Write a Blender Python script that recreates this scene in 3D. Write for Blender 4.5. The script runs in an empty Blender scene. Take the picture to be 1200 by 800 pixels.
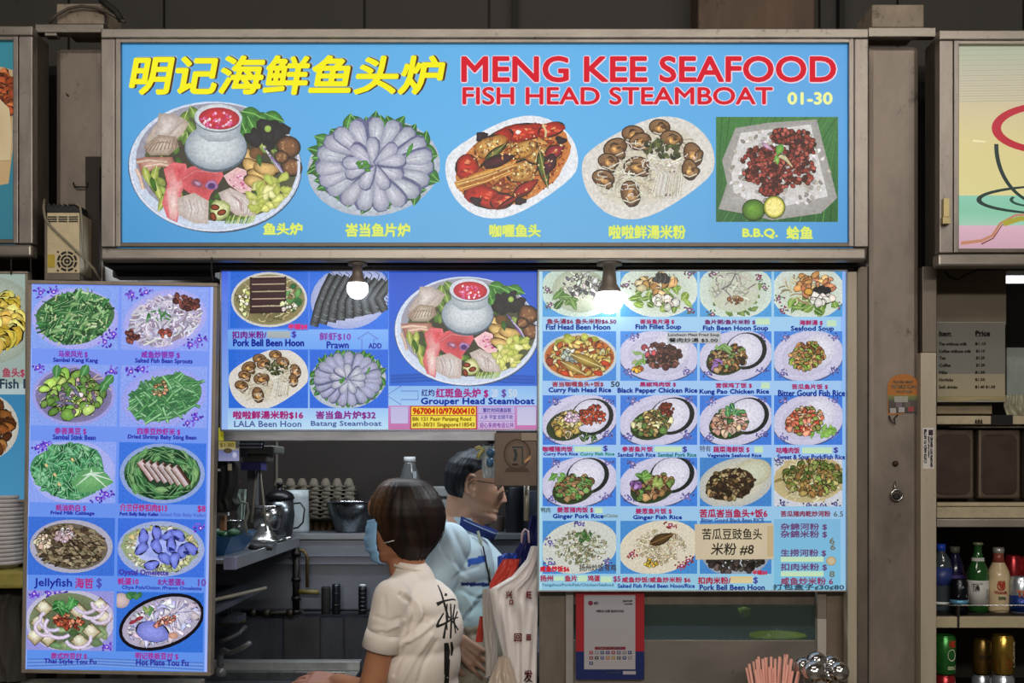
import bpy, math, random
from mathutils import Vector, Matrix, noise
import numpy as np

# ---------------------------------------------------------------- camera
SC = bpy.context.scene
COL = SC.collection
F = 1300.0; CX = 600.0; HY = 550.0; CAMZ = 1.55
cam_d = bpy.data.cameras.new('camera'); cam = bpy.data.objects.new('camera', cam_d); COL.objects.link(cam)
cam_d.sensor_width = 36; cam_d.lens = 36 * F / 1200; cam_d.shift_y = (HY - 400) / 1200
cam.location = (0, 0, CAMZ); cam.rotation_euler = (math.pi / 2, 0, 0); cam_d.clip_start = .05
SC.camera = cam
# ---------------------------------------------------------------- world, hall and stall lamps, added fill lamps
w = bpy.data.worlds.new('hall_air'); SC.world = w; w.use_nodes = True
bg = w.node_tree.nodes['Background']; bg.inputs[0].default_value = (1.0, .86, .70, 1); bg.inputs[1].default_value = .09
def area(name, loc, tgt, sx, sy, power, col):
    d = bpy.data.lights.new(name, 'AREA'); d.shape = 'RECTANGLE'; d.size = sx; d.size_y = sy; d.energy = power; d.color = col
    o = bpy.data.objects.new(name, d); COL.objects.link(o); o.location = loc
    o.rotation_euler = (Vector(tgt) - Vector(loc)).to_track_quat('-Z', 'Y').to_euler()
    return o
area('hall_or_fill_lamp', (-1.6, -.4, 3.5), (-.6, 3, 1.6), 1.2, .15, 18, (1, .92, .83))
area('hall_or_fill_lamp', (1.9, .2, 3.5), (.8, 3, 1.6), 1.2, .15, 18, (1, .92, .83))
area('hall_or_fill_lamp', (.3, 1.6, 3.75), (.3, 2.6, 2.6), 1.6, .15, 9, (1, .91, .81))
area('hall_or_fill_lamp', (.2, -2.4, 3.1), (-.3, 3.4, 1.3), 3.2, .2, 112, (1, .93, .85))  # added fill lamp, out of view, brightens the man through the hatch
area('stall_or_fill_lamp', (.55, 3.5, 2.2), (.1, 3.6, 1.3), .6, .1, 9, (.9, .95, 1))  # added fill lamp, lights the man's face from the right
area('stall_or_fill_lamp', (-.55, 3.75, 2.28), (-.55, 3.75, 0), 1.2, .1, 13, (.84, .92, 1))
vs = SC.view_settings
vs.view_transform = 'Standard'; vs.look = 'None'; vs.gamma = 1; vs.use_curve_mapping = False; vs.exposure = 0
SC.display_settings.display_device = 'sRGB'

# ---------------------------------------------------------------- helpers
def P(px, py, Y): return Vector(((px - CX) * Y / F, Y, CAMZ - (py - HY) * Y / F))
def lin(c):
    if isinstance(c, str):
        c = c.lstrip('#'); c = c if len(c) == 6 else ''.join(q * 2 for q in c); c = [int(c[i:i + 2], 16) / 255 for i in (0, 2, 4)]
    return tuple((v / 12.92 if v <= .04045 else ((v + .055) / 1.055) ** 2.4) for v in c[:3])
def tag(o, label=None, cat=None, group=None, kind=None):
    if label: o['label'] = label
    if cat: o['category'] = cat
    if group: o['group'] = group
    if kind: o['kind'] = kind
    return o
def empty(name, loc, label=None, cat=None, group=None, kind=None, parent=None):
    o = bpy.data.objects.new(name, None); COL.objects.link(o); o.location = loc; o.empty_display_size = .05
    if parent: o.parent = parent
    return tag(o, label, cat, group, kind)
def wloc(o):
    v = Vector((0, 0, 0))
    while o: v += o.location; o = o.parent
    return v
def copy_tree(o, parent=None):
    c = o.copy(); COL.objects.link(c); c.parent = parent
    for ch in list(o.children): copy_tree(ch, c)
    return c
def new_obj(name, me, mat=None, parent=None):
    o = bpy.data.objects.new(name, me); COL.objects.link(o)
    if mat: me.materials.append(mat)
    if parent:
        o.parent = parent; o.location = -wloc(parent)      # geometry is written in world metres
    return o
class MB:
    """collects shapes in world metres and links them as one mesh"""
    def __init__(s): s.v = []; s.f = []; s.sm = []
    def add(s, v, f, smooth=False):
        n = len(s.v); s.v += [tuple(p) for p in v]; s.f += [tuple(i + n for i in q) for q in f]; s.sm += [smooth] * len(f)
        return s
    def box(s, x0, x1, y0, y1, z0, z1):
        if x0 > x1: x0, x1 = x1, x0
        if z0 > z1: z0, z1 = z1, z0
        v = [(x, y, z) for x in (x0, x1) for y in (y0, y1) for z in (z0, z1)]
        return s.add(v, [(0, 1, 3, 2), (4, 6, 7, 5), (0, 4, 5, 1), (2, 3, 7, 6), (0, 2, 6, 4), (1, 5, 7, 3)])
    def pbox(s, px0, py0, px1, py1, Y0, Y1):
        a = P(px0, py0, Y0); b = P(px1, py1, Y0)
        return s.box(a.x, b.x, Y0, Y1, a.z, b.z)
    def prism(s, pts, y0, y1):
        n = len(pts); v = [(x, y0, z) for x, z in pts] + [(x, y1, z) for x, z in pts]
        return s.add(v, [tuple(range(n)), tuple(range(2 * n - 1, n - 1, -1))] + [(i, i + n, (i + 1) % n + n, (i + 1) % n) for i in range(n)])
    def tube(s, pts, r, n=10, cap=True):
        pts = [Vector(p) for p in pts]; m = len(pts); rr = r if isinstance(r, (list, tuple)) else [r] * m
        v = []; f = []; up = None
        for i, p in enumerate(pts):
            d = (pts[min(i + 1, m - 1)] - pts[max(i - 1, 0)]).normalized()
            if up is None: up = d.orthogonal().normalized()
            up = (up - d * up.dot(d)).normalized(); sd = d.cross(up)
            for k in range(n):
                a = 2 * math.pi * k / n; v.append(p + (up * math.cos(a) + sd * math.sin(a)) * rr[i])
        for i in range(m - 1):
            for k in range(n):
                a = i * n + k; b = i * n + (k + 1) % n; f.append((a, b, b + n, a + n))
        if cap: f += [tuple(range(n - 1, -1, -1)), tuple(range((m - 1) * n, m * n))]
        return s.add(v, f, True)
    def lathe(s, c, prof, n=24, axis=None, sy=1):
        """prof: (radius, height) pairs, turned about the vertical through c (or about axis)"""
        c = Vector(c); q = Vector((0, 0, 1)).rotation_difference(Vector(axis)) if axis else None
        v = []; f = []
        for r, h in prof:
            for k in range(n):
                a = 2 * math.pi * k / n; p = Vector((r * math.cos(a), r * math.sin(a) * sy, h))
                if q: p = q @ p
                v.append(c + p)
        for i in range(len(prof) - 1):
            for k in range(n):
                a = i * n + k; b = i * n + (k + 1) % n; f.append((a, b, b + n, a + n))
        if prof[0][0] > 1e-5: f.append(tuple(range(n - 1, -1, -1)))
        if prof[-1][0] > 1e-5: f.append(tuple(range((len(prof) - 1) * n, len(prof) * n)))
        return s.add(v, f, True)
    def ell(s, c, r, n=16, m=10, rot=None):
        c = Vector(c); r = Vector((r, r, r)) if isinstance(r, (int, float)) else Vector(r)
        v = []; f = []
        for i in range(m + 1):
            t = math.pi * i / m
            for k in range(n):
                a = 2 * math.pi * k / n
                p = Vector((r.x * math.sin(t) * math.cos(a), r.y * math.sin(t) * math.sin(a), r.z * math.cos(t)))
                if rot: p = rot @ p
                v.append(c + p)
        for i in range(m):
            for k in range(n):
                a = i * n + k; b = i * n + (k + 1) % n; f.append((a, a + n, b + n, b))
        return s.add(v, f, True)
    def mesh(s, name):
        me = bpy.data.meshes.new(name); me.from_pydata(s.v, [], s.f)
        me.polygons.foreach_set('use_smooth', s.sm); me.update(); return me
    def build(s, name, mat, parent=None, bevel=0, seg=2, clean=False):
        me = s.mesh(name); o = new_obj(name, me, mat, parent)
        if bevel:
            b = o.modifiers.new('bevel', 'BEVEL'); b.width = bevel; b.segments = seg; b.limit_method = 'ANGLE'; b.angle_limit = .6
        return o
def struct(o): return tag(o, kind='structure')

# ---------------------------------------------------------------- materials
MATS = {}
def nodes(name):
    m = bpy.data.materials.new(name); m.use_nodes = True
    nt = m.node_tree; return m, nt, nt.nodes['Principled BSDF'], nt.nodes.new, nt.links.new
def coords(nt, N, L, scale=(1, 1, 1)):
    g = N('ShaderNodeNewGeometry'); mp = N('ShaderNodeMapping'); mp.inputs['Scale'].default_value = scale
    L(g.outputs['Position'], mp.inputs['Vector']); return mp.outputs['Vector']
def mat(name, col, rough=.5, metal=0, var=.12, scale=30, stretch=(1, 1, 1), spots=0, spotcol='#1c1712', bump=0, spec=.5, alpha=1, trans=0, emit=None, es=0, sss=0, bscale=None, ior=1.45):
    if name in MATS: return MATS[name]
    m, nt, b, N, L = nodes(name); MATS[name] = m
    c = lin(col); v = coords(nt, N, L, stretch)
    n = N('ShaderNodeTexNoise'); n.inputs['Scale'].default_value = scale; n.inputs['Detail'].default_value = 5; n.inputs['Roughness'].default_value = .65; L(v, n.inputs['Vector'])
    r = N('ShaderNodeValToRGB'); L(n.outputs['Fac'], r.inputs['Fac'])
    r.color_ramp.elements[0].position = .3; r.color_ramp.elements[1].position = .7
    r.color_ramp.elements[0].color = (*[x * (1 - var) for x in c], 1); r.color_ramp.elements[1].color = (*[min(1, x * (1 + var)) for x in c], 1)
    out = r.outputs['Color']
    if spots:
        n2 = N('ShaderNodeTexNoise'); n2.inputs['Scale'].default_value = scale * 1.7; n2.inputs['Detail'].default_value = 6; n2.inputs['Roughness'].default_value = .75
        g2 = coords(nt, N, L, (1, 1, .8)); L(g2, n2.inputs['Vector'])
        r2 = N('ShaderNodeValToRGB'); r2.color_ramp.elements[0].position = .66 - spots * .12; r2.color_ramp.elements[1].position = .76; L(n2.outputs['Fac'], r2.inputs['Fac'])
        mx = N('ShaderNodeMix'); mx.data_type = 'RGBA'; L(r2.outputs['Color'], mx.inputs['Factor']); L(out, mx.inputs[6]); mx.inputs[7].default_value = (*lin(spotcol), 1); out = mx.outputs[2]
    L(out, b.inputs['Base Color'])
    b.inputs['Metallic'].default_value = metal
    if metal > .3 or spots:
        mr = N('ShaderNodeMapRange'); mr.inputs[3].default_value = max(.05, rough - .13); mr.inputs[4].default_value = min(1, rough + .13); L(n.outputs['Fac'], mr.inputs[0]); L(mr.outputs[0], b.inputs['Roughness'])
    else: b.inputs['Roughness'].default_value = rough
    b.inputs['Specular IOR Level'].default_value = spec; b.inputs['IOR'].default_value = ior
    if alpha < 1: b.inputs['Alpha'].default_value = alpha
    if trans: b.inputs['Transmission Weight'].default_value = trans
    if sss: b.inputs['Subsurface Weight'].default_value = sss; b.inputs['Subsurface Radius'].default_value = (.01, .004, .002)
    if emit: b.inputs['Emission Color'].default_value = (*lin(emit), 1); b.inputs['Emission Strength'].default_value = es
    if bump:
        nb = N('ShaderNodeTexNoise'); nb.inputs['Scale'].default_value = bscale or scale * 2; nb.inputs['Detail'].default_value = 4; L(v, nb.inputs['Vector'])
        bp = N('ShaderNodeBump'); bp.inputs['Strength'].default_value = bump; bp.inputs['Distance'].default_value = .003; L(nb.outputs['Fac'], bp.inputs['Height']); L(bp.outputs['Normal'], b.inputs['Normal'])
    return m
def print_mat(name, es, grain, rough=.35, base=.35, scale=330):
    """backlit or plain print: colour attribute x fine print grain"""
    m, nt, b, N, L = nodes(name); MATS[name] = m
    a = N('ShaderNodeVertexColor'); a.layer_name = 'Col'; v = coords(nt, N, L)
    n = N('ShaderNodeTexNoise'); n.inputs['Scale'].default_value = scale; n.inputs['Detail'].default_value = 3; n.inputs['Roughness'].default_value = .7; L(v, n.inputs['Vector'])
    mr = N('ShaderNodeMapRange'); mr.inputs[1].default_value = .3; mr.inputs[2].default_value = .7; mr.inputs[3].default_value = 1 - grain; mr.inputs[4].default_value = 1 + grain; L(n.outputs['Fac'], mr.inputs[0])
    vm = N('ShaderNodeVectorMath'); vm.operation = 'SCALE'; L(a.outputs['Color'], vm.inputs[0]); L(mr.outputs[0], vm.inputs['Scale'])
    v2 = N('ShaderNodeVectorMath'); v2.operation = 'SCALE'; L(vm.outputs[0], v2.inputs[0]); v2.inputs['Scale'].default_value = base
    L(v2.outputs[0], b.inputs['Base Color']); b.inputs['Roughness'].default_value = rough; b.inputs['Specular IOR Level'].default_value = .25
    if es: L(vm.outputs[0], b.inputs['Emission Color']); b.inputs['Emission Strength'].default_value = es
    if grain > .1: m.cycles.emission_sampling = 'NONE'
    return m
STEEL = mat('worn_steel', '#87807a', .42, .75, .24, 26, (1, 1, .35), .35)
STEEL_H = mat('worn_steel_rail', '#8a847c', .4, .75, .16, 26, (.3, 1, 1), .4)
STEEL_D = mat('dull_steel', '#6d655b', .5, .6, .2, 18, (1, 1, .3), .3, bump=.1)
PILLAR = mat('pillar_sheet', '#7a7067', .45, .5, .3, 7, (1, 1, .5), .45, bump=.15)
DARK = mat('dark_gap', '#171411', .8)
BACKB = mat('background_board', '#35322f', .8, 0, .18, 3, (1, 1, .3), .2)
BEIGE = mat('beige_rail', '#a89e8c', .5, .1, .08, 40, (1, 1, .1), .15)
CONC = mat('stained_concrete', '#8d8172', .85, 0, .25, 22, (1, 1, .6), .9, '#2c1f16', bump=.4)
INW = mat('stall_inner_wall', '#2f2925', .7, .1, .15, 6)
INSTEEL = mat('inner_steel', '#7c818c', .42, .6, .14, 14, (.3, 1, 1), .15)
INSTEEL_D = mat('inner_steel_dark', '#565b66', .45, .5, .3, 6, (1.4, 1, .3), .2)
CHROME = mat('chrome', '#d8d8d8', .08, 1, .03)
BRUSH = mat('brushed_steel', '#b4b4b2', .25, 1, .1, 30, (.2, .2, 2))
BLACKP = mat('black_plastic', '#141416', .35)
BLACKR = mat('black_rubber', '#1a1917', .7)
WHITEP = mat('white_plastic', '#d4d6d6', .4, 0, .05)
CABLE = mat('grey_cable', '#857d6c', .5, 0, .15)
SIGNP = print_mat('backlit_sign_base', .88, .02, base=.15)
SIGNF = print_mat('backlit_sign_picture', .88, .2, base=.15, scale=120)
MENUP = print_mat('backlit_menu_base', .84, .03, base=.25)
MENUF = print_mat('backlit_menu_picture', .84, .2, base=.25, scale=200)
PAPER = print_mat('plain_print', 0, .04, .55, .8)
PAPERF = print_mat('plain_print_picture', 0, .3, .55, .8)
PAPERL = print_mat('glowing_paper', .45, .04, .55, .7); PAPERL.cycles.emission_sampling = 'AUTO'
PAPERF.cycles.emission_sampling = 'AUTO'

# ---------------------------------------------------------------- printing: thin inked shapes on a panel, drawn back to front
R = random.Random(7)
class Ink:
    """a print on a plane facing -Y. Coordinates are picture pixels on that plane at depth Y; tilt turns them about a point."""
    def __init__(s, Y, clip=None, seed=1, tilt=0, piv=(0, 0), eps=3e-5, lift=.0002):
        s.lift = lift; s.Y = Y; s.v = []; s.f = []; s.c = []; s.boxes = []; s.clip = clip; s.r = random.Random(seed); s.eps = eps; s.tilt = tilt; s.piv = piv
    def jit(s, c, j=.12):
        c = lin(c) if isinstance(c, str) else c
        k = 1 + s.r.uniform(-j, j); return tuple(max(0, x * k * (1 + s.r.uniform(-j, j) * .4)) for x in c)
    def raw(s, pts, faces, cols):
        if s.clip:
            x0, y0, x1, y1 = s.clip; pts = [(min(max(x, x0), x1), min(max(y, y0), y1)) for x, y in pts]
        xs = [p[0] for p in pts]; ys = [p[1] for p in pts]; bx = (min(xs), min(ys), max(xs), max(ys)); l = 0
        for q in s.boxes:
            if q[4] >= l and q[0] < bx[2] and q[2] > bx[0] and q[1] < bx[3] and q[3] > bx[1]: l = q[4] + 1
        s.boxes.append((*bx, l)); n = len(s.v); d = s.Y - s.lift - l * s.eps
        ct, st = math.cos(s.tilt), math.sin(s.tilt)
        for x, y in pts:
            dx, dy = x - s.piv[0], y - s.piv[1]; x, y = s.piv[0] + dx * ct - dy * st, s.piv[1] + dx * st + dy * ct
            s.v.append(((x - CX) * s.Y / F, d, CAMZ - (y - HY) * s.Y / F))
        s.f += [tuple(i + n for i in q) for q in faces]; s.c += cols
    def poly(s, pts, col, edge=None, j=0):
        c = s.jit(col, j); e = s.jit(edge, j) if edge else c; n = len(pts)
        mx = sum(p[0] for p in pts) / n; my = sum(p[1] for p in pts) / n
        s.raw([(mx, my)] + list(pts), [(0, i + 1, (i + 1) % n + 1) for i in range(n)], [c] + [e] * n)
    def rect(s, x0, y0, x1, y1, col, col2=None):
        c = lin(col); e = lin(col2) if col2 else c
        s.raw([(x0, y0), (x1, y0), (x1, y1), (x0, y1)], [(0, 1, 2, 3)], [c, c, e, e])
    def ell(s, x, y, rx, ry, a=0, col='#fff', edge=None, n=16, j=.08, wob=0, dark=0, hi=.25):
        """disc with a lit middle; dark>0 draws an outline of that many px first"""
        if dark: s.ell(x, y, rx + dark, ry + dark, a, '#1d1a14' if not isinstance(dark, tuple) else dark, n=n, j=0, wob=0, hi=0)
        c = s.jit(col, j); e = s.jit(edge, j) if edge else tuple(v * .72 for v in c)
        ca, sa = math.cos(a), math.sin(a); pts = [(x - rx * .12 * hi * 4, y - ry * .12 * hi * 4)]; ph = s.r.random() * 6
        for ring, q in ((1, .6), (2, 1)):
            for k in range(n):
                t = 2 * math.pi * k / n; g = q * (1 + wob * math.sin(3 * t + ph) * .5 + wob * s.r.uniform(-.5, .5) * (ring == 2))
                u, v = rx * g * math.cos(t), ry * g * math.sin(t); pts.append((x + u * ca - v * sa, y + u * sa + v * ca))
        fs = [(0, k + 1, (k + 1) % n + 1) for k in range(n)] + [(k + 1, k + 1 + n, (k + 1) % n + 1 + n, (k + 1) % n + 1) for k in range(n)]
        s.raw(pts, fs, [tuple(min(1, v * (1 + hi)) for v in c)] + [c] * n + [e] * n)
    def line(s, pts, w0, col, edge=None, w1=None, j=.1):
        c = s.jit(col, j); e = s.jit(edge, j) if edge else tuple(v * .6 for v in c); m = len(pts); w1 = w0 if w1 is None else w1; V = []; C = []; Fs = []
        for i, (x, y) in enumerate(pts):
            a = pts[max(i - 1, 0)]; b = pts[min(i + 1, m - 1)]; dx, dy = b[0] - a[0], b[1] - a[1]; l = math.hypot(dx, dy) or 1
            nx, ny = -dy / l, dx / l; q = (w0 + (w1 - w0) * i / (m - 1)) / 2; V += [(x + nx * q, y + ny * q), (x, y), (x - nx * q, y - ny * q)]; C += [e, c, e]
            if i: k = i * 3; Fs += [(k - 3, k - 2, k + 1, k), (k - 2, k - 1, k + 2, k + 1)]
        s.raw(V, Fs, C)
    def leaf(s, x, y, l, w, a, col, edge=None, vein=None, j=.12):
        ca, sa = math.cos(a), math.sin(a); up = []; n = 7
        prof = [(i / n * l - l / 2, math.sin(math.pi * (i / n) ** .8) * w / 2) for i in range(n + 1)]
        ptsu = [(x + u * ca - v * sa, y + u * sa + v * ca) for u, v in prof]; ptsd = [(x + u * ca + v * sa, y + u * sa - v * ca) for u, v in prof[::-1]]
        s.poly(ptsu + ptsd[1:-1], col, edge or tuple(v * .55 for v in (lin(col) if isinstance(col, str) else col)), j)
        if vein: s.line([ptsu[0], (x, y), ptsu[-1]], max(.5, w * .09), vein, j=.05)
    def rp(s, x, y, rx, ry, a=0, bias=.5):
        t = s.r.random() * 2 * math.pi; q = s.r.random() ** bias; u, v = rx * q * math.cos(t), ry * q * math.sin(t)
        return x + u * math.cos(a) - v * math.sin(a), y + u * math.sin(a) + v * math.cos(a)
    def heap(s, x, y, rx, ry, a, n, cols, size, asp=(.5, 1), dark=.5, wob=.25, hi=.35):
        q = [s.rp(x, y, rx, ry, a) for _ in range(int(n * 2))]; q.sort(key=lambda p: p[1])
        for px, py in q:
            z = size * s.r.uniform(.5, 1.15); s.ell(px, py, z, z * s.r.uniform(*asp), s.r.uniform(0, 3.1), s.r.choice(cols), n=8, j=.25, wob=wob, dark=dark, hi=hi)
    def noodles(s, x, y, rx, ry, a, n, cols, w=1.1, ln=12, curl=.8):
        for _ in range(n):
            px, py = s.rp(x, y, rx * .85, ry * .85, a); d = s.r.uniform(0, 6.3); k = s.r.uniform(-curl, curl); pts = [(px, py)]
            for i in range(4):
                d += k; px += math.cos(d) * ln / 4; py += math.sin(d) * ln / 4 * .8
                u, v = (px - x), (py - y); uu = u * math.cos(a) + v * math.sin(a); vv = -u * math.sin(a) + v * math.cos(a); g = math.hypot(uu / rx, vv / ry)
                if g > 1: px = x + u / g; py = y + v / g
                pts.append((px, py))
            s.line(pts, w, s.r.choice(cols), j=.2)
    def leaves(s, x, y, rx, ry, a, n, cols, l, w, vein=None):
        q = [s.rp(x, y, rx, ry, a) for _ in range(n)]; q.sort(key=lambda p: p[1])
        for px, py in q: s.leaf(px, py, l * s.r.uniform(.7, 1.3), w * s.r.uniform(.7, 1.3), s.r.uniform(0, 6.3), s.r.choice(cols), vein=vein, j=.25)
    def build(s, name, mt, parent, label=None):
        me = bpy.data.meshes.new(name); me.from_pydata(s.v, [], s.f)
        at = me.color_attributes.new('Col', 'FLOAT_COLOR', 'POINT'); at.data.foreach_set('color', np.array([(*c, 1) for c in s.c], dtype=np.float32).ravel())
        o = new_obj(name, me, mt, parent)
        if label: o['label'] = label
        return o
_tc = {}
def text_mesh(body, res):
    k = (body, res)
    if k not in _tc:
        c = bpy.data.curves.new('t', 'FONT'); c.body = body; c.size = 1; c.resolution_u = res
        o = bpy.data.objects.new('t', c); COL.objects.link(o); bpy.context.view_layer.update()
        m = bpy.data.meshes.new_from_object(o.evaluated_get(bpy.context.evaluated_depsgraph_get()))
        _tc[k] = ([(v.co.x, v.co.y) for v in m.vertices], [tuple(p.vertices) for p in m.polygons])
        bpy.data.objects.remove(o); bpy.data.curves.remove(c); bpy.data.meshes.remove(m)
    return _tc[k]
def text(parent, Y, body, box, col, mt, bold=.6, shear=0, under=None, udx=0, udy=0, ub=1.2, tilt=0, piv=(0, 0), res=2, name='lettering', rot90=False, lift=.0012, label=None):
    """lettering fitted to the picture box on the plane at Y; bold repeats the glyphs a fraction of a pixel apart"""
    vs_, fs = text_mesh(body, res); x0, y0, x1, y1 = box
    ax = min(p[0] for p in vs_); bx = max(p[0] for p in vs_); ay = min(p[1] for p in vs_); by = max(p[1] for p in vs_)
    I = Ink(Y - lift, tilt=tilt, piv=piv); I.eps = 0
    def put(c, dx, dy, d):
        I.Y = Y - lift - d; sh = shear * (y1 - y0); pts = []
        for u, v in vs_:
            u = (u - ax) / (bx - ax); v = (v - ay) / (by - ay)
            if rot90: pts.append((x1 - v * (x1 - x0) + dx, y0 + u * (y1 - y0) + dy)) if rot90 == 1 else pts.append((x0 + v * (x1 - x0) + dx, y1 - u * (y1 - y0) + dy))
            else: pts.append((x0 + u * (x1 - x0 - sh) + v * sh + dx, y1 - v * (y1 - y0) + dy))
        I.raw(pts, fs, [lin(c)] * len(pts))
    ring = lambda r, n: [(math.cos(6.2832 * k / n) * r, math.sin(6.2832 * k / n) * r) for k in range(n)]
    if under:
        for c, dx, dy, r, k in (under if isinstance(under, list) else [(under, udx, udy, ub, 0)]):
            for ex, ey in ring(r, 8): put(c, dx + ex, dy + ey, .0002 * k)
    put(col, 0, 0, .001)
    if bold:
        for ex, ey in ring(bold, 8 if bold > .9 else 4): put(col, ex, ey, .001)
    return I.build(name, mt, parent, label)
# ---------------------------------------------------------------- pictures of dishes (flat print)
def steamboat(I, cx, cy, s, tint=0):
    T = lambda x, y: (cx + (x - 252) * s, cy + (y - 192) * s)
    def E(x, y, rx, ry, a=0, col='#fff', edge=None, **k):
        X, Y = T(x, y); I.ell(X, Y, rx * s, ry * s, a, col, edge, **k)
    def Pg(pts, col, edge=None, j=.05): I.poly([T(*p) for p in pts], col, edge, j)
    Ln = lambda pts, w, col, edge=None, w1=None: I.line([T(*p) for p in pts], w * s, col, edge, None if w1 is None else w1 * s)
    E(252, 259, 38, 11, 0, '#6d8fbe', '#4468a0', hi=0, n=24); E(252, 257, 36, 9, 0, '#9db6d6', '#6b8fc2', hi=.2, n=24)
    E(252, 196, 102, 77, .04, '#44566c', '#44566c', n=48, hi=0, j=0); E(252, 195, 101, 76, .04, '#b8c6dd', '#cdd9ec', n=48, hi=0, j=0)
    E(254, 190, 95, 69, .04, '#8d8f9e', '#9a98a8', n=40, hi=0, j=0); E(258, 196, 90, 63, .04, '#3c3a2c', '#555a3e', n=40, hi=0, j=0)
    for k in range(46):                                             # leafy bed
        t = I.r.uniform(0, 6.28); q = I.r.uniform(.55, .92); I.leaf(*T(257 + 88 * q * math.cos(t), 196 + 60 * q * math.sin(t)), 15 * s, 8 * s, t + 1.2, I.r.choice(['#5c8a38', '#86a84a', '#a9bf62', '#3f6b2a']), j=.2)
    for x, y in ((216, 140), (224, 150), (215, 158), (228, 134), (220, 166)): I.leaf(*T(x, y), 22 * s, 12 * s, I.r.uniform(.8, 2), '#8fb050', '#476a26', '#c9dc8a')
    for x, y, a in ((296, 133, .2), (310, 140, .5), (296, 148, 1.1), (322, 138, .4), (288, 158, 1.6), (283, 142, 1.2)): I.leaf(*T(x, y), 26 * s, 15 * s, a, '#4f9c3c', '#235c1e', '#8bc968')
    for k in range(12): E(*I.r.choice([(302, 152), (312, 148), (322, 158), (306, 163), (318, 166), (298, 162), (330, 152), (314, 156)]), 12, 8, I.r.uniform(0, 3), '#1b1c22', '#0b0b0e', wob=.4, hi=.5)
    E(314, 151, 4, 4, 0, '#9dbb55')
    for x, y, r in ((338, 172, 14), (342, 196, 12), (330, 184, 8)):   # mushrooms
        E(x, y, r, r * .85, .3, '#7c5436', '#3a2415', dark=1, wob=.12, hi=.3)
        for k in range(6): E(x + I.r.uniform(-.5, .5) * r, y + I.r.uniform(-.4, .4) * r, 2.6, 1.7, I.r.uniform(0, 3), '#a67c52', '#5b3a20', wob=.3)
    Pg([(170, 166), (180, 150), (191, 138), (212, 137), (222, 144), (214, 158), (199, 168), (184, 176)], '#d9cfc9', '#b3a396')          # pale fish fillets
    Pg([(186, 133), (204, 133), (216, 142), (206, 152), (189, 168), (178, 166), (184, 150)], '#e6ddd8', '#a89c95')
    Pg([(168, 172), (186, 158), (206, 160), (210, 172), (198, 182), (176, 182)], '#dccfc0', '#96836f')
    for k in range(9): Ln([(170 + k * 4.5, 178 - k * .5), (176 + k * 4, 170 - k), (184 + k * 3.5, 164 + k)], 1.2, '#8d6a5c', w1=.6)
    Pg([(160, 186), (172, 184), (202, 184), (206, 194), (186, 196), (166, 206)], '#d9b8a6', '#9a5f50')
    for pts in ([(160, 190), (176, 188), (196, 190)], [(160, 198), (165, 210), (168, 222)], [(170, 195), (188, 192), (204, 196)]): Ln(pts, 4, '#e4d0bc', '#b88072')
    for x, y in ((172, 206), (180, 216), (186, 226), (190, 238), (181, 206)): I.leaf(*T(x, y), 24 * s, 9 * s, 1.5 + I.r.uniform(-.5, .5), '#c9d068', '#7c9338', '#eef0b0')
    E(180, 216, 3, 9, -.3, '#3c6a20', '#2a4a18')
    Pg([(192, 198), (203, 190), (218, 192), (222, 206), (213, 226), (210, 246), (208, 262), (197, 258), (190, 238), (196, 216)], '#e8b0ae', '#cf5f66')   # pink fillet
    Pg([(195, 222), (206, 216), (210, 240), (207, 258), (199, 256)], '#f0dcd6', '#e29c9c'); Pg([(200, 192), (218, 192), (219, 206), (208, 214)], '#d0424a', '#e2767a')
    Pg([(212, 208), (222, 196), (240, 192), (258, 194), (262, 206), (256, 216), (247, 228), (243, 240), (230, 232), (216, 222)], '#b1383e', '#d86068')   # red head
    Ln([(214, 210), (230, 200), (256, 203)], 4, '#d4777b', '#a93640'); E(231, 215, 8, 4.5, .4, '#8c4a66', '#a8505c', wob=.2); E(232, 215, 4, 2, .4, '#b98cae', wob=.3); E(248, 217, 7.5, 6, 0, '#b890b8', '#8d4f86', wob=.15); E(248, 218, 5, 4, 0, '#4c2a66', '#7c549c')
    Pg([(262, 206), (278, 196), (290, 200), (297, 214), (294, 226), (282, 226), (268, 216)], '#dd9cae', '#ecc4c4')          # pink diced slab
    for k in range(34): E(*(lambda q: q)(I.rp(281, 212, 12, 9, .4)), 1.5, 1.1, 0, I.r.choice(['#c24f86', '#e6aac8', '#b9437a', '#f2d0dc']), hi=.2, n=6)
    Pg([(208, 232), (228, 226), (245, 236), (244, 262), (228, 262), (209, 252)], '#ddd6d4', '#bfaea4'); Pg([(256, 226), (270, 220), (292, 230), (306, 244), (298, 256), (276, 252), (262, 240)], '#eae4e0', '#b9a8a0')
    for k in range(16): a = I.r.random(); Ln([(262 + 30 * a, 224 + 14 * a), (272 + 28 * a, 232 + 16 * a), (276 + 20 * a, 244 + 10 * a)], 1, I.r.choice(['#f6f2ee', '#c9b8b2', '#b59a94']), w1=.4)
    for k in range(14): a = I.r.random(); Ln([(212 + 26 * a, 234), (216 + 24 * a, 246), (214 + 22 * a, 258)], 1, I.r.choice(['#f2eeee', '#b8a7a2', '#cfc4c0']), w1=.4)
    E(258, 246, 12, 12, 0, '#d8d7a0', '#7f8f44', wob=.15); [E(x, y, 5, 3, a, '#8a3c1e', '#53200c', dark=.6) for x, y, a in ((252, 243, .1), (260, 249, -.3), (250, 254, 1.2))]
    for k in range(14): Ln([(268 + k * 2.4, 252 + (k % 3)), (264 + k * 2.4, 262)], 1.6, I.r.choice(['#a9c860', '#6f9a3c', '#cfe08c']))
    for x, y, a in ((290, 184, .8), (296, 196, .6), (304, 206, .3), (312, 198, .2), (300, 214, .4)): E(x, y, 15, 7.5, a, '#d2b06c', '#8f6a2e', dark=.7, wob=.15, hi=.35)          # fried bean skin
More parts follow.
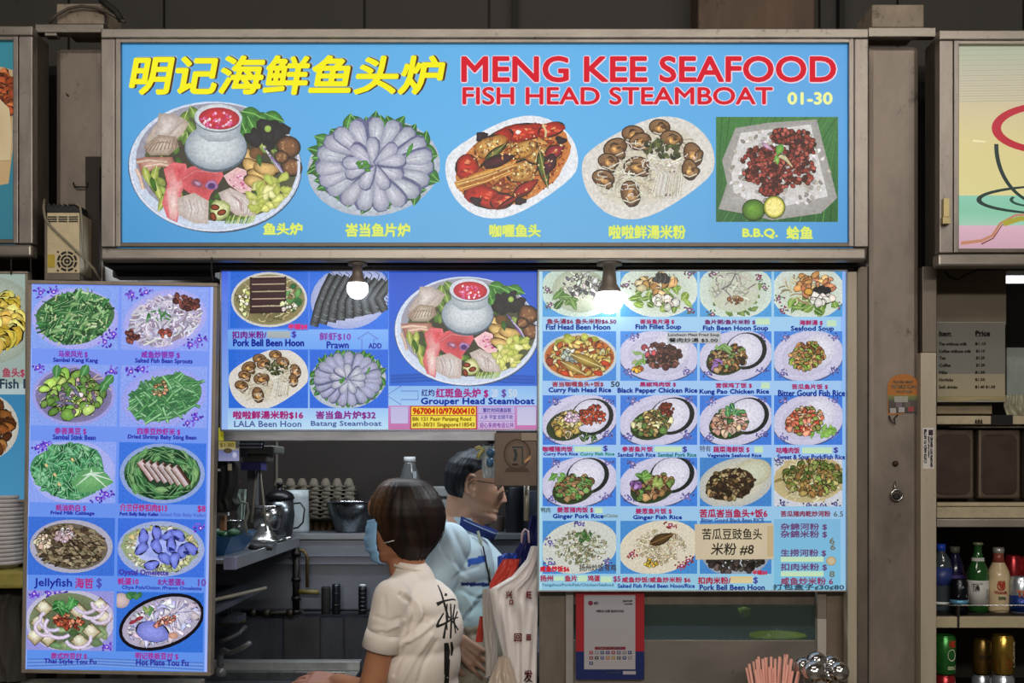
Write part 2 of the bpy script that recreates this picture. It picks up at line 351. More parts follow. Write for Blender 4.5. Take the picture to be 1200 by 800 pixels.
    E(300, 180, 8, 7, 0, '#6e4a26'); I.leaf(*T(304, 188), 16 * s, 7 * s, 1.4, '#3f7a34', '#234f1c')
    for k in range(9): Ln([(309 + k, 172 + k * 1.4), (318 + k * 1.2, 186 + k), (326 + k, 198 + k)], 1.8, I.r.choice(['#6c4c9c', '#d9cfe4', '#8a66b4', '#eae4ee']), w1=.9)
    for k in range(30): x, y = I.rp(315, 226, 26, 16, -.6); E(x, y, 8, 4.5, I.r.uniform(0, 3), I.r.choice(['#d8d87c', '#e8e6a4', '#b9c25c', '#c9c870']), '#96a044', wob=.3, hi=.25)
    # chimney
    E(253, 174, 37, 28, 0, '#5f6f7c', '#4c5a68', hi=0, n=32); E(253, 172, 36, 27, 0, '#c4ccd2', '#8b99a6', hi=.18, n=32, j=0)
    Pg([(229, 140), (283, 140), (281, 160), (268, 166), (244, 166), (232, 158)], '#c9d0d4', '#95a3ae')
    E(256, 139, 28.5, 16.5, .04, '#7e8b98', hi=0, n=32); E(256, 138, 28, 16, .04, '#dfe5ea', '#c4ced8', hi=0, n=32); E(257, 139, 24, 13, .04, '#c72d34', '#a31f34', hi=.1, n=28)
    for k in range(46):
        x, y = I.rp(254, 141, 19, 9.5); E(x, y, 2.2, 1.8, I.r.uniform(0, 3), I.r.choice(['#f0b9d4', '#e0669c', '#d94a8c', '#fbe6ee', '#c02a5c']), n=4, hi=.1)
    Ln([(252 + 98.5 * math.cos(t), 196 + 74 * math.sin(t)) for t in np.linspace(-.1, 3.25, 40)], 3.4, '#e3eaf4', '#b9c7dc')

def batang(I, cx, cy, s, tint='#d6d9e2'):
    T = lambda x, y: (cx + x * s, cy + y * s)
    I.ell(*T(-1, 3), 78 * s, 57 * s, -.12, '#c9d4e4', n=32, hi=0, j=0)
    for k in range(44):
        t = k / 44 * 6.283; q = I.r.uniform(.78, .96); I.leaf(*T(76 * q * math.cos(t), 55 * q * math.sin(t) - 2), 22 * s, 13 * s, t + I.r.uniform(-1, 1), I.r.choice(['#3f8c3a', '#5caa48', '#2f7430']), '#245a22', '#88c870')
    def petal(t, q, l, wd, c, e):
        x, y = 74 * q * math.cos(t), 53 * q * math.sin(t); a = math.atan2(y, x); ca, sa = math.cos(a), math.sin(a); X, Y = T(x, y)
        for dk, cc, ee in ((1.1, '#5f6488', '#5f6488'), (0, c, e)):
            pr = [(-l / 2, wd * .12), (-l * .25, wd * .3), (l * .1, wd * .5), (l * .36, wd * .46), (l / 2, wd * .2), (l * .5, -wd * .2), (l * .36, -wd * .46), (l * .1, -wd * .45), (-l * .25, -wd * .28), (-l / 2, -wd * .12)]
            wv = I.r.uniform(-.12, .12) * wd
            I.poly([(X + ((u * s + dk * s * (1 if u > 0 else -1)) * ca - ((v + wv) * s + dk * s * (1 if v > 0 else -1) * .8) * sa), Y + ((u * s + dk * s * (1 if u > 0 else -1)) * sa + ((v + wv) * s + dk * s * (1 if v > 0 else -1) * .8) * ca)) for u, v in pr], cc, ee, .06)
        I.line([(X - l * .4 * s * ca, Y - l * .4 * s * sa), (X, Y), (X + l * .35 * s * ca, Y + l * .35 * s * sa)], 1.1 * s, '#a7abc6', '#b8bccf')
    n = 19
    for k in range(n): petal(k / n * 6.283 + .1, .66, 39, 19, tint, '#8f93aa')
    for k in range(9): petal(k / 9 * 6.283 + .5, .28, 32, 15, '#d6d8e2', '#9599b0')
    for k in range(7): I.leaf(*T(-12 + I.r.uniform(-6, 6), 3 + I.r.uniform(-5, 5)), 9 * s, 5 * s, I.r.uniform(0, 6), '#5aa23c', '#2d6a24')
    I.leaf(*T(41, -16), 20 * s, 5 * s, 2, '#62a84c', '#2f7430')

OCT = [(-78, 2), (-70, -20), (-2, -57), (38, -58), (68, -36), (77, -8), (70, 14), (4, 58), (-38, 60), (-68, 36)]
for _ in range(2): OCT = [q for i in range(len(OCT)) for q in ((OCT[i][0] * .75 + OCT[(i + 1) % len(OCT)][0] * .25, OCT[i][1] * .75 + OCT[(i + 1) % len(OCT)][1] * .25), (OCT[i][0] * .25 + OCT[(i + 1) % len(OCT)][0] * .75, OCT[i][1] * .25 + OCT[(i + 1) % len(OCT)][1] * .75))]
def octplate(I, cx, cy, s, col='#e4e8ee', inner='#cfd4dc'):
    I.poly([(cx + x * s * 1.03, cy + y * s * 1.03) for x, y in OCT], col, col); I.poly([(cx + x * s * .92, cy + y * s * .92) for x, y in OCT], inner, col)
def curry(I, cx, cy, s=1):
    octplate(I, cx, cy, s); T = lambda x, y: (cx + (x - 600) * s, cy + (y - 195) * s)
    a = -.42
    I.ell(*T(601, 193), 70 * s, 44 * s, a, '#b5622a', '#c97b3c', n=36, hi=0, wob=.05)
    for k in range(150):
        t = I.r.uniform(0, 6.28); q = I.r.uniform(.8, 1.02); u, v = 68 * q * math.cos(t), 43 * q * math.sin(t)
        I.ell(*T(601 + u * math.cos(a) - v * math.sin(a), 193 + u * math.sin(a) + v * math.cos(a)), 1.6 * s, 1.2 * s, 0, I.r.choice(['#d58b45', '#b05a22', '#e0a560', '#8a3c16']), n=5)
    I.heap(*T(601, 193), 58 * s, 34 * s, a, 110, ['#c98a44', '#d8a458', '#a84e20', '#e0b46c', '#b9642c', '#9c3c1a'], 6 * s, (.35, .8), .4)
    for x, y, l, h, t in ((612, 155, 30, 10, -.1), (585, 163, 18, 9, -.5), (547, 196, 13, 15, .3), (569, 232, 26, 12, .25), (588, 236, 14, 9, -.2), (646, 152, 16, 8, -.3)):
        I.ell(*T(x, y), l * s, h * s, t, '#b22a1c', '#7c1a10', n=14, wob=.2, dark=.8, hi=.4)
        for q in range(10): I.ell(*T(x + I.r.uniform(-.6, .6) * l, y + I.r.uniform(-.5, .5) * h), 3.5 * s, 1.6 * s, t, I.r.choice(['#de5a3c', '#8c1c10', '#e88a5c']), n=6, wob=.3)
    for x, y, rx, ry in ((612, 200, 20, 12), (575, 172, 20, 12), (631, 182, 15, 10), (613, 176, 18, 9)):
        I.ell(*T(x, y), rx * s, ry * s, a, '#c99a4c', '#93561e', wob=.2, dark=.7); I.heap(*T(x, y), rx * .8 * s, ry * .7 * s, a, 16, ['#e6c682', '#b67c34', '#8c5a24', '#f0d69c'], 2.2 * s, dark=.2)
    I.leaf(*T(575, 181), 0.1, .1, 0, '#fff')
    for pts, w0 in (([(534, 218), (560, 206), (590, 196), (606, 194)], 9), ([(538, 222), (566, 213), (600, 203)], 7), ([(540, 213), (570, 202), (604, 190)], 5)): I.line([T(*p) for p in pts], w0 * s, '#e2a850', '#a8642a', w1=4 * s)
    for k in range(9): I.line([T(534 + k, 214 + k), T(570, 204 + k * 1.3), T(602, 192 + k)], .9 * s, I.r.choice(['#f6cf80', '#b5702c']))
    for x, y, l, w_, t, c, e in ((580, 180, 34, 8, -.72, '#7c8c3c', '#3c4a18'), (637, 199, 44, 11, 1.35, '#768a3a', '#36481a'), (584, 189, 42, 12, -.3, '#5c2430', '#2c1018'), (650, 178, 26, 14, -.5, '#b03040', '#701820'), (616, 221, 36, 12, -.6, '#c0302c', '#80180f'), (644, 193, 26, 12, 1.9, '#5a2436', '#301018'), (600, 235, 40, 4, -.5, '#9c2c20', '#5c140c')):
        I.leaf(*T(x, y), (l + 3) * s, (w_ + 3) * s, t, '#241008', '#241008'); I.leaf(*T(x, y), l * s, w_ * s, t, c, e, '#c0b070' if c[1] == '7' else None)
    for x, y, t in ((657, 165, .4), (610, 236, 0), (558, 236, .3), (564, 160, -.4)): I.ell(*T(x, y), 7 * s, 5 * s, t, '#2a1c22', '#120a0e', wob=.3, hi=.6)
    for k in range(110): x, y = I.rp(601, 193, 62, 38, a); I.ell(*T(x, y), I.r.uniform(.8, 2.4) * s, I.r.uniform(.6, 1.4) * s, I.r.uniform(0, 3), I.r.choice(['#d89048', '#e8b878', '#a04418', '#f0d0a0', '#7c2c10', '#c8742c']), n=6, wob=.4)
    I.ell(*T(607, 155), 3 * s, 2.6 * s, 0, '#f4ece0')
    I.line([T(636, 146), T(640, 154), T(639, 161)], 2.6 * s, '#ecd8a0')

def clam(I, x, y, r, a, s):
    I.ell(x, y, (r + 1) * s, (r * .72 + 1) * s, a, '#3c2414', n=16, hi=0); I.ell(x, y, r * s, r * .72 * s, a, '#7c5836', '#4c3018', n=16, hi=.2)
    for k in range(4): q = .9 - k * .16; t = [(x + r * s * q * math.cos(u) * math.cos(a) - r * .7 * s * q * math.sin(u) * math.sin(a), y + r * s * q * math.cos(u) * math.sin(a) + r * .7 * s * q * math.sin(u) * math.cos(a)) for u in np.linspace(2.6, 5.8, 7)]; I.line(t, .9 * s, '#b89468', '#6a4526')
    t = a + I.r.uniform(.5, 1.3); I.ell(x + 3 * s, y + 4 * s, r * .8 * s, r * .42 * s, t, '#8c6a48', '#3c2414', n=14, wob=.12, dark=.8 * s, hi=.3)
    I.ell(x + 1 * s, y + 1.5 * s, r * .62 * s, r * .4 * s, a, '#b88c58', '#5c3818', n=12, wob=.35, hi=.5); I.ell(x - 1 * s, y + 2 * s, r * .3 * s, r * .2 * s, t, '#d8a860', '#8c5c2c', n=8, wob=.4, hi=.5); I.ell(x + r * .3 * s, y, r * .22 * s, r * .16 * s, a, '#5c3c20', '#3c2414', n=8, wob=.4)
    I.line([(x - r * .6 * s, y + r * .5 * s), (x, y + r * .7 * s), (x + r * .7 * s, y + r * .4 * s)], 1.4 * s, '#e4dcc8')
def lala(I, cx, cy, s, dim=1):
    octplate(I, cx, cy, s, '#d9d5ce', '#cbc5b8'); T = lambda x, y: (cx + (x - 760) * s, cy + (y - 197) * s)
    I.ell(*T(758, 196), 64 * s, 42 * s, -.42, '#c8c0ac', '#d2ccbe', n=30, hi=0)
    I.noodles(*T(758, 198), 64 * s, 40 * s, -.42, 200, ['#d9d4c6', '#b8ae98', '#e6e2d6', '#a89c84', '#cdc6b6'], 1.1 * s, 16 * s, .5)
    for x, y, r, a in ((773, 150, 12, .1), (742, 158, 13, .1), (750, 167, 13, -.3), (787, 164, 13, .3), (721, 174, 14, -.4), (713, 190, 12, .2), (746, 196, 15, -.1), (707, 210, 13, .3), (739, 228, 15, 1.3), (812, 182, 14, 1.2), (808, 200, 12, 1.4), (785, 216, 15, 2.0)): clam(I, *T(x, y), r, a, s)
    for k in range(34): I.line([T(762 + k * .7, 192 + (k % 7)), T(770 + k * .9, 206), T(764 + k * 1.0, 226 + (k % 5) * 2)], 1.2 * s, I.r.choice(['#f2efe6', '#d6d0c0', '#e8e4d6', '#c4bca8']))
    for k in range(26): x, y = I.rp(758, 196, 58, 34, -.42); I.noodles(*T(x, y), 9 * s, 6 * s, 0, 3, ['#e6e2d6', '#cdc6b4', '#f2efe6'], 1.1 * s, 13 * s, .6)
    I.noodles(*T(780, 190), 20 * s, 12 * s, 0, 40, ['#eeeade', '#d0c9b6', '#faf8f2'], 1.4 * s, 14 * s, .7)
    for k in range(40): x, y = I.rp(774, 176, 24, 12, .2); I.leaf(*T(x, y), 8 * s, 4.5 * s, I.r.uniform(0, 6), I.r.choice(['#3c4424', '#525c30', '#2c3018', '#6c7440']), j=.2)

def bbq(I, x0, y0, x1, y1):
    I.rect(x0, y0, x1, y1, '#3d7a3a', '#2c6230')
    I.clip = (x0, y0, x1, y1)
    for k in range(30): I.line([(x0 + k * 9 - 100, y1), (x0 + k * 9 - 20, y0)], .9, I.r.choice(['#5a9a50', '#24542a', '#6fae5c']))
    I.clip = (x0, y0, x1, y1); X = lambda x, y: (x0 + (x - 839) * (x1 - x0) / 143, y0 + (y - 137) * (y1 - y0) / 123)
    I.poly([X(*p) for p in ((862, 150), (900, 144), (957, 140), (966, 175), (981, 232), (962, 250), (905, 258), (870, 250), (842, 245), (852, 215), (846, 188))], '#c6c2c0', '#9c9a96')
    I.poly([X(*p) for p in ((868, 156), (950, 146), (960, 190), (970, 230), (900, 246), (860, 226), (856, 196))], '#b0a8a2', '#d6d4d4')
    for k in range(150): x, y = I.rp(912, 198, 60, 50); I.ell(*X(x, y), 3.4, 2.2, I.r.uniform(0, 3), I.r.choice(['#dcdada', '#a8a29e', '#8c867e', '#f0f0f0', '#b9b2a4']), n=7, wob=.3)
    for k in range(800):
        q = I.r.choice([(900, 186, 32, 14), (926, 200, 28, 22), (893, 203, 22, 12), (940, 172, 14, 18), (903, 222, 12, 8), (918, 160, 14, 8)])
        x, y = I.rp(*q); I.ell(*X(x, y), 3, 2.3, I.r.uniform(0, 3), I.r.choice(['#7c2a20', '#9c3c2c', '#54160f', '#b4584a', '#3c0f0a', '#8c3226']), n=7, wob=.3, dark=.5)
    for k in range(9): I.line([X(906 + k, 190 - k), X(912 + k, 184), X(920 + k, 188 + k)], 1.3, '#d8d2a4')
    I.leaf(*X(913, 176), 15, 9, 2, '#8cc25a', '#4c8a30'); I.leaf(*X(899, 172), 17, 5, .6, '#d8b8cc', '#a878a0'); I.leaf(*X(910, 188), 12, 6, 1.4, '#a4cc6c', '#5c9a3c')
    I.ell(*X(883, 246), 13, 12, 0, '#5c8a2a', '#335a14', n=22, dark=.8, hi=.5); I.ell(*X(907, 243), 12.5, 13, 0, '#8c9c34', n=22, dark=.6, hi=0); I.ell(*X(907, 243), 11, 11.5, 0, '#e6dc7c', '#d0c450', n=20, hi=.1)
    for k in range(8): t = k * .785; I.poly([X(907, 243), X(907 + 9.5 * math.cos(t - .3), 243 + 10 * math.sin(t - .3)), X(907 + 9.5 * math.cos(t + .3), 243 + 10 * math.sin(t + .3))], '#efdf6a', '#f6eea4')

def florals(I, cell, cols=('#6a62a8', '#8c86c0', '#4a4488'), spots=((.12, .85), (.88, .12), (.87, .8), (.16, .12)), sz=.09):
    x0, y0, x1, y1 = cell; wd = x1 - x0; h = y1 - y0
    for u, v in spots:
        cx, cy = x0 + u * wd, y0 + v * h
        for k in range(13): x, y = I.rp(cx, cy, wd * sz, h * sz); I.ell(x, y, wd * .018, wd * .012, I.r.uniform(0, 3), I.r.choice(cols), n=6, wob=.4, hi=.1)
        I.ell(cx, cy, wd * .035, wd * .03, 0, cols[0], cols[1], n=8, wob=.4); I.ell(cx, cy, wd * .014, wd * .012, 0, '#d8c8e8', n=6)
def pc(cell, u, v): return cell[0] + u * (cell[2] - cell[0]), cell[1] + v * (cell[3] - cell[1])
GREENS = ['#3c7a44', '#57985a', '#7cb470', '#2a5a34', '#9cca88', '#488c50']
WHITEN = ['#f2eee8', '#d8d0d8', '#c8c0cc', '#e8e6f0', '#b8a8b0']
BROWN = ['#6c4428', '#8c5c34', '#4c2c18', '#a87848', '#b98a58', '#5c3a20']
def rice_plate(I, cell, food, n=60, size=4, bg='#3c78cc', black=True, pk='#d2cfe6', rice=(.64, .4), heap=(.38, .58), hr=(.26, .27), rot=-.3, fl=('#5a589c', '#807cb8', '#44407c'), noodle=None, crescent=True, asp=(.5, 1)):
    x0, y0, x1, y1 = cell; wd = x1 - x0; h = y1 - y0; I.rect(x0, y0, x1, y1, bg); I.clip = (x0, y0, x1, y1)
    X, Y = pc(cell, .5, .5)
    I.ell(X, Y + 1, wd * .53, h * .52, rot * .6, '#4a5c8c', hi=0, n=32, j=0); I.ell(X, Y, wd * .525, h * .51, rot * .6, pk, '#c2c0dc', n=32, hi=.03, j=0)
    florals(I, cell, fl)
    I.ell(X, Y, wd * .40, h * .39, rot, '#c9c6dc', '#bdbad4', n=28, hi=.05, j=0)
    rx, ry = pc(cell, *rice)
    if crescent: I.ell(rx + wd * .01, ry + h * .02, wd * .30, h * .37, rot, '#16201c', '#16201c', n=26, hi=0, j=0); I.ell(*pc(cell, heap[0], heap[1] + .03), wd * .3, h * .3, rot, '#22301c', '#30401f', n=22, hi=0)
    I.ell(rx - wd * .005, ry, wd * .25, h * .33, rot, '#d9d8e6', '#c9c8dc', n=24, hi=.06, j=0)
    for k in range(18): a, b = I.rp(rx, ry, wd * .2, h * .26); I.ell(a, b, 1.6, .8, I.r.uniform(0, 3), I.r.choice(['#e9e8f2', '#c6c6da']), n=5)
    hx, hy = pc(cell, *heap)
    if noodle: I.noodles(hx, hy, wd * hr[0], h * hr[1], rot, noodle[0], noodle[1], .9, 12, .8)
    I.heap(hx, hy, wd * hr[0], h * hr[1], rot, n, food, size, asp)
def plain_plate(I, cell, food, n, size, bg, pk, edge=None, plate=(.5, .5, .5, .48), rot=0, heap=(.5, .5, .38, .34), fl=None, noodle=None, asp=(.5, 1), dark=.5, spots=((.12, .85), (.88, .12), (.87, .8), (.16, .12))):
    x0, y0, x1, y1 = cell; wd = x1 - x0; h = y1 - y0; I.rect(x0, y0, x1, y1, bg); I.clip = (x0, y0, x1, y1)
    X, Y = pc(cell, plate[0], plate[1])
    if pk: I.ell(X, Y, wd * plate[2], h * plate[3], rot, pk, edge or pk, n=32, hi=.03, j=0)
    if fl: florals(I, cell, fl, spots)
    hx, hy = pc(cell, heap[0], heap[1])
    if noodle: I.noodles(hx, hy, wd * heap[2], h * heap[3], rot, *noodle)
    if n: I.heap(hx, hy, wd * heap[2], h * heap[3], rot, n, food, size, asp, dark)
PUR = ('#5c2cc8', '#8860e0', '#4020a0')

def kangkong(I, c):
    plain_plate(I, c, [], 0, 0, '#86a4f2', '#b8b4f0', '#a4a8ee', (.5, .52, .5, .49), fl=PUR, spots=((.1, .12), (.95, .75), (.25, .1), (.85, .88)))
    X, Y = pc(c, .5, .5); I.ell(X, Y, 46, 31, -.15, '#3c5c3c', '#4c7048', n=28, hi=0, wob=.05)
    for k in range(420): x, y = I.rp(X, Y, 43, 29, -.15); a = I.r.gauss(-.5, .8); l = I.r.uniform(6, 15); I.line([(x - l * math.cos(a) / 2, y - l * math.sin(a) / 2), (x, y + I.r.uniform(-2, 2)), (x + l * math.cos(a) / 2, y + l * math.sin(a) / 2)], I.r.uniform(1, 2.8), I.r.choice(GREENS + ['#a8cc90', '#c4d8a8', '#2c5034']), j=.2)
    for k in range(26): x, y = I.rp(X, Y, 34, 22); I.leaf(x, y, 13, 5, I.r.uniform(-1.4, .4), I.r.choice(['#2c6038', '#3f7d48', '#8cbc78']), vein='#b4d8a0')
def sprouts(I, c):
    plain_plate(I, c, [], 0, 0, '#8ca4f4', '#b4b0ee', '#a4a8ee', (.5, .52, .49, .47), rot=-.3, fl=PUR, spots=((.12, .12), (.9, .82), (.28, .08), (.8, .9)))
    X, Y = pc(c, .5, .52); I.ell(X, Y, 44, 27, -.35, '#76687c', '#98889c', n=24, hi=0)
    I.noodles(X, Y, 45, 29, -.35, 260, ['#e8e4f4', '#c8c0e0', '#f4f2fa', '#a89cb8', '#d8d0e8'], 2.1, 20, .45)
    I.heap(*pc(c, .75, .22), 15, 8, .3, 22, ['#6c3838', '#8c4c40', '#502828'], 3.4); I.heap(*pc(c, .13, .78), 8, 7, .6, 12, ['#6c3838', '#8c5048'], 3.2); I.heap(*pc(c, .5, .72), 8, 5, 0, 6, ['#8c4038', '#a85c50'], 3)
    I.leaves(*pc(c, .45, .48), 18, 8, 0, 14, ['#4c8c50', '#78b078'], 10, 2.4)
def stinkbean(I, c):
    plain_plate(I, c, [], 0, 0, '#88a4f2', '#a8a4e4', '#9a9ce4', (.5, .5, .48, .5), fl=PUR, spots=((.08, .06), (.93, .1)))
    X, Y = pc(c, .5, .5); I.ell(X, Y, 45, 32, 0, '#6c6488', '#8078a0', n=24, hi=0); I.noodles(X, Y, 44, 32, 0, 50, ['#c8b8a8', '#8c7c88', '#d8d0c8'], 1.3, 14, .7)
    I.heap(X, Y, 38, 26, 0, 40, ['#8cb454', '#a8cc64', '#74a04c', '#c0d880', '#648c48'], 7.5, (.55, .95), .8, .15)
    for q in ((.62, .1), (.85, .35), (.3, .12), (.9, .25)): I.leaf(*pc(c, *q), 17, 11, I.r.uniform(0, 3), '#5c9c60', '#38743c', '#98cc90')
    I.heap(X, Y, 32, 20, 0, 12, ['#c4a8a4', '#74606c', '#e0d4d8'], 3.2)
    for k in range(7): x, y = I.rp(X, Y, 26, 16); I.leaf(x, y, 14, 4, I.r.uniform(.2, 1.2), '#8c8ca8', '#4c4c68')
def beans(I, c):
    plain_plate(I, c, [], 0, 0, '#8ca4f4', '#a8acf0', '#98a0ec', (.5, .52, .49, .47), rot=-.2, fl=PUR, spots=((.12, .1), (.88, .85), (.25, .06), (.78, .92)))
    X, Y = pc(c, .52, .52); I.ell(X, Y, 44, 26, -.3, '#3c6c48', '#548c58', n=24, hi=0)
    for k in range(170): x, y = I.rp(X, Y, 39, 23, -.3); a = I.r.choice([-.6, -.8, .7, 1.1, -.3]) + I.r.uniform(-.3, .3); l = I.r.uniform(12, 26); I.line([(x - l * math.cos(a) / 2, y - l * math.sin(a) / 2 * .8), (x + I.r.uniform(-1, 1), y), (x + l * math.cos(a) / 2, y + l * math.sin(a) / 2 * .8)], 3.4, I.r.choice(['#6cb070', '#88c888', '#549858', '#9cd49c', '#448450']), '#28583a', j=.15)
    I.heap(*pc(c, .45, .36), 10, 9, 0, 14, ['#c49c74', '#a87c58', '#e0c4a0'], 2.4)
def cabbage(I, c):
    plain_plate(I, c, [], 0, 0, '#8ca4f4', '#a8b0f0', None, (.5, .5, .49, .52), fl=PUR, spots=((.1, .1), (.9, .85), (.2, .06), (.8, .93)))
    X, Y = pc(c, .45, .48); I.ell(X, Y, 43, 33, 0, '#3c7c54', '#4c9064', n=24, hi=0, wob=.1)
    for k in range(330): x, y = I.rp(X, Y, 41, 31); I.leaf(x, y, I.r.uniform(6, 13), I.r.uniform(3, 7), I.r.uniform(0, 6), I.r.choice(['#4ca468', '#6cc084', '#2c7c48', '#98dca8', '#5cb478', '#1f6038']), vein='#b8ecc4', j=.2)
    T = lambda u, v: pc(c, u, v); I.poly([T(.48, .68), T(.6, .5), T(.74, .4), T(.9, .52), T(.98, .66), T(.8, .8), T(.6, .84)], '#7cb878', '#5c9c64')
    for q in ((.55, .72), (.62, .56), (.72, .44), (.86, .5), (.96, .62), (.9, .74)): I.line([T(.72, .52), ((T(.72, .52)[0] + T(*q)[0]) / 2, (T(.72, .52)[1] + T(*q)[1]) / 2), T(*q)], 3, '#e0f0e4', '#a8d0b0', w1=.8)
    for q in ((.2, .4), (.3, .55), (.5, .3), (.35, .7)): I.ell(*T(*q), 2.5, 1.6, 1, '#d8c488')
def kailan(I, c):
    plain_plate(I, c, [], 0, 0, '#3c74e0', '#a8b4d8', '#88a0d8', (.5, .5, .49, .49)); X, Y = pc(c, .5, .5)
    I.ell(X, Y, 45, 31, 0, '#24402c', '#38583c', n=28, hi=0)
    for k in range(200):
        t = I.r.uniform(0, 6.28); q = I.r.uniform(.6, .95); I.leaf(X + 43 * q * math.cos(t), Y + 30 * q * math.sin(t), 17, 7, t + 1.5 + I.r.uniform(-.5, .5), I.r.choice(['#2c6038', '#4c8850', '#1c4428', '#6ca868', '#88b878']), vein='#98c890', j=.2)
    for k in range(6):
        x = X - 18 + k * 8; y = Y - 4 + k * 1.2; a = 1.0
        for dw, col, e in ((5.5, '#241814', '#241814'), (4.6, '#d8ccd0', '#8c6c60')): I.line([(x - 8, y - 10), (x, y), (x + 8, y + 11)], dw * 2, col, e)
        I.line([(x - 4, y - 11), (x + 4, y), (x + 11, y + 10)], 3, '#5c382c', '#2c1814')
def jellyfish(I, c):
    plain_plate(I, c, [], 0, 0, '#3c70d8', '#c0bcc8', '#a8a8c0', (.5, .5, .48, .46)); X, Y = pc(c, .5, .5)
    I.ell(X, Y, 43, 27, .1, '#54483c', '#74685c', n=28, hi=0)
    for k in range(300): x, y = I.rp(X, Y, 39, 24); I.ell(x, y, I.r.uniform(2.5, 7), I.r.uniform(1.2, 3), I.r.uniform(-.8, 1.2), I.r.choice(['#7c6c54', '#5c4c38', '#a8947c', '#948468', '#44382c', '#8c8468']), n=8, wob=.3, dark=.3)
    for k in range(16): x, y = I.rp(X, Y, 36, 20); a = I.r.uniform(-.6, .9); I.line([(x - 8 * math.cos(a), y - 8 * math.sin(a)), (x, y + 1), (x + 8 * math.cos(a), y + 8 * math.sin(a))], 1.1, '#2c1c18')
    I.heap(*pc(c, .42, .3), 9, 8, 0, 16, ['#e0ccd0', '#c4a8ac', '#f0e4e8'], 4); I.heap(*pc(c, .18, .42), 8, 7, 0, 12, ['#c8b090', '#e0d0b8'], 3.6)
def omelette(I, c):
    plain_plate(I, c, [], 0, 0, '#3c70e0', '#b4bcc8', '#98a8d8', (.5, .52, .5, .48), fl=PUR, spots=((.95, .15),)); X, Y = pc(c, .5, .52)
    I.ell(X, Y, 45, 27, .05, '#c0c49c', '#8c9c78', n=28, hi=0, wob=.1); I.heap(X, Y, 42, 25, 0, 80, ['#d0d0b4', '#b4b894', '#dcdccc', '#a8ac84', '#c8c88c'], 4.5, (.4, .8), .3)
    I.ell(X + 1, Y - 2, 32, 20, .1, '#9ca8ec', '#b4bcec', n=24, wob=.1)
    for u, v in ((.3, .32), (.45, .25), (.6, .28), (.28, .52), (.45, .48), (.62, .45), (.75, .55), (.55, .68), (.7, .28), (.4, .8), (.85, .5), (.66, .7)): I.ell(*pc(c, u, v), 9, 5.5, I.r.uniform(0, 3), '#7884dc', '#4c58b8', wob=.3, dark=.5, hi=.3)
    for u, v in ((.68, .33), (.8, .58), (.62, .52)): I.ell(*pc(c, u, v), 4, 2, .3, '#202870', wob=.4)
def toufu(I, c):
    plain_plate(I, c, [], 0, 0, '#9494dc', '#c0bcd8', None, (.5, .5, .52, .52), fl=PUR, spots=((.08, .06), (.93, .93), (.25, .05), (.4, .06))); X, Y = pc(c, .48, .52)
    I.ell(X, Y, 46, 34, 0, '#5c684c', '#7c8868', n=28, hi=0); I.leaves(X, Y + 16, 44, 16, 0, 26, ['#7c9c6c', '#a0b888', '#587848'], 16, 9)
    for u, v in ((.15, .55), (.25, .8), (.2, .3), (.62, .85), (.75, .68), (.9, .45), (.1, .78), (.6, .35), (.85, .25)):
        x, y = pc(c, u, v); I.ell(x, y, 11, 10, 0, '#c8c0a0', '#94805c', n=4, dark=.8, hi=.3); I.ell(x - 1, y - 2, 7, 6, .2, '#e0dcc8', '#c8c0a4', n=6, wob=.1)
    I.heap(*pc(c, .5, .52), 18, 8, .2, 26, ['#b45840', '#8c3c2c', '#d88c6c'], 3)
    for u, v, r, a in ((.3, .5, 15, 1.2), (.38, .6, 17, 1.0), (.22, .62, 12, 1.4), (.75, .3, 14, -.4), (.85, .4, 12, 0), (.68, .22, 13, .3), (.6, .78, 15, 0), (.85, .2, 10, .5)):
        x, y = pc(c, u, v); I.line([(x + r * math.cos(a + t), y + r * .8 * math.sin(a + t)) for t in np.linspace(-.2, 2.8, 8)], 4.4, '#ece4f4', '#b09cc4')
    I.leaves(*pc(c, .45, .25), 14, 9, 0, 12, ['#3c8c44', '#58a858', '#2c6c34'], 12, 8, '#90d090')
def hotplate(I, c):
    plain_plate(I, c, [], 0, 0, '#3470d8', None); I.ell(*pc(c, .05, .15), 10, 9, 0, '#c8b0b4'); I.leaves(*pc(c, .2, .06), 12, 4, 0, 6, ['#3c7c4c', '#5c9c5c'], 10, 6); X, Y = pc(c, .52, .5)
    I.ell(X, Y, 52, 31, -.35, '#181418', '#100c14', n=28, hi=0); I.ell(X, Y, 48, 27, -.35, '#c0b4c8', '#b0a8c0', n=28, hi=.1)
    I.heap(X, Y, 42, 22, -.35, 60, ['#dcd8ec', '#c0c0e8', '#d0c4d0', '#b4b4dc', '#ece8f4'], 6, (.3, .7), .25); I.ell(*pc(c, .42, .66), 20, 12, .2, '#8c90e0', '#7078c8', wob=.15, dark=.4)
    for k in range(26): a = -1.6 + k * .14; x, y = pc(c, .68, .35); I.line([(x + 5 * math.cos(a), y + 5 * math.sin(a)), (x + 12 * math.cos(a), y + 10 * math.sin(a)), (x + 19 * math.cos(a), y + 15 * math.sin(a))], 1, I.r.choice(['#e8e4f8', '#9c90c0']))
    I.heap(*pc(c, .56, .48), 13, 4, -.4, 16, ['#d89084', '#c46c5c', '#f0c0b0'], 2.8); [I.leaf(*pc(c, u, v), 12, 4.5, -.4, '#a83c48', '#702030') for u, v in ((.2, .5), (.27, .44))]
    I.leaves(*pc(c, .38, .32), 7, 4, 0, 6, ['#6c9c5c', '#a4b870'], 8, 4); I.ell(*pc(c, .66, .72), 6, 4, 0, '#c49884')

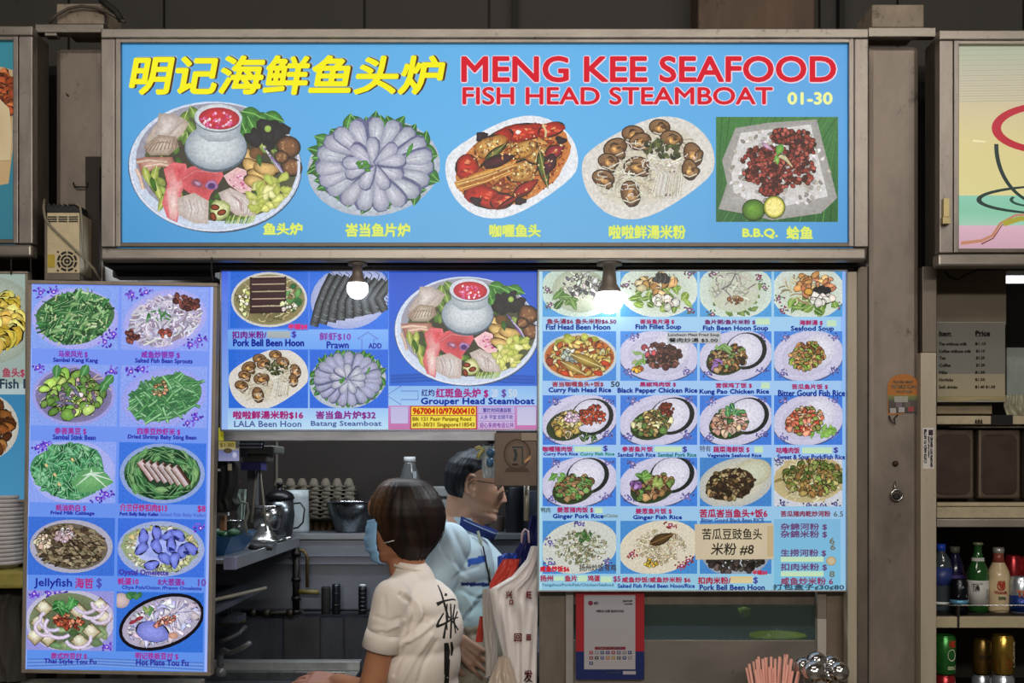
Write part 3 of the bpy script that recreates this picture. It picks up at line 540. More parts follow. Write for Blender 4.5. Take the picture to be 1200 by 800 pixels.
def porkbelly(I, c, cov=True):
    plain_plate(I, c, [], 0, 0, '#2c6cdc', '#b9b8a8', '#d0d0cc', (.5, .5, .49, .49)); X, Y = pc(c, .5, .5); wd = c[2] - c[0]; h = c[3] - c[1]
    I.ell(X, Y, wd * .46, h * .45, 0, '#6c6440', '#8c8458', n=28, hi=0)
    I.noodles(X, Y, wd * .45, h * .44, 0, 130, ['#c8bc8c', '#9c8c54', '#74683c', '#e0d8b0', '#4c5430'], 1.2, 11, .7)
    I.leaves(*pc(c, .8, .42), 9, 14, 0, 10, ['#3c8c44', '#2c6c38', '#70b060'], 12, 7)
    for k in range(5): y = c[1] + h * (.15 + k * .13); I.line([(X - wd * .25, y + 1), (X, y + .5 - k % 2), (X + wd * .22, y)], h * .125, '#3a1c20', '#241014'); I.line([(X - wd * .22, y - h * .05), (X, y - h * .055), (X + wd * .2, y - h * .06)], 1.6, I.r.choice(['#c0a890', '#a48c7c', '#e0ccb0']))
    I.heap(*pc(c, .18, .55), 7, 14, 0, 8, ['#e0e4a8', '#c8d878', '#f0f0d0'], 3.2); I.heap(*pc(c, .75, .62), 12, 5, 0, 7, ['#e8e8d8', '#d8e0a8'], 3)
def prawn(I, c):
    I.rect(*c, '#2f70e0'); I.clip = c; X, Y = pc(c, .5, .5); wd = c[2] - c[0]; h = c[3] - c[1]
    I.ell(X + 2, Y - 4, wd * .52, h * .56, -.3, '#b8bcd8', '#98a4d8', n=28, hi=0)
    for k in range(9):
        x = c[0] + wd * (.1 + k * .095); pts = [(x - 5 + wd * .02 * k, c[3] - 3 - k * 2.2), (x + 2, Y + 6 - k), (x + 9, Y - 12), (x + 18, c[1] + 4 + k)]
        I.line(pts, 11, '#16181c', '#16181c'); I.line(pts, 9, '#5c6468', '#2c3034', w1=6)
        for q in range(7): t = q / 7 * .8 + .08; a = pts[0]; b = pts[3]; u = a[0] + (b[0] - a[0]) * t; v = a[1] + (b[1] - a[1]) * t; I.line([(u - 3.5, v - 1), (u, v + 1), (u + 4, v + .5)], .9, I.r.choice(['#8c949c', '#1c2024', '#70787c']))
        I.line([(x + 16, c[1] + 9 + k), (x + 20, c[1] + 4), (x + 16, c[1] + 1)], 1, '#3c4048')

def fishnoodle(I, c):
    plain_plate(I, c, [], 0, 0, '#4a9ad8', '#b8c8b8', '#c4d8cc', (.5, .4, .53, .62), fl=('#7c3c6c', '#5c7c5c', '#54304c'), spots=((.06, .4), (.1, .75), (.95, .85)))
    I.ell(*pc(c, .5, .42), 32, 26, 0, '#bcc4ac', '#a8b8a0', n=24, hi=0); I.noodles(*pc(c, .55, .3), 28, 18, 0, 50, ['#d8d8c8', '#8c8c84', '#f0f0e0', '#74706c'], 1.3, 12)
    I.heap(*pc(c, .55, .3), 24, 13, 0, 26, ['#8c8c8c', '#c8c8c0', '#6c6c74', '#e4e4dc', '#4c4a4c'], 4, (.3, .7)); I.leaves(*pc(c, .3, .62), 12, 8, 0, 9, ['#5c8c3c', '#7cac58', '#3c6c2c'], 15, 7, '#b0d090')
def fishsoup(I, c):
    plain_plate(I, c, [], 0, 0, '#4a9ad8', '#c4d0c0', '#d4e0d4', (.5, .4, .52, .62), fl=('#7c3c6c', '#5c7c5c', '#54304c'), spots=((.08, .3), (.9, .05), (.9, .85)))
    I.leaves(*pc(c, .52, .58), 34, 15, 0, 30, ['#8cb040', '#a8c858', '#6c9438'], 14, 8, '#d8e898'); I.heap(*pc(c, .48, .3), 24, 11, 0, 14, ['#d0a468', '#b88448', '#e8c890', '#c8b898'], 6, (.6, .9)); I.heap(*pc(c, .6, .68), 18, 7, 0, 9, ['#ece8d8', '#d8d4c0'], 5, (.7, .95)); I.heap(*pc(c, .54, .16), 9, 3, 0, 9, ['#1c2024', '#2c3034'], 4)
    for k in range(5): x, y = pc(c, .45 + k * .06, .05); I.line([(x, y), (x + 2, y + 5), (x - 3 + k, y + 12)], .8, '#6c6058')
def porridge(I, c):
    plain_plate(I, c, [], 0, 0, '#4a9ad8', '#c0ccc0', '#ccdcd0', (.5, .42, .53, .64), fl=('#8c2c5c', '#5c7c5c', '#3c4c4c'), spots=((.9, .35), (.2, .05), (.18, .95), (.82, .15)))
    I.leaves(*pc(c, .5, .55), 33, 22, 0, 44, ['#6c8c48', '#8cac60'], 10, 5); I.ell(*pc(c, .48, .42), 29, 26, 0, '#c8ccb8', '#bcc4b0', n=24, hi=.05)
    I.noodles(*pc(c, .48, .4), 26, 22, 0, 44, ['#dcdcd0', '#a8a49c', '#e8e8dc', '#b0b4a0', '#8c8480'], 1.6, 16, .4); I.heap(*pc(c, .5, .62), 8, 5, 0, 7, ['#8c5c34', '#b48c68'], 2.2); I.line([pc(c, .3, .4), pc(c, .42, .3), pc(c, .5, .05)], 1.4, '#6c6468')
def seasoup(I, c):
    plain_plate(I, c, [], 0, 0, '#4a9ad8', '#c4d0c0', '#d0dcd4', (.5, .45, .54, .62), fl=('#8c2c5c', '#4c6c4c', '#6c3c5c'), spots=((.07, .6), (.92, .75), (.12, .85)))
    I.leaves(*pc(c, .55, .75), 28, 9, 0, 22, ['#6c9c3c', '#8cb450', '#4c7c2c'], 14, 8, '#c8e098'); I.noodles(*pc(c, .4, .4), 26, 18, 0, 40, ['#e4dcb8', '#c8b890', '#a8946c'], 1.5, 14, .5); I.heap(*pc(c, .6, .3), 23, 13, 0, 24, ['#c89458', '#e0b87c', '#d88c68', '#b4744c'], 5, (.4, .8))
    I.heap(*pc(c, .7, .4), 7, 4, 0, 9, ['#1c1c20', '#2c2c30'], 4); I.heap(*pc(c, .7, .64), 13, 6, 0, 7, ['#ece8dc', '#d8d4c8'], 5, (.7, .95)); I.ell(*pc(c, .5, .45), 5, 4, 0, '#d0a040', '#8c6420', dark=.6)
def curryhead(I, c):
    plain_plate(I, c, [], 0, 0, '#4088d8', '#d8d8c8', '#b8c4c8', (.5, .52, .52, .48)); X, Y = pc(c, .5, .52); I.ell(X, Y, 41, 25, 0, '#9c4c20', '#b8682c', n=28, hi=0)
    I.leaves(*pc(c, .5, .2), 26, 6, 0, 14, ['#b8c040', '#98a830', '#ccd060'], 12, 7); I.heap(X, Y, 38, 20, 0, 70, ['#c8a44c', '#b0581c', '#e0c070', '#9c3c14', '#c8b468', '#d8cc9c'], 5, (.35, .8)); I.heap(*pc(c, .4, .5), 12, 7, 0, 12, ['#b8c0b8', '#8c9c94', '#e0e0d0'], 4.2); I.leaf(*pc(c, .6, .6), 44, 12, .4, '#c8b050', '#6c5018', '#e8dc9c'); I.leaf(*pc(c, .42, .75), 34, 10, .5, '#d0b058', '#745820', '#ece0a8')
    for a in ((.85, .65), (.75, .85), (.3, .85)): I.ell(*pc(c, *a), 6, 3, .3, '#c04018', '#802008')
def bigbrown(I, c):
    plain_plate(I, c, [], 0, 0, '#4080c8', '#c8c4b0', '#b0b4b4', (.5, .52, .54, .5), rot=-.25); I.ell(*pc(c, .72, .32), 24, 16, -.3, '#c8c8b0', '#b0ac90', n=20, hi=.05)
    I.ell(*pc(c, .42, .55), 29, 18, -.25, '#2c2014', '#44341c', n=20, hi=0); I.heap(*pc(c, .42, .55), 27, 17, -.25, 80, ['#4c3420', '#6c5434', '#2c1c10', '#8c7450', '#3c2818', '#a89468'], 4.4, (.3, .8))
def horfun(I, c):
    plain_plate(I, c, [], 0, 0, '#c0c0c8', '#c8ccd4', None, (.5, .5, .7, .7), fl=('#3c4474', '#5c6494', '#2c3054'), spots=((.06, .08), (.12, .95), (.9, .95), (.5, .97), (.7, .98)))
    X, Y = pc(c, .52, .45); I.ell(X, Y, 44, 27, -.1, '#a89c74', '#b8ac80', n=24, hi=0); I.noodles(X, Y, 43, 27, 0, 80, ['#d0c49c', '#b8ac7c', '#e0d8b4', '#98884c'], 2.6, 15, .4)
    I.heap(*pc(c, .58, .42), 34, 20, 0, 90, ['#74843c', '#8c9c50', '#54642c', '#a8a468', '#a0844c', '#8c6c3c'], 5, (.35, .8))
def friedrice(I, c, cols, fish=False, fl=('#4c4c8c', '#7470a8', '#383870')):
    plain_plate(I, c, [], 0, 0, '#4488cc', '#c8ccc4' if not fish else '#d4ccb8', None, (.5, .5, .53, .5), rot=-.2, fl=fl, spots=((.5, .06), (.1, .8), (.88, .8), (.1, .4)) if not fish else ((.15, .62), (.65, .08), (.8, .85), (.88, .75)))
    X, Y = pc(c, .52, .5); I.noodles(X, Y, 31, 21, 0, 110, cols, 1.3, 7, .6); I.heap(X, Y, 30, 20, 0, 70, cols, 2, (.4, .8), .3)
    if fish: I.leaf(*pc(c, .54, .34), 33, 13, -.4, '#5c4424', '#33220f', '#8c6c3c'); I.heap(*pc(c, .4, .8), 8, 4, 0, 10, ['#d8b430', '#e8cc58'], 2.4)
    else: I.leaves(*pc(c, .56, .27), 10, 7, 0, 16, ['#3c6c34', '#5c8c48'], 7, 2.5)
# ---------------------------------------------------------------- the setting
def S(name, mb, m, bevel=0): return struct(mb.build(name, m, None, bevel))
S('floor', MB().box(-4, 4, -3, 6, -.05, 0), mat('hall_floor', '#6a5f54', .55, 0, .15, 4))
S('ceiling', MB().box(-4, 4, -3, 5, 4.2, 4.25), mat('hall_ceiling', '#6c665e', .85, 0, .1, 3))
up = S('wall_upper', MB().box(-4, 4, 3.5, 3.55, 2.4, 4.2), BACKB)
edges = [-330, -150, 80, 192, 427, 573, 812, 960, 1052, 1200, 1420, 1600]
for a, b in zip(edges, edges[1:]): MB().box(P(a + 1.2, 0, 3.48).x, P(b - 1.2, 0, 3.48).x, 3.48, 3.5, 2.4, 4.19).build('board', BACKB, up, .003)
S('trim_1', MB().box(P(818, 0, 3.34).x, P(955, 0, 3.34).x, 3.34, 3.48, 2.42, 4.19), mat('rusty_column', '#58483c', .8, .1, .45, 7, (1, 1, .25), .8, '#1f1510', bump=.3), .006)
for k, x in enumerate((603, 985)): S('trim_%d' % (k + 2), MB().box(P(x - 2, 0, 3.45).x, P(x + 4, 0, 3.45).x, 3.44, 3.48, 2.42, 4.19), DARK)
S('wall_back', MB().box(-1.2, 1.1, 4.5, 4.55, 0, 2.4), INW)
S('wall_left', MB().box(-1.2, -1.16, 3.12, 4.5, 0, 2.4), INW)
S('wall_right', MB().box(1.06, 1.1, 3.12, 4.5, 0, 2.4), INW)
S('ceiling_stall', MB().box(-1.2, 1.1, 3.12, 4.5, 2.4, 2.43), INW)
S('wall_outer', MB().box(-4, -1.5, 3.6, 3.65, 0, 2.4), INW)
S('wall_drinks', MB().box(1.11, 4, 3.75, 3.8, 0, 2.4), mat('drinks_stall_dark', '#2a251f', .8))
x0 = P(325, 0, 4.5).x
S('trim_4', MB().box(x0 - .004, x0 + .004, 4.49, 4.5, 1.3, 2.3), mat('wall_strip', '#6e675c', .6))
# pillars
def pillar(n, pxa, pxb, Y):
    a, b = P(pxa, 0, Y).x, P(pxb, 0, Y).x
    return S('pillar_' + n, MB().box(a, b, Y, Y + .3, 0, 2.74), PILLAR, .016)
pl = pillar('left', 64, 121, 3.13); pr = pillar('right', 1017, 1078, 3.11)
S('trim_5', MB().box(P(38, 0, 3.25).x - .01, P(64, 0, 3.13).x, 3.3, 3.35, 0, 2.75), DARK)
S('trim_6', MB().box(P(1078, 0, 3.2).x, P(1100, 0, 3.2).x + .03, 3.3, 3.35, 0, 2.75), DARK)
for nm, (a, t, b, bt), Y in (('left', (66, 4, 122, 28), 3.12), ('right', (1022, 5, 1083, 32), 3.12)):
    S('pillar_cap_' + nm, MB().pbox(a, t, b, bt, Y, Y + .14), CONC, .004)
S('trim_7', MB().pbox(41, 28, 121, 38, 3.09, 3.125).pbox(52, 38, 66, 42, 3.09, 3.12), STEEL_H, .002)
S('trim_8', MB().pbox(1018, 32, 1097, 43, 3.08, 3.108), STEEL_H, .002)
S('trim_9', MB().tube([P(66 + 12, 110, 3.13) + Vector((0, -.002, 0)), P(80, 112, 3.125)], .002, 6).tube([P(86, 214, 3.12), P(87, 219, 3.115), P(102, 219, 3.115), P(103, 214, 3.12)], .0025, 6), BLACKR)
# header under the big sign, with the track and steel strips
S('trim_10', MB().pbox(121, 305, 1012, 311, 3.05, 3.16), DARK)
S('trim_11', MB().pbox(258, 311, 1000, 316.5, 3.075, 3.12), mat('header_steel', '#5a5650', .5, .5, .2, 20, (.2, 1, 1)), .001)
S('trim_12', MB().pbox(132, 311, 252, 324, 3.14, 3.2), mat('header_dark', '#343037', .5, .3, .2, 20))
S('trim_13', MB().pbox(262, 505, 582, 516.5, 3.08, 3.13), mat('lintel_steel', '#8f9298', .36, .7, .3, 12, (.3, 1, 2), .3), .002)
S('trim_14', MB().pbox(993.5, 318, 1004.5, 900, 3.05, 3.09), BEIGE, .002)
S('trim_15', MB().pbox(1004.5, 312, 1017, 900, 3.09, 3.14), STEEL_D, .002)
S('trim_16', MB().pbox(1079, 413, 1097.5, 1000, 3.08, 3.13), BEIGE, .002)
S('trim_17', MB().pbox(1081, 312, 1098, 413, 3.1, 3.14), STEEL_D, .002)
# steel front below the rice menu
S('wall_front', MB().pbox(632, 690, 663, 1060, 3.12, 3.14), STEEL_D, .001)
S('trim_18', MB().pbox(663, 693, 672, 1060, 3.105, 3.14), mat('pale_post', '#8f8b86', .5, .2, .08, 30), .001)
S('trim_19', MB().pbox(672, 690, 960, 710, 3.13, 3.15), STEEL_D, .001)
lowp = S('wall_counter', MB().pbox(672, 750, 960, 1060, 3.115, 3.14), mat('counter_front_steel', '#7d7870', .4, .6, .12, 10, (.5, 1, 1), .1), .001)
S('trim_20', MB().pbox(958, 690, 968.5, 725, 3.1, 3.13), mat('post_upper', '#7a7268', .5, .3, .08), .001)
S('trim_21', MB().pbox(958, 725, 968.5, 1060, 3.1, 3.13), mat('post_lower', '#aba59c', .5, .1, .06), .001)
S('trim_22', MB().pbox(968.5, 690, 993.5, 1060, 3.12, 3.14), mat('brown_steel', '#7a6c5c', .45, .4, .2, 12, (1, 1, .4), .35), .001)
gl = S('window_1', MB().pbox(672, 708, 958, 750, 3.125, 3.131), mat('serving_glass', '#8fa8a0', .06, 0, .02, trans=.9, alpha=1))
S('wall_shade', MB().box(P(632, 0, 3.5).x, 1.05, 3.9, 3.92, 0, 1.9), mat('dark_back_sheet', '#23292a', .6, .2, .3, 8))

# ---------------------------------------------------------------- big lit sign
def signbox(name, label, px0, py0, px1, py1, panel, Y, depth, lip, group=None):
    t = empty(name, P((px0 + px1) / 2, py1, Y), label, 'signboard', group)
    x0, y0, x1, y1 = panel
    MB().pbox(px0 + 2, py0 + 3, px1 - 2, py1 - 6, Y + .03, Y + depth).build('casing', STEEL_D, t, .002)
    rw = x0 - px0
    MB().pbox(px0, py0, px1, py0 + 11.5, Y, Y + .035).build('frame_rail', STEEL_H, t, .003)
    MB().pbox(px0 - lip[0], py1 - 15, px1 - lip[1], py1, Y - .006, Y + .035).build('frame_rail', STEEL_H, t, .007, 3)
    MB().pbox(px0, py0 + 12, px0 + 16.5, py1 - 15.5, Y, Y + .035).build('frame_rail', STEEL, t, .003)
    MB().pbox(px1 - 16.5, py0 + 12, px1, py1 - 15.5, Y, Y + .035).build('frame_rail', STEEL, t, .003)
    a0, b0, a1, b1 = px0 + 17, py0 + 12, px1 - 17, py1 - 16
    MB().pbox(a0, b0, a1, b0 + 5, Y + .006, Y + .03).build('frame_bead', STEEL_H, t, .002); MB().pbox(a0, b1 - 5, a1, b1, Y + .006, Y + .03).build('frame_bead', STEEL_D, t, .002)
    MB().pbox(a0, b0, a0 + 6, b1, Y + .004, Y + .03).build('frame_bead', STEEL, t, .002); MB().pbox(a1 - 6, b0, a1, b1, Y + .004, Y + .03).build('frame_bead', STEEL, t, .002)
    return t
SY = 3.0; PY = SY + .02
sg = signbox('signboard', 'long blue lit signboard with red English name, yellow Chinese characters and five dishes', 118, 33, 1018, 305, (142, 50, 996, 286), SY, .15, (1, 2))
K = PY / SY                                                        # picture pixels meet the panel plane directly: P() keeps them
I = Ink(PY)
cols = ['#4c9edb', '#57a8e2', '#5fb0e8', '#62b2e9', '#5cabe4', '#539fde']
for i in range(5): x = 138 + i * 172.4; I.raw([(x, 46), (x + 172.4, 46), (x + 172.4, 168), (x, 168), (x + 172.4, 292), (x, 292)], [(0, 1, 2, 3), (3, 2, 4, 5)], [lin(cols[i]), lin(cols[i + 1]), lin(cols[i + 1]), lin(cols[i]), tuple(v * .9 for v in lin(cols[i + 1])), tuple(v * .88 for v in lin(cols[i]))])
I.build('light_panel', SIGNP, sg)
text(sg, PY, '明记海鲜鱼头炉', (151, 66, 522, 110), '#f4ee2e', SIGNP, 1.5, .18, under=[('#8fb4cc', 3.4, -1.2, 1.6, 0), ('#5c3c28', 2.6, 0.4, 1.4, 1), ('#5c3c28', 1.6, -.4, 1.5, 2)], res=3, label='big yellow slanting Chinese characters')
for s_, b_, bo, u in (('MENG KEE SEAFOOD', (541.5, 66.5, 979, 95.5), 1.5, 1.5), ('FISH HEAD STEAMBOAT', (542.5, 102.5, 905, 122), 1.1, 1.2)):
    text(sg, PY, s_, b_, '#d8303c', SIGNP, bo * .7, under=[('#e6d6e4', .3, .3, bo * .8 + u * .7, 0)], res=4, label='big red English capitals edged in white' if 'MENG' in s_ else 'smaller red English capitals edged in white')
text(sg, PY, '01-30', (923.5, 108.5, 975, 122), '#eef2a0', SIGNP, .8, res=3, label='pale yellow unit number')
for s_, b_ in (('鱼头炉', (309, 261.5, 354, 275)), ('峇当鱼片炉', (405, 262, 480, 277)), ('咖喱鱼头', (574, 263, 633, 277.5)), ('啦啦鲜湯米粉', (714, 264, 803, 279.5)), ('B.B.Q.', (870.5, 268, 911, 279)), ('蛤鱼', (922, 265.5, 952, 280))):
    text(sg, PY, s_, b_, '#e2ec6e', SIGNP, .55, under=[('#7cb8a8', 0, 0, 1.1, 0)])
def pic(fn, Y, mt, parent, seed, *a, clip=None, tilt=0, piv=(0, 0), label=None, **k):
    I = Ink(Y, clip=clip, seed=seed, tilt=tilt, piv=piv, lift=.0006); fn(I, *a, **k); return I.build('dish_picture', mt, parent, label)
pic(steamboat, PY, SIGNF, sg, 1, 252, 192, 1, label='picture of a steamboat ring heaped with fish and greens')
pic(batang, PY, SIGNF, sg, 2, 439, 193, 1, label='picture of pale sliced fish laid like petals')
pic(curry, PY, SIGNF, sg, 3, 600, 195, 1, label='picture of red curry fish head')
pic(lala, PY, SIGNF, sg, 4, 760, 196, 1, label='picture of clams on white noodles')
pic(bbq, PY, SIGNF, sg, 5, 839, 137, 982, 260, label='picture of red grilled fish on a leaf with limes')
# ---------------------------------------------------------------- neighbour signs
s2 = signbox('signboard', 'lit signboard with a red rimmed cup outline on a pastel ground, at right', 1101, 35, 1420, 312, (1125, 52, 1400, 288), SY, .15, (2, 0))
I = Ink(PY)
for y0, y1, a, b in ((48, 100, '#aab49a', '#c6b8a0'), (100, 165, '#c6b8a0', '#d8ca90'), (165, 229, '#d8ca90', '#dad092'), (229, 247, '#8cc8b0', '#86c4a4'), (247, 264, '#86c4a4', '#a0ccb4'), (264, 292, '#d8b0c0', '#c8a0b0')): I.rect(1118, y0, 1405, y1, a, b)
for k in range(22): I.line([(1120, 56 + k * 3), (1250, 54 + k * 3), (1400, 55 + k * 3)], .8, '#b2b8a2' if k % 2 else '#bcc4ae', j=0)
for pts, c, w_ in (([(1126, 285), (1150, 282), (1163, 276), (1172, 262), (1190, 252), (1230, 250)], '#bd8268', 4), ([(1150, 286), (1164, 279), (1174, 264), (1192, 254)], '#7c3c1c', 1.6), ([(1176, 262), (1196, 256), (1240, 258)], '#a8a03c', 7), ([(1140, 165), (1155, 166)], '#f4ecc0', 2)): I.line(pts, w_, c, c, w1=w_ * .6)
I.build('light_panel', SIGNP, s2)
I = Ink(PY - .0006)
def ringp(cx, cy, rx, ry, w0, w1, c, t0, t1, a=0):
    pts = []; n = 40
    for rr in (0, 1):
        for k in range(n + 1):
            t = t0 + (t1 - t0) * k / n; ww = (w0 + (w1 - w0) * abs(math.cos(t))) * rr; x, y = (rx - ww) * math.cos(t), (ry - ww * .8) * math.sin(t); pts.append((cx + x * math.cos(a) - y * math.sin(a), cy + x * math.sin(a) + y * math.cos(a)))
    I.raw(pts, [(k, k + 1, k + 2 + n, k + 1 + n) for k in range(n)], [lin(c)] * len(pts))
ringp(1228, 150, 66, 30, 8, 11, '#b82c3c', 0, 6.2832); ringp(1228, 234, 84, 17, 1.5, 6, '#2c3c38', 0, 6.2832); ringp(1228, 170, 63, 72, 3, 5, '#2c3c38', 0.2, 3.16); ringp(1215, 234, 32, 9, 2, 4, '#2c4c40', 1.2, 3.6)
I.build('cup_picture', SIGNP, s2)
MB().pbox(1106, 232, 1113, 254, 2.985, 3.0).pbox(1105, 254, 1114, 262, 2.98, 3.0).build('latch', mat('brass_latch', '#b8a878', .4, .4), s2, .001)
s3 = signbox('signboard', 'lit signboard with a blue ground and orange food, at left edge', -260, 30, 38, 301, (-240, 50, 15, 282), SY, .15, (0, 1))
I = Ink(PY); I.rect(-245, 44, 18, 288, '#3c8ea0', '#3a7f94')
I.poly([(-240, 95), (-60, 80), (0, 78), (15, 82), (15, 175), (10, 215), (-240, 260)], '#c0a878', '#c9a97c'); I.heap(-20, 112, 38, 32, 0, 90, ['#a84c28', '#c05c30', '#8c3c20', '#d07848'], 8); I.poly([(-30, 130), (0, 116), (12, 128), (15, 160), (13, 188), (-30, 190)], '#cbb58a', '#d8c49c'); I.build('light_panel', print_mat('sign_dim', .5, .05, base=.4), s3)

# ---------------------------------------------------------------- hanging menus
def cap(par, Y, s_, box, col, bold=.35, **k): return text(par, Y, s_, box, col, MENUP, bold, **k)
RED, BLU, PURR = '#b4306c', '#2838a0', '#8c3ca8'
def hang_menu(name, label, frame, tiltv, piv, Y, th, fmat, fw=4.5):
    t = empty(name, P((frame[0] + frame[2]) / 2, frame[3], Y), label, 'menu board')
    ct, st = math.cos(tiltv), math.sin(tiltv)
    def rp(x, y): dx, dy = x - piv[0], y - piv[1]; q = P(piv[0] + dx * ct - dy * st, piv[1] + dx * st + dy * ct, Y); return (q.x, q.z)
    x0, y0, x1, y1 = frame
    for a in ((x0, y0, x1, y0 + fw), (x0, y1 - fw, x1, y1), (x0, y0 + fw, x0 + fw, y1 - fw), (x1 - fw, y0 + fw, x1, y1 - fw)):
        MB().prism([rp(a[0], a[3]), rp(a[2], a[3]), rp(a[2], a[1]), rp(a[0], a[1])], Y - .004, Y + th).build('frame_strip', fmat, t, .0015)
    MB().prism([rp(x0 + 1, y1 - 1), rp(x1 - 1, y1 - 1), rp(x1 - 1, y0 + 1), rp(x0 + 1, y0 + 1)], Y + .004, Y + th - .002).build('backing', BLACKR, t)
    return t
FM = mat('menu_frame', '#8b8276', .5, .35, .15, 30, (1, 1, .5), .2)
MY = 2.93; TI, PV = .0165, (33, 329); mk = dict(tilt=TI, piv=PV)
m1 = hang_menu('menu_board', 'tall violet-lit hanging board with ten vegetable and tofu dishes in two columns', (33, 328, 255, 788), TI, PV, MY, .03, FM)
I = Ink(MY, tilt=TI, piv=PV); I.rect(36, 332, 251, 560, '#7c98f6', '#6c94f0'); I.rect(36, 560, 251, 785, '#6c94f0', '#5e92ee'); I.rect(36, 332, 38.5, 785, '#a4bcfc'); I.rect(247, 332, 251, 785, '#a4b8fc')
for k in range(6): I.line([(40, 772 + k * 2), (120, 770 + k * 1.6), (246, 773 + k * 2)], 1.4, '#86aef6' if k % 2 else '#5a86e4', j=0)
I.build('light_panel', MENUP, m1)
LC, RC = (38, 139.5), (143, 245); RW = ((334, 408), (426, 498), (516, 588), (605, 673), (691, 761))
for i, (fa, fb) in enumerate(((kangkong, sprouts), (stinkbean, beans), (cabbage, kailan), (jellyfish, omelette), (toufu, hotplate))):
    for j, (fn, xc) in enumerate(((fa, LC), (fb, RC))): pic(fn, MY, MENUF, m1, 20 + i * 2 + j, (xc[0], RW[i][0], xc[1], RW[i][1]), **mk)
PU = '#6c4cb4'
for s_, b_, c_ in (('马来风光 $', (70, 410, 104, 418), '#8c3cb0'), ('Sambal Kang Kang', (64, 418.5, 116, 424.5), '#3438a8'), ('咸鱼炒银芽 $', (167, 409, 212, 417), '#8c3cb0'), ('Salted Fish Bean Sprouts', (160, 417.5, 227, 424), '#3438a8'),
    ('参峇臭豆 $', (67, 500, 104, 508), '#a03ca0'), ('Sambal Stink Bean', (65, 508.5, 115, 514), '#3438a8'), ('四季豆炒虾米 $', (164, 499, 214, 507), '#a03ca0'), ('Dried Shrimp Baby Sting Bean', (153, 507, 233, 513), '#3438a8'),
    ('蚝油奶白 $', (70, 590, 105, 598), '#a03c98'), ('Fried Milk Cabbage', (64, 598, 115, 603), '#3438a8'), ('介兰仔炒扣肉$13', (145, 588, 200, 597), '#b03480'), ('$8', (236, 589, 245, 597), '#b03480'), ('Pork Belly Baby Kailan', (145, 598, 190, 603), '#3438a8'), ('Salted Fish Baby Kailan', (192, 598, 245, 603), '#5c78d0'),
    ('Jellyfish', (46, 677, 90, 689), '#24309c'), ('海哲', (94, 676, 115, 688), '#b03080'), ('$', (119, 676, 125, 688), '#5454b4'), ('Oystal Omelette', (145, 665, 203, 673), '#4c38a0'),
    ('蚝蛋10', (144, 675, 168, 683), '#a83490'), ('8大葱蛋6', (191, 675, 222, 683), '#8c38a0'), ('10', (238, 675, 247, 683), '#7448a8'), ('Chye Poh/Onion /Prawn Omelette', (149, 684, 242, 689), '#3c50b8'),
    ('泰式炸豆付 $', (67, 764, 109, 771), '#a03c98'), ('Thai Style Tou Fu', (59, 771, 120, 778), '#3434a0'), ('明记铁板豆付 $', (166, 762, 216, 770), '#9c3ca0'), ('Hot Plate Tou Fu', (167, 770, 228, 777), '#3434a0')): cap(m1, MY, s_, b_, c_, .35, **mk)
# hooks
for x, tx in ((38, 36), (250, 246)): tag(MB().tube([P(x - 2, 302, 2.99), P(x - 2, 318, 2.95), P(x, 330, 2.95)], .0022, 6).build('hanging_hook', BLACKR), 'thin black hook holding the %s top corner of the violet menu board' % ('left' if x == 38 else 'right'), 'hook')

# menu 2 (steamboat and been hoon)
Y2 = 3.09
m2 = hang_menu('menu_board', 'wide blue-lit board with the large steamboat picture, over the serving hatch', (258, 316, 631, 505), 0, (0, 0), Y2, .025, mat('menu_thin_frame', '#98a0b4', .4, .3), 2)
I = Ink(Y2); I.rect(260, 318, 629.5, 410, '#4a7ce8', '#4a80ea'); I.rect(260, 410, 629.5, 503, '#5c94ee', '#a8cdf0'); I.rect(456, 318, 629, 452, '#1c50c8', '#2c6ad6'); I.rect(266, 386, 455, 409, '#7caef4', '#6ca4f2'); I.rect(263, 479, 455, 503, '#9cc4f4', '#b8dcf4'); I.rect(456, 453, 629, 475, '#88b8ec', '#a0c8f0')
I.rect(260, 318, 267, 503, '#4468e4', '#9cc0f8')
for k in range(5): I.line([(458, 440 + k * 2), (520, 437 + k * 2), (627, 441 + k * 2)], 2, '#2c68d4' if k % 2 else '#245cc8', j=0)
I.rect(455, 475, 629.5, 503, '#b888c8', '#c070a8'); I.rect(458, 476.5, 478, 496, '#b8b4dc', '#c0bce0'); I.rect(606, 476.5, 628, 498, '#b8b8dc', '#c4c4e0'); I.rect(480.5, 475.5, 559, 503, '#b03848'); I.rect(482, 476.5, 557.5, 486, '#e8c820', '#f0dc30'); I.rect(482, 487, 557.5, 501.5, '#e6d83c', '#ece050'); I.rect(560.5, 476, 603, 502, '#b0a8dc', '#c8b4dc')
for y in (484, 493): I.rect(560.5, y, 603, y + .6, '#9c68a8')
I.build('light_panel', MENUP, m2)
pic(porkbelly, Y2, MENUF, m2, 41, (270, 318, 361, 384)); pic(prawn, Y2, MENUF, m2, 42, (363, 318, 455, 385))
def tinted(fn, cell, bgc, *a, **k):
    def g(I):
        I.rect(*cell, bgc); I.clip = cell; fn(I, *a, **k)
    return g
pic(tinted(lala, (268, 410, 361, 478), '#2c6cdc', 315, 444, .6), Y2, MENUF, m2, 43); pic(tinted(batang, (363, 410, 455, 478), '#2c68dc', 408, 444, .58, '#b4b4dc'), Y2, MENUF, m2, 44)
pic(steamboat, Y2, MENUF, m2, 45, 547, 385, .835)
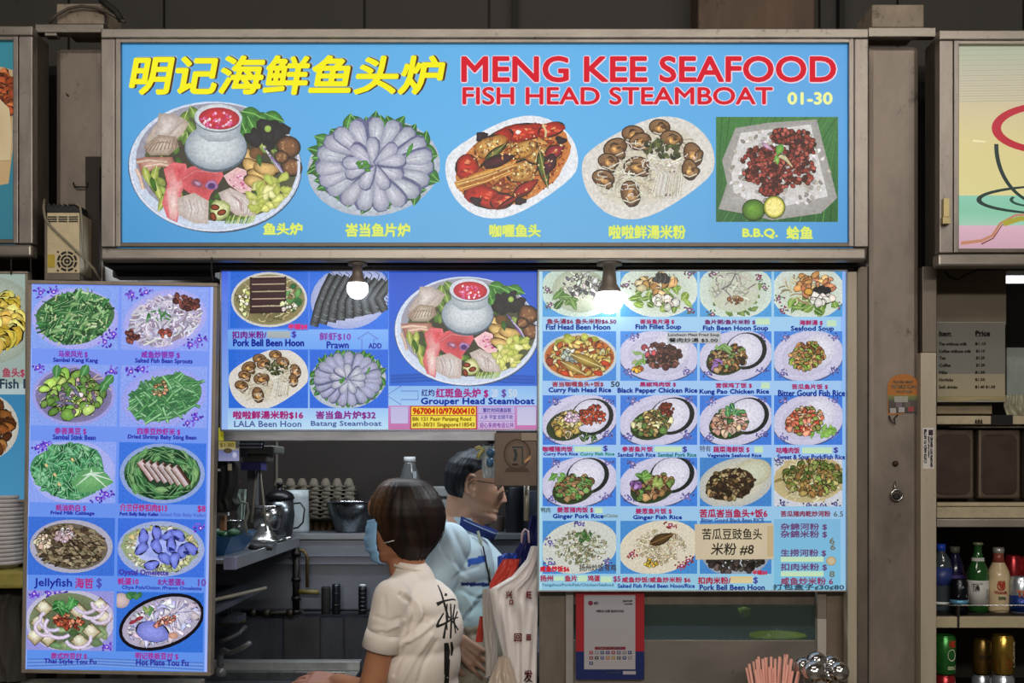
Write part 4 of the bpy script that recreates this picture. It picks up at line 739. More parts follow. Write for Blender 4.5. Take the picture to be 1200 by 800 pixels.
for s_, b_, c_, bo in (('扣肉米粉/', (272, 388, 312, 396.5), '#7c2c90', .4), ('$', (342, 388, 347, 396), '#5048b4', .4), ('半罐$8', (338, 379.5, 360, 386), '#d83878', .4), ('Pork Bell Been Hoon', (273.5, 397.5, 356, 405.5), '#1c2c98', .5), ('鲜虾$10', (374.5, 389.5, 411, 399), '#8c48b0', .3), ('Prawn', (383, 400, 408.5, 408), '#2c3ca8', .4), ('ADD', (432, 402, 447, 408), '#3c44b0', .35),
    ('啦啦鲜湯米粉$16', (273.5, 481.5, 355, 491), '#a42c78', .5), ('LALA Been Hoon', (274.5, 493, 353, 500), '#4c5c98', .2), ('峇当鱼片炉$32', (370, 481.5, 440, 491), '#8c3c90', .5), ('Batang Steamboat', (364.5, 493, 447, 500.5), '#4c5c98', .2),
    ('红灼', (494, 456, 509, 464), '#342c80', .2), ('红斑鱼头炉 $', (511, 455, 572, 466), '#a83484', .5), ('28', (576, 456, 583, 465), '#c8d0e0', .3), ('$', (588, 456, 593, 466), '#7058a8', .4), ('50', (596, 456, 606, 465), '#c8d0d8', .3), ('Grouper Head Steamboat', (493.5, 466, 626, 475.5), '#1c38a0', .5),
    ('96700410/97600410', (484, 478, 556, 485), '#c02c20', .5), ('Blk 121 Pasir Panjang Road', (483.5, 488.5, 552, 494), '#8c6c20', .25), ('#01-30/31 Singapore118543', (483.5, 495, 556, 501), '#8c6420', .25),
    ('繁忙时间请自取', (566, 478, 599, 483), '#5c489c', .15), ('人多 平堂 如银不收', (563, 486, 601, 491), '#6c58a4', .1), ('迎心系统电话公共', (562, 495, 602, 501), '#8c48a0', .15)): cap(m2, Y2, s_, b_, c_, bo)
for pts in ([(424, 409), (424, 397), (419, 397), (431, 389), (443, 397), (438, 397), (438, 401)], [(490, 468), (470, 468), (470, 474), (453, 463), (470, 452), (470, 458), (490, 458), (490, 468)], [(338, 379), (361, 379), (361, 386.5), (338, 386.5), (338, 379)]): I = Ink(Y2 - .0016); I.eps = 0; I.line(pts, .9, '#6070c8', '#6070c8'); I.build('printed_outline', MENUP, m2)
I = Ink(Y2 - .0016); I.rect(313, 388, 340, 396, '#a8b4b8', '#a0a8b0'); I.build('price_patch', MENUP, m2)

# menu 3 (rice dishes)
Y3 = 3.07
m3 = hang_menu('menu_board', 'large pale-blue lit board of rice and soup dishes in four columns', (630, 316, 993, 693), 0, (0, 0), Y3, .03, mat('menu_pale_frame', '#a8b0b4', .4, .3), 2)
I = Ink(Y3); I.rect(632, 318, 991, 500, '#9ccdea', '#9cc0f0'); I.rect(632, 500, 991, 691, '#9cc0f0', '#90c4dc'); I.rect(632, 318, 635, 691, '#b4dce8', '#a4d4e4'); I.rect(907, 608, 991, 691, '#7cb4d8', '#78bcdc'); I.rect(985, 318, 991, 691, '#8cb4f4', '#94c4e4')
I.build('light_panel', MENUP, m3)
CXS = ((636, 722), (727, 817), (820, 904), (907, 987)); RYS = ((318, 371), (388, 446), (463, 521), (536, 593), (610, 672))
cell = lambda i, j: (CXS[j][0], RYS[i][0], CXS[j][1], RYS[i][1])
A = lambda fn, i, j, *a, **k: pic(fn, Y3, MENUF, m3, 60 + i * 4 + j, cell(i, j), *a, **k)
A(fishnoodle, 0, 0); A(fishsoup, 0, 1); A(porridge, 0, 2); A(seasoup, 0, 3); A(curryhead, 1, 0)
A(rice_plate, 1, 1, ['#4c2c28', '#6c4038', '#34201c', '#8c5c50', '#5c3830'], 70, 3.6, '#4488dc', crescent=False, heap=(.55, .5), hr=(.24, .24), rot=.1, rice=(.66, .38))
A(rice_plate, 1, 2, ['#8c6438', '#5c4028', '#b48c58', '#6c8c4c', '#3c2c20', '#c8b080'], 50, 4.2, '#4084e0', heap=(.38, .55), rice=(.63, .38))
A(rice_plate, 1, 3, ['#8c5c30', '#7c9c3c', '#b88450', '#9cb050', '#c8a068'], 66, 3.8, '#4484dc', crescent=False, heap=(.47, .5), hr=(.26, .26), rice=(.66, .38))
A(rice_plate, 2, 0, ['#d0b868', '#b89848', '#e0cc90', '#7c6c34', '#c8c09c'], 44, 4.6, '#3c78d8', heap=(.34, .58), hr=(.2, .22), rice=(.66, .42))
A(rice_plate, 2, 1, ['#c8b478', '#8c7444', '#e0d4a8', '#5c7c3c', '#6c5430'], 54, 4.6, '#3c78d8', heap=(.42, .56), hr=(.25, .24), rice=(.66, .4))
A(rice_plate, 2, 2, ['#c8a088', '#b07c64', '#e0c4b0', '#3c6c3c', '#d8b4a0'], 52, 4.6, '#3c78d8', heap=(.42, .55), hr=(.25, .26), rice=(.66, .4))
A(rice_plate, 2, 3, ['#d87858', '#c05c40', '#e8a080', '#8c9c50', '#b44c38', '#e0bc9c'], 66, 4, '#3c78d8', crescent=False, heap=(.45, .52), hr=(.27, .26), rice=(.66, .36))
A(rice_plate, 3, 0, ['#8c6c44', '#a8845c', '#6c5434', '#5c8c44', '#7ca85c'], 50, 4.4, '#3c7cd8', heap=(.42, .62), hr=(.26, .22), rice=(.6, .36))
A(rice_plate, 3, 1, ['#7c5838', '#9c744c', '#5c4028', '#6c8c44', '#b08c60'], 50, 4.6, '#3c7cd8', heap=(.42, .6), hr=(.26, .22), rice=(.66, .34))
A(bigbrown, 3, 2); A(horfun, 3, 3); A(friedrice, 4, 0, ['#b8b498', '#8c8c68', '#d4d0b8', '#a4a884', '#6c6c50']); A(friedrice, 4, 1, ['#d0c09c', '#b8a884', '#e4dcc4', '#c8b894'], True, ('#8c2c3c', '#a8505c', '#6c2030'))
A(plain_plate, 4, 2, ['#2c2420', '#3c3430', '#1c1814', '#5c504c'], 60, 4, '#4484c8', '#b8c0c4', '#8c98a8', plate=(.5, .62, .48, .44), heap=(.5, .72, .38, .26))
def extra():
    for (i, j), items in {(2, 0): [('h', (.68, .4), 15, 12, ['#b0442c', '#c8603c', '#8c3020'], 40, 2.6), ('l', (.65, .86), 12, 3, ['#2c5c3c', '#1f442c'], 8, 9), ('h', (.4, .45), 8, 5, ['#d8b4cc', '#e8d0e0'], 7, 3.4)], (2, 1): [('h', (.6, .27), 8, 7, ['#6c2c1c', '#8c4028'], 22, 2.4), ('l', (.35, .6), 14, 6, ['#3c8040'], 4, 9)],
        (1, 2): [('h', (.22, .7), 6, 5, ['#8c5ca8', '#a078b8'], 5, 5), ('l', (.32, .35), 10, 3, ['#6ca050', '#8cb868'], 6, 10)], (1, 1): [('l', (.25, .55), 9, 8, ['#7cac48', '#a0c868'], 9, 9), ('h', (.22, .76), 5, 3, ['#e0b038', '#d04c30'], 7, 3), ('h', (.35, .4), 10, 5, ['#d8ccd8', '#b04c58'], 6, 3.4)],
        (2, 2): [('l', (.52, .3), 14, 5, ['#2c7c4c', '#4c9c5c'], 7, 12)], (2, 3): [('l', (.72, .74), 15, 5, ['#7cb848', '#9ccc60'], 10, 12)], (3, 0): [('h', (.48, .72), 3, 3, ['#a868b8', '#c08ccc'], 4, 5), ('l', (.28, .42), 14, 4, ['#5c9c3c', '#7cb850'], 6, 12)], (3, 1): [('h', (.2, .58), 4, 4, ['#8c5ca0', '#a478b4'], 4, 5), ('l', (.3, .4), 12, 4, ['#4c8c34', '#7cb04c'], 6, 12), ('l', (.5, .5), 5, 8, ['#a8bc60'], 3, 14)]}.items():
        c = cell(i, j); I = Ink(Y3 - .0025, seed=9 + i * 4 + j, clip=c)
        for kind, q, rx, ry, cols, n, z in items:
            if kind == 'h': I.heap(*pc(c, *q), rx, ry, 0, n, cols, z)
            else: I.leaves(*pc(c, *q), rx, ry, 0, n, cols, z, z * .5, '#b8d890')
        I.build('garnish_picture', MENUF, m3)
extra()
CR, CB = '#a8346c', '#1f3c98'
for s_, b_, c_, bo in (('鱼头湯$6 鱼头米粉$6.50', (641, 373.5, 722, 379.5), '#8c3c60', .35), ('Fisf Head Been Hoon', (640, 380, 715, 386), CB, .4), ('峇当鱼片湯 $', (750, 374, 790, 379.5), CR, .35), ('Fish Fillet Soup', (745, 380, 798, 387), CB, .4), ('鱼片粥/鱼片米粉 $', (826, 374.5, 885, 380), '#7c3c78', .35), ('Fish Been Hoon Soup', (824, 381.5, 900, 388.5), CB, .4), ('海鲜湯 $', (937, 375, 964, 381), CR, .35), ('Seafood Soup', (927, 382, 977, 389), CB, .4),
    ('峇当咖喱鱼头+饭$', (647, 447, 707, 453), '#a04458', .35), ('50', (716, 447, 726, 453), '#3c4454', .3), ('Curry Fish Head Rice', (643, 454, 716, 461), CB, .45), ('黑椒鸡肉饭 $', (750, 447.5, 792, 453), CR, .35), ('Black Pepper Chicken Rice', (724, 454.5, 817, 461.5), CB, .45), ('宫保鸡丁饭 $', (839, 448.5, 881, 454.5), CR, .35), ('Kung Pao Chicken Rice', (820, 456, 901, 462.5), CB, .45), ('苦瓜鱼片饭 $', (928, 450, 970, 456), CR, .35), ('Bitter Gourd Fish Rice', (912, 457, 990, 464), CB, .45),
    ('咖喱猪肉饭', (636, 523, 671, 529), CR, .35), ('$', (707, 522, 712, 529), '#4c4c9c', .35), ('Curry Pork Rice', (637, 530, 677, 534.5), CB, .3), ('Curry Fish Rice', (680, 530, 720, 534.5), '#2c8c70', .3), ('参峇鱼片饭', (729, 523, 765, 529), CR, .35), ('$', (800, 523, 805, 530), '#4c4c9c', .35), ('Sambal Fish Rice', (724, 530.5, 768, 535), CB, .3), ('Sambal Pork Rice', (771, 530.5, 816, 535), '#2c7c80', .3), ('特有', (820, 522, 833, 529), '#5c5c6c', .1), ('蔬菜海鲜饭 $', (836, 523, 878, 530), CR, .35), ('Vegetable Seafood Rice', (829, 531.5, 892, 536.5), CB, .35), ('咕噜肉饭', (910, 524, 937, 531), CR, .35), ('$', (977, 524, 982, 531), '#4c4c9c', .35), ('Sweet & Sour Pork/Fish Rice', (911, 532.5, 990, 538), CB, .35),
    ('鸭肉', (634, 594.5, 645, 600.5), '#3c4c3c', .1), ('姜葱猪肉饭 $', (653, 594, 695, 600.5), CR, .35), ('Ginger Pork Rice', (648, 602, 707, 608.5), CB, .4), ('w/Chicken', (707, 602, 724, 606), '#7c7c5c', .1), ('姜葱鱼片饭 $', (745, 595.5, 787, 602), CR, .35), ('Ginger Fish Rice', (742, 603.5, 799, 609.5), CB, .4), ('苦瓜峇当鱼头+饭6', (820, 596.5, 899, 606), '#a82c50', .45), ('Bitter Gourd Black Bean RICE', (822, 607, 895, 611.5), '#3c5c98', .25), ('苦瓜猪肉乾炒河粉', (915, 598.5, 973, 605), '#8c4058', .35), ('6.5', (977, 599, 988, 605), '#5c5c4c', .1),
    ('咸鱼炒饭$6', (633, 663, 667, 670), '#c02838', .45), ('扬州炒饭有鸡', (679, 661, 722, 669), '#4c4440', .2), ('扬州', (633, 674, 648, 681), '#a43c54', .35), ('鱼片', (662, 674, 676, 681), '#a83c50', .35), ('鸡蛋', (689, 674, 703, 681), '#a83c50', .35), ('$5', (719, 675, 727, 682), '#9c3c6c', .35), ('Yangzhou/Pork/Fish/Chicken/Seafood', (635, 683.5, 719, 687.5), '#4c7c9c', .2), ('咸鱼炒饭/咸鱼炒米粉 $6', (729, 676, 809, 682.5), '#a83458', .35), ('Salted Fish Fried Been Hoon/Rice', (724, 684, 814, 688.5), CB, .3),
    ('扣肉米粉/', (818, 676, 856, 684), '#a82c44', .4), ('$', (883, 676, 888, 684), '#4c4c9c', .35), ('半罐$8', (882, 668, 899, 673.5), '#c03048', .3), ('Pork Bell Been Hoon', (820, 685, 896, 691), '#2c3c88', .4),
    ('杂錦河粉 $', (915, 613, 969, 621), '#6c4878', .3), ('杂錦米粉 $', (915, 621.5, 969, 630), '#6c4878', .3), ('6', (972, 630, 978, 637), '#787868', .3), ('6', (973, 637.5, 979, 644), '#787868', .3), ('生捞河粉 $', (915, 643.5, 968, 652), '#6c4878', .3), ('扣肉米粉 $', (915, 660, 969, 668.5), '#6c4878', .3), ('8', (972, 669, 978, 676), '#787868', .3), ('咸鱼炒米粉 6', (915, 676.5, 976, 685), '#8c4468', .35), ('打包盒子¢30¢80', (906, 684.5, 989, 691.5), '#3c5468', .35)): cap(m3, Y3, s_, b_, c_, bo)
I = Ink(Y3 - .0016); I.ell(974, 657, 6, 5.5, 0, '#c8b898', '#a08c6c', hi=0); I.build('price_patch', MENUP, m3)
for x0, y0, x1, y1 in ((886, 373, 902, 380), (969, 375, 980, 382), (892, 448, 902, 455), (673, 523, 705, 529), (767, 523, 799, 529), (884, 523, 894, 530), (940, 524, 975, 531), (697, 595, 706, 601), (649, 675, 661, 680), (677, 674, 688, 681), (704, 675, 717, 682), (856, 675, 882, 683), (915, 652, 965, 658), (915, 669, 965, 675)): I = Ink(Y3 - .0016); I.rect(x0, y0, x1, y1, '#b8dcc4' if x0 != 856 else '#d0c090', '#c4e0b4' if x0 != 856 else '#d8c898'); I.build('price_patch', MENUP, m3)
# paper notes stuck on
nt_ = empty('paper_note', P(860, 655, Y3 - .004), 'cream handwritten paper note taped over the rice menu, lower middle', 'note')
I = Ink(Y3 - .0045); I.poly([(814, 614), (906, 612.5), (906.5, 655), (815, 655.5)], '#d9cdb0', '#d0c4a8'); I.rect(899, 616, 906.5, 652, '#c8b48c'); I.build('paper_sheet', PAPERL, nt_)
text(nt_, Y3 - .005, '苦瓜豆豉鱼头', (823, 619, 893, 632), '#3c3830', PAPERL, .15, .0, lift=.0004, name='handwriting'); text(nt_, Y3 - .005, '米粉 #8', (833, 636, 884, 650), '#3c3830', PAPERL, .2, .1, lift=.0004, name='handwriting')
MB().box(P(815, 0, Y3).x, P(906, 0, Y3).x, Y3 - .0042, Y3 - .0008, P(0, 655, Y3).z, P(0, 614, Y3).z).build('paper_sheet', WHITEP, nt_)
n2_ = empty('price_slip', P(812, 402, Y3 - .003), 'small white handwritten slip between the second row dishes of the rice menu', 'note')
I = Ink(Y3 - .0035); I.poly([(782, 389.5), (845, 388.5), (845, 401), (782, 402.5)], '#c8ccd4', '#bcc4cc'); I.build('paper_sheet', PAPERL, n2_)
text(n2_, Y3 - .004, 'Luncheon Meat Fried Soup', (783, 390.5, 843, 394.5), '#2c2c2c', PAPERL, .1, lift=.0004, name='handwriting'); text(n2_, Y3 - .004, '餐肉炒湯 $5.00', (784, 396, 841, 401), '#2c2c2c', PAPERL, .15, lift=.0004, name='handwriting')
MB().pbox(782, 389.5, 845, 402, Y3 - .0032, Y3 - .0008).build('paper_sheet', WHITEP, n2_)

# left neighbour's board
m4 = hang_menu('menu_board', 'neighbouring board with yellow food and the words for fish head, cut by the left edge', (-140, 318, 33, 588), 0, (0, 0), 2.98, .02, FM, 3)
I = Ink(2.98); I.rect(-137, 321, 30, 450, '#a8bcb4', '#a4b8b4'); I.rect(-137, 450, 30, 470, '#b8ccd0'); I.rect(-137, 462, 30, 585, '#3c88b8', '#4c98c4'); I.build('light_panel', print_mat('board_dim', .62, .05, base=.35), m4)
def yfood(I):
    I.clip = (-137, 321, 30, 585); I.ell(-15, 375, 62, 52, 0, '#b4bcb4', '#8c988c', n=30, hi=0); I.heap(-14, 372, 42, 34, .2, 60, ['#e0c850', '#c8a838', '#f0e080', '#d8bc58'], 11); I.ell(-20, 500, 42, 40, 0, '#c8c8c0', n=30, hi=0); I.heap(-20, 500, 34, 30, .2, 70, ['#6c3c1c', '#8c5428', '#4c2810', '#a06838'], 8)
pic(yfood, 2.98, MATS['backlit_menu_picture'], m4, 91)
text(m4, 2.98, '鱼头$9', (3, 431, 34, 442), '#a04458', SIGNP, .4); text(m4, 2.98, 'Fish Head', (0, 444, 58, 455), '#2c3c4c', SIGNP, .4)
for x in (13, 36): tag(MB().tube([P(x, 303, 2.97), P(x, 322, 2.972)], .002, 6).build('hanging_hook', BLACKR), 'short black wire hook on top of the neighbouring board, %s' % ('left of the two' if x == 13 else 'beside the violet menu'), 'hook')
# ---------------------------------------------------------------- lamps
GLOW = mat('bulb_glow', '#f4f6ff', .4, emit='#f2f5ff', es=9)
SOCK = mat('lamp_holder', '#6f665c', .45, .2)
for px, by, r, lab, es in ((419, 338, 12.5, 'smaller white bulb hanging over the prawn picture', GLOW), (714, 351, 16.5, 'larger glowing white bulb hanging over the fish soup pictures', mat('bulb_glow_bright', '#f4f6ff', .4, emit='#f2f5ff', es=16))):
    Y = 3.035; t = empty('light_bulb', P(px, 306, Y), lab, 'light bulb'); c = P(px, by, Y); k = Y / F; h = (by - 308) * k
    MB().lathe(c, [(r * .86 * k, r * .5 * k), (r * .78 * k, .75 * r * k), (r * .55 * k, r * 1.1 * k), (r * .42 * k, h - 5 * k), (r * .5 * k, h - 5 * k), (r * .5 * k, h - 3 * k), (r * .9 * k, h - 3 * k), (r * .9 * k, h)], 24).build('lamp_holder', SOCK, t)
    MB().lathe(c, [(r * k * math.cos(a), r * k * math.sin(a)) for a in np.linspace(-1.57, .5, 14)], 28).build('globe', es, t)

# ---------------------------------------------------------------- fan-cooled power unit on the left pillar
psu = empty('power_supply', P(74, 320, 3.04), 'beige perforated power unit with a round fan grille on the left pillar', 'power unit')
PB = mat('psu_case', '#c3b594', .5, .25, .1, 40, spots=.15)
MB().pbox(55, 249, 93, 320, 3.03, 3.12).build('case', PB, psu, .002); MB().pbox(52, 252, 55.5, 322, 3.032, 3.12).build('side_plate', STEEL_D, psu, .001); MB().pbox(52, 320, 93, 328, 3.02, 3.13).build('bracket', STEEL_D, psu, .001)
for i in range(3):
    for j in range(3): MB().pbox(56 + j * 12.3, 253.3 + i * 2.6, 66.5 + j * 12.3, 254.8 + i * 2.6, 3.0285, 3.031).build('vent_slot', BLACKP, psu)
tb = MB().pbox(54, 241, 93, 249, 3.04, 3.1).build('terminal_block', BLACKP, psu, .001)
for i in range(6): MB().pbox(56 + i * 6, 238.5, 57.5 + i * 6, 243, 3.038, 3.09).build('terminal_rib', BLACKP, tb)
fg = MB(); c = P(78.5, 306, 3.0285); k = 3.03 / F
for r0, r1, n in ((9.2, 11.8, 8), (5.2, 7.6, 4), (1.2, 3.6, 4)):
    for i in range(n):
        a0 = 6.283 * i / n + .09; a1 = 6.283 * (i + 1) / n - .09; v = []
        for q in range(6): a = a0 + (a1 - a0) * q / 5; v += [(c.x + r0 * k * math.cos(a), c.y, c.z + r0 * k * math.sin(a)), (c.x + r1 * k * math.cos(a), c.y, c.z + r1 * k * math.sin(a))]
        fg.add(v, [(2 * q, 2 * q + 1, 2 * q + 3, 2 * q + 2) for q in range(5)])
fo = fg.build('fan_grille', BLACKP, psu); tag(fo, kind='stuff'); so = fo.modifiers.new('thick', 'SOLIDIFY'); so.thickness = .001
for x, y in ((68, 295), (89, 295), (68, 317), (89, 317)): MB().lathe(P(x, y, 3.029), [(.0025, 0), (.0025, .002), (0, .002)], 8, (0, -1, 0)).build('screw', BLACKP, psu)
MB().pbox(56, 298, 64, 313, 3.0285, 3.03).build('warning_sticker', mat('yellow_sticker', '#b09a30', .5), psu)
MB().tube([P(52, 234, 3.05), P(51, 243, 3.03), P(53, 256, 3.015), P(58, 264, 3.01), P(76, 281, 3.008), P(96, 300, 3.01), P(110, 315, 3.03), P(117, 328, 3.06)], .0035, 8).build('cable', CABLE, psu)
MB().tube([P(82, 241, 3.06), P(88, 238.5, 3.03), P(94, 242, 3.02), P(96, 258, 3.02), P(97, 290, 3.02), P(100, 312, 3.03), P(101, 326, 3.05)], .003, 8).build('cable', CABLE, psu)
for pts, r, lab in (([(57, 27), (66, 18), (80, 10), (95, 7), (112, 9), (126, 14), (146, 26)], .0045, 'dark cable arching over the left pillar top'), ([(118, 0), (126, 6), (136, 14), (142, 24)], .009, 'thick dark wiring dangling behind the big sign left corner')):
    tag(MB().tube([P(x, y, 3.1) for x, y in pts], r, 8).build('overhead_cable', BLACKR if r > .008 else mat('brown_cable', '#4c443a', .6)), lab, 'cable')
tag(MB().tube([P(1108, 318, 3.13), P(1112, 324, 3.12), P(1122, 328, 3.12), P(1132, 322, 3.12), P(1146, 316, 3.13), P(1180, 317, 3.15)], .0028, 8).build('overhead_cable', BLACKR), 'black cable sagging under the cup signboard', 'cable')

# ---------------------------------------------------------------- inside the stall
S('wall_splashback', MB().box(-1.16, 1.0, 4.16, 4.18, 1.03, 1.285), INSTEEL)
S('trim_23', MB().box(-1.16, 1.0, 4.145, 4.16, 1.195, 1.2).box(-1.16, 1.0, 4.15, 4.16, 1.225, 1.228), INSTEEL)
wl = S('wall_lower', MB().box(-1.16, 1.0, 4.16, 4.18, .2, 1.03), INSTEEL_D)
for a, b in ((-1.15, -.86), (-.855, -.72), (-.716, -.63), (-.626, -.3), (-.296, .3)): MB().box(a, b, 4.15, 4.16, .3, 1.0).build('panel', INSTEEL_D if a not in (-.855,) else mat('panel_sheen', '#54565c', .4, .5, .3, 5, (1.5, 1, .3)), wl, .002)
sh = tag(MB().box(-1.16, 1.0, 4.15, 4.5, 1.288, 1.31).build('wall_shelf', mat('shelf_steel', '#8e9298', .35, .6, .12, 15, (.3, 1, 1)), None, .002), 'long grey steel shelf across the back wall of the stall', 'shelf')
sh2 = empty('wall_shelf', (-1, 3.2, 1.27), 'grey steel shelf running back along the left stall wall', 'shelf'); MB().box(-1.16, -.80, 3.2, 4.148, 1.278, 1.29).build('board', MATS['shelf_steel'], sh2, .001); MB().box(-.803, -.795, 3.2, 4.148, 1.262, 1.298).build('front_lip', MATS['shelf_steel'], sh2, .001); MB().box(-.83, -.795, 3.192, 3.2, 1.262, 1.298).build('end_plate', mat('violet_lit_plate', '#8c90b0', .4, .3), sh2)
sh3 = tag(MB().box(-1.16, -.86, 3.2, 3.9, 1.13, 1.145).build('wall_shelf', INSTEEL_D, None, .001), 'lower dark shelf under the left wall shelf', 'shelf')
tag(MB().tube([(-.93, 3.25, 1.155), (-.8, 3.6, 1.165)], .006, 8).build('stick', mat('pale_stick', '#8a8474', .5)), 'pale stick lying on the lower dark shelf', 'stick')
rk = empty('utensil_rail', (-.5, 4.1, 1.0), 'thin bright rail on the steel wall behind the workers', 'rail'); MB().tube([(-.77, 4.1, 1.03), (.55, 4.1, 1.03)], .004, 8).build('rail', CHROME, rk); MB().box(-.77, .55, 4.1, 4.15, 1.018, 1.024).build('ledge', INSTEEL_D, rk)
def cyl_thing(name, px, t, b, w_, Y, m, label, cat, ribs=0, ribm=None, group=None, capm=None):
    c = P(px, b, Y); k = Y / F; r = w_ * k / 2; h = (b - t) * k; o = empty(name, c, label, cat, group)
    MB().lathe(c, [(0, 0), (r * .95, 0), (r, .004), (r, h - .006), (r * .9, h), (0, h)], 20).build('body', m, o)
    for i in range(ribs): z = h * (i + .7) / (ribs + .6); MB().lathe(c + Vector((0, 0, z)), [(r * 1.01, 0), (r * 1.06, .003), (r * 1.01, .006)], 20).build('band', ribm or m, o)
    if capm: MB().lathe(c + Vector((0, 0, h)), [(0, 0), (r * .7, 0), (r * .7, .008), (0, .008)], 16).build('cap', capm, o)
    return o
cyl_thing('canister', 382, 687, 719, 11, 4.1, BLACKR, 'fat matte black tub standing on the utensil rail ledge', 'canister')
cyl_thing('canister', 394, 684, 719, 10, 4.1, mat('dark_chrome', '#3c424a', .2, .8), 'shiny grey black canister beside the matte black tub', 'canister', 2, BLACKP)
cyl_thing('canister', 425, 687, 719, 10, 4.1, BLACKP, 'ribbed black canister standing alone on the ledge, right', 'canister', 6, mat('dark_chrome'  , '#3c424a', .2, .8), capm=WHITEP)
# gas pipes
PIPE = mat('black_pipe', '#16140f', .5, .3); OLIVE = mat('olive_hose', '#6a6030', .5)
pp = empty('gas_pipe', P(348, 720, 4.08), 'black vertical gas pipe with joints and a lever on the steel wall', 'pipe')
MB().tube([P(347, 642, 4.1), P(347, 719, 4.1)], .013, 12).build('riser', PIPE, pp); MB().tube([P(347, 645, 4.1), P(356, 645, 4.1), P(360, 652, 4.1), P(360, 688, 4.1)], .0065, 10).build('branch', mat('brass_pipe', '#5c4c30', .4, .5), pp); MB().tube([P(350, 693, 4.1), P(374, 694, 4.1)], .009, 10).build('lever', OLIVE, pp)
for y in (648, 678, 700, 716): MB().lathe(P(347, y + 3, 4.1), [(.018, 0), (.018, .014)], 12).build('joint', PIPE, pp)
MB().tube([P(284, 718, 4.1), P(345, 718, 4.1)], .01, 12).build('run', PIPE, pp)
for x in (296, 312, 340): MB().lathe(P(x, 718, 4.1), [(.015, -.01), (.015, .012)], 12, (1, 0, 0)).build('joint', mat('dull_joint', '#3a352c', .5, .4), pp)
# sink
sk = empty('sink_counter', (-.8, 3.5, .85), 'stainless steel sink counter at the lower left of the stall', 'sink')
SKM = mat('sink_steel', '#8c9092', .3, .85, .1, 20)
zc = .862
MB().box(-1.16, -.52, 3.3, 3.36, zc - .03, zc).build('front_rim', SKM, sk, .004); MB().box(-1.16, -.52, 3.78, 3.85, zc - .03, zc).build('back_rim', SKM, sk, .004); MB().box(-1.16, -1.1, 3.36, 3.78, zc - .03, zc).build('side_rim', SKM, sk, .003); MB().box(-.57, -.52, 3.36, 3.78, zc - .03, zc).build('side_rim', SKM, sk, .003)
MB().box(-1.1, -.57, 3.36, 3.78, zc - .22, zc - .215).box(-1.1, -.57, 3.36, 3.363, zc - .22, zc - .03).box(-1.1, -.57, 3.777, 3.78, zc - .22, zc - .03).box(-1.1, -1.097, 3.36, 3.78, zc - .22, zc - .03).box(-.573, -.57, 3.36, 3.78, zc - .22, zc - .03).build('basin', INSTEEL, sk)
MB().box(-1.16, -.52, 3.8, 3.85, zc, zc + .03).build('backsplash', mat('backsplash_pale', '#b4b7b8', .35, .5), sk, .002)
for x in (-1.13, -.55):
    for y in (3.33, 3.82): MB().box(x - .015, x + .015, y - .015, y + .015, 0, zc - .03).build('leg', INSTEEL, sk)
tp = empty('tap', (-.95, 3.79, .862), 'grey swan-necked lever tap above the sink', 'tap'); MB().tube([P(258, 780, 3.7), P(258, 768, 3.7), P(262, 762, 3.68), P(270, 765, 3.66), P(282, 760, 3.62), P(293, 753, 3.6)], [.011, .011, .011, .009, .009, .008], 12).build('spout', mat('tap_grey', '#7d7f80', .35, .3), tp); MB().lathe(P(258, 785, 3.7), [(.02, -.02), (.02, .0), (.012, .01)], 14).build('base', MATS['tap_grey'], tp)
tag(MB().tube([P(256, 752, 3.75), P(268, 748, 3.75), P(280, 742, 3.77), P(288, 734, 3.8)], .008, 10).build('hose', mat('grey_hose', '#4c4e52', .5)), 'dark grey hose curving above the tap', 'hose')
rolln = tag(MB().tube([P(256, 730, 3.8), P(270, 727, 3.8), P(287, 725, 3.8)], .012, 10).build('hose', OLIVE), 'short olive hose lying over the dark left cupboard', 'hose')
bk = empty('utensil_caddy', (-1.0, 3.6, 1.0), 'grey wire caddy of metal tools in the dark left corner', 'caddy')
for i in range(4): MB().tube([P(258 + i * 4.5, 702, 3.7), P(259 + i * 4, 722, 3.7)], .003, 6).build('tool', INSTEEL, bk)
MB().tube([P(254, 700, 3.7), P(278, 700, 3.7)], .003, 6).build('rim_bar', INSTEEL, bk); MB().pbox(254, 722, 280, 730, 3.66, 3.76).build('tray', INSTEEL_D, bk, .002)
S('wall_cupboard', MB().box(-1.16, -1.1, 3.2, 3.25, .2, .8), mat('dark_cupboard', '#22242a', .5, .3, .15, 8))
# things on the shelves
def pot(name, px, t, b, wt, wb, Y, m, label, cat, rim=True, extra=None):
    c = P(px, b, Y); k = Y / F; h = (b - t) * k; rt, rb = wt * k / 2, wb * k / 2; o = empty(name, c, label, cat)
    MB().lathe(c, [(0, 0), (rb * .9, 0), (rb, .006), ((rb + rt) / 2 + .006, h * .55), (rt, h), (rt - .003, h), (rb - .006, .01), (0, .01)], 36).build('body', m, o)
    if rim: MB().lathe(c + Vector((0, 0, h - .003)), [(rt, 0), (rt + .005, .002), (rt + .005, .006), (rt, .007)], 36).build('rim', CHROME, o)
    return o
DKST = mat('dark_steel_pot', '#5c6064', .28, .85, .15, 9, (3, 3, .5))
pot('mixing_bowl', 411, 587, 623.5, 58, 34, 4.26, DKST, 'wide dark steel mixing bowl on the back shelf', 'bowl')
kt = pot('steel_canister', 328, 585, 628, 31, 29, 4.05, DKST, 'tall steel canister with domed black lid on the left shelf', 'canister', False)
c = P(328, 585, 4.05); k = 4.05 / F; MB().lathe(c, [(16.5 * k, 0), (17 * k, .006), (15 * k, .02), (9 * k, .033), (3 * k, .036), (3 * k, .05), (4.5 * k, .055), (3 * k, .062), (0, .062)], 30).build('lid', BLACKP, kt)
pot('steel_pot', 313, 593, 620.5, 32, 28, 3.9, BRUSH, 'small brushed steel pot in front of the black lidded canister', 'pot')
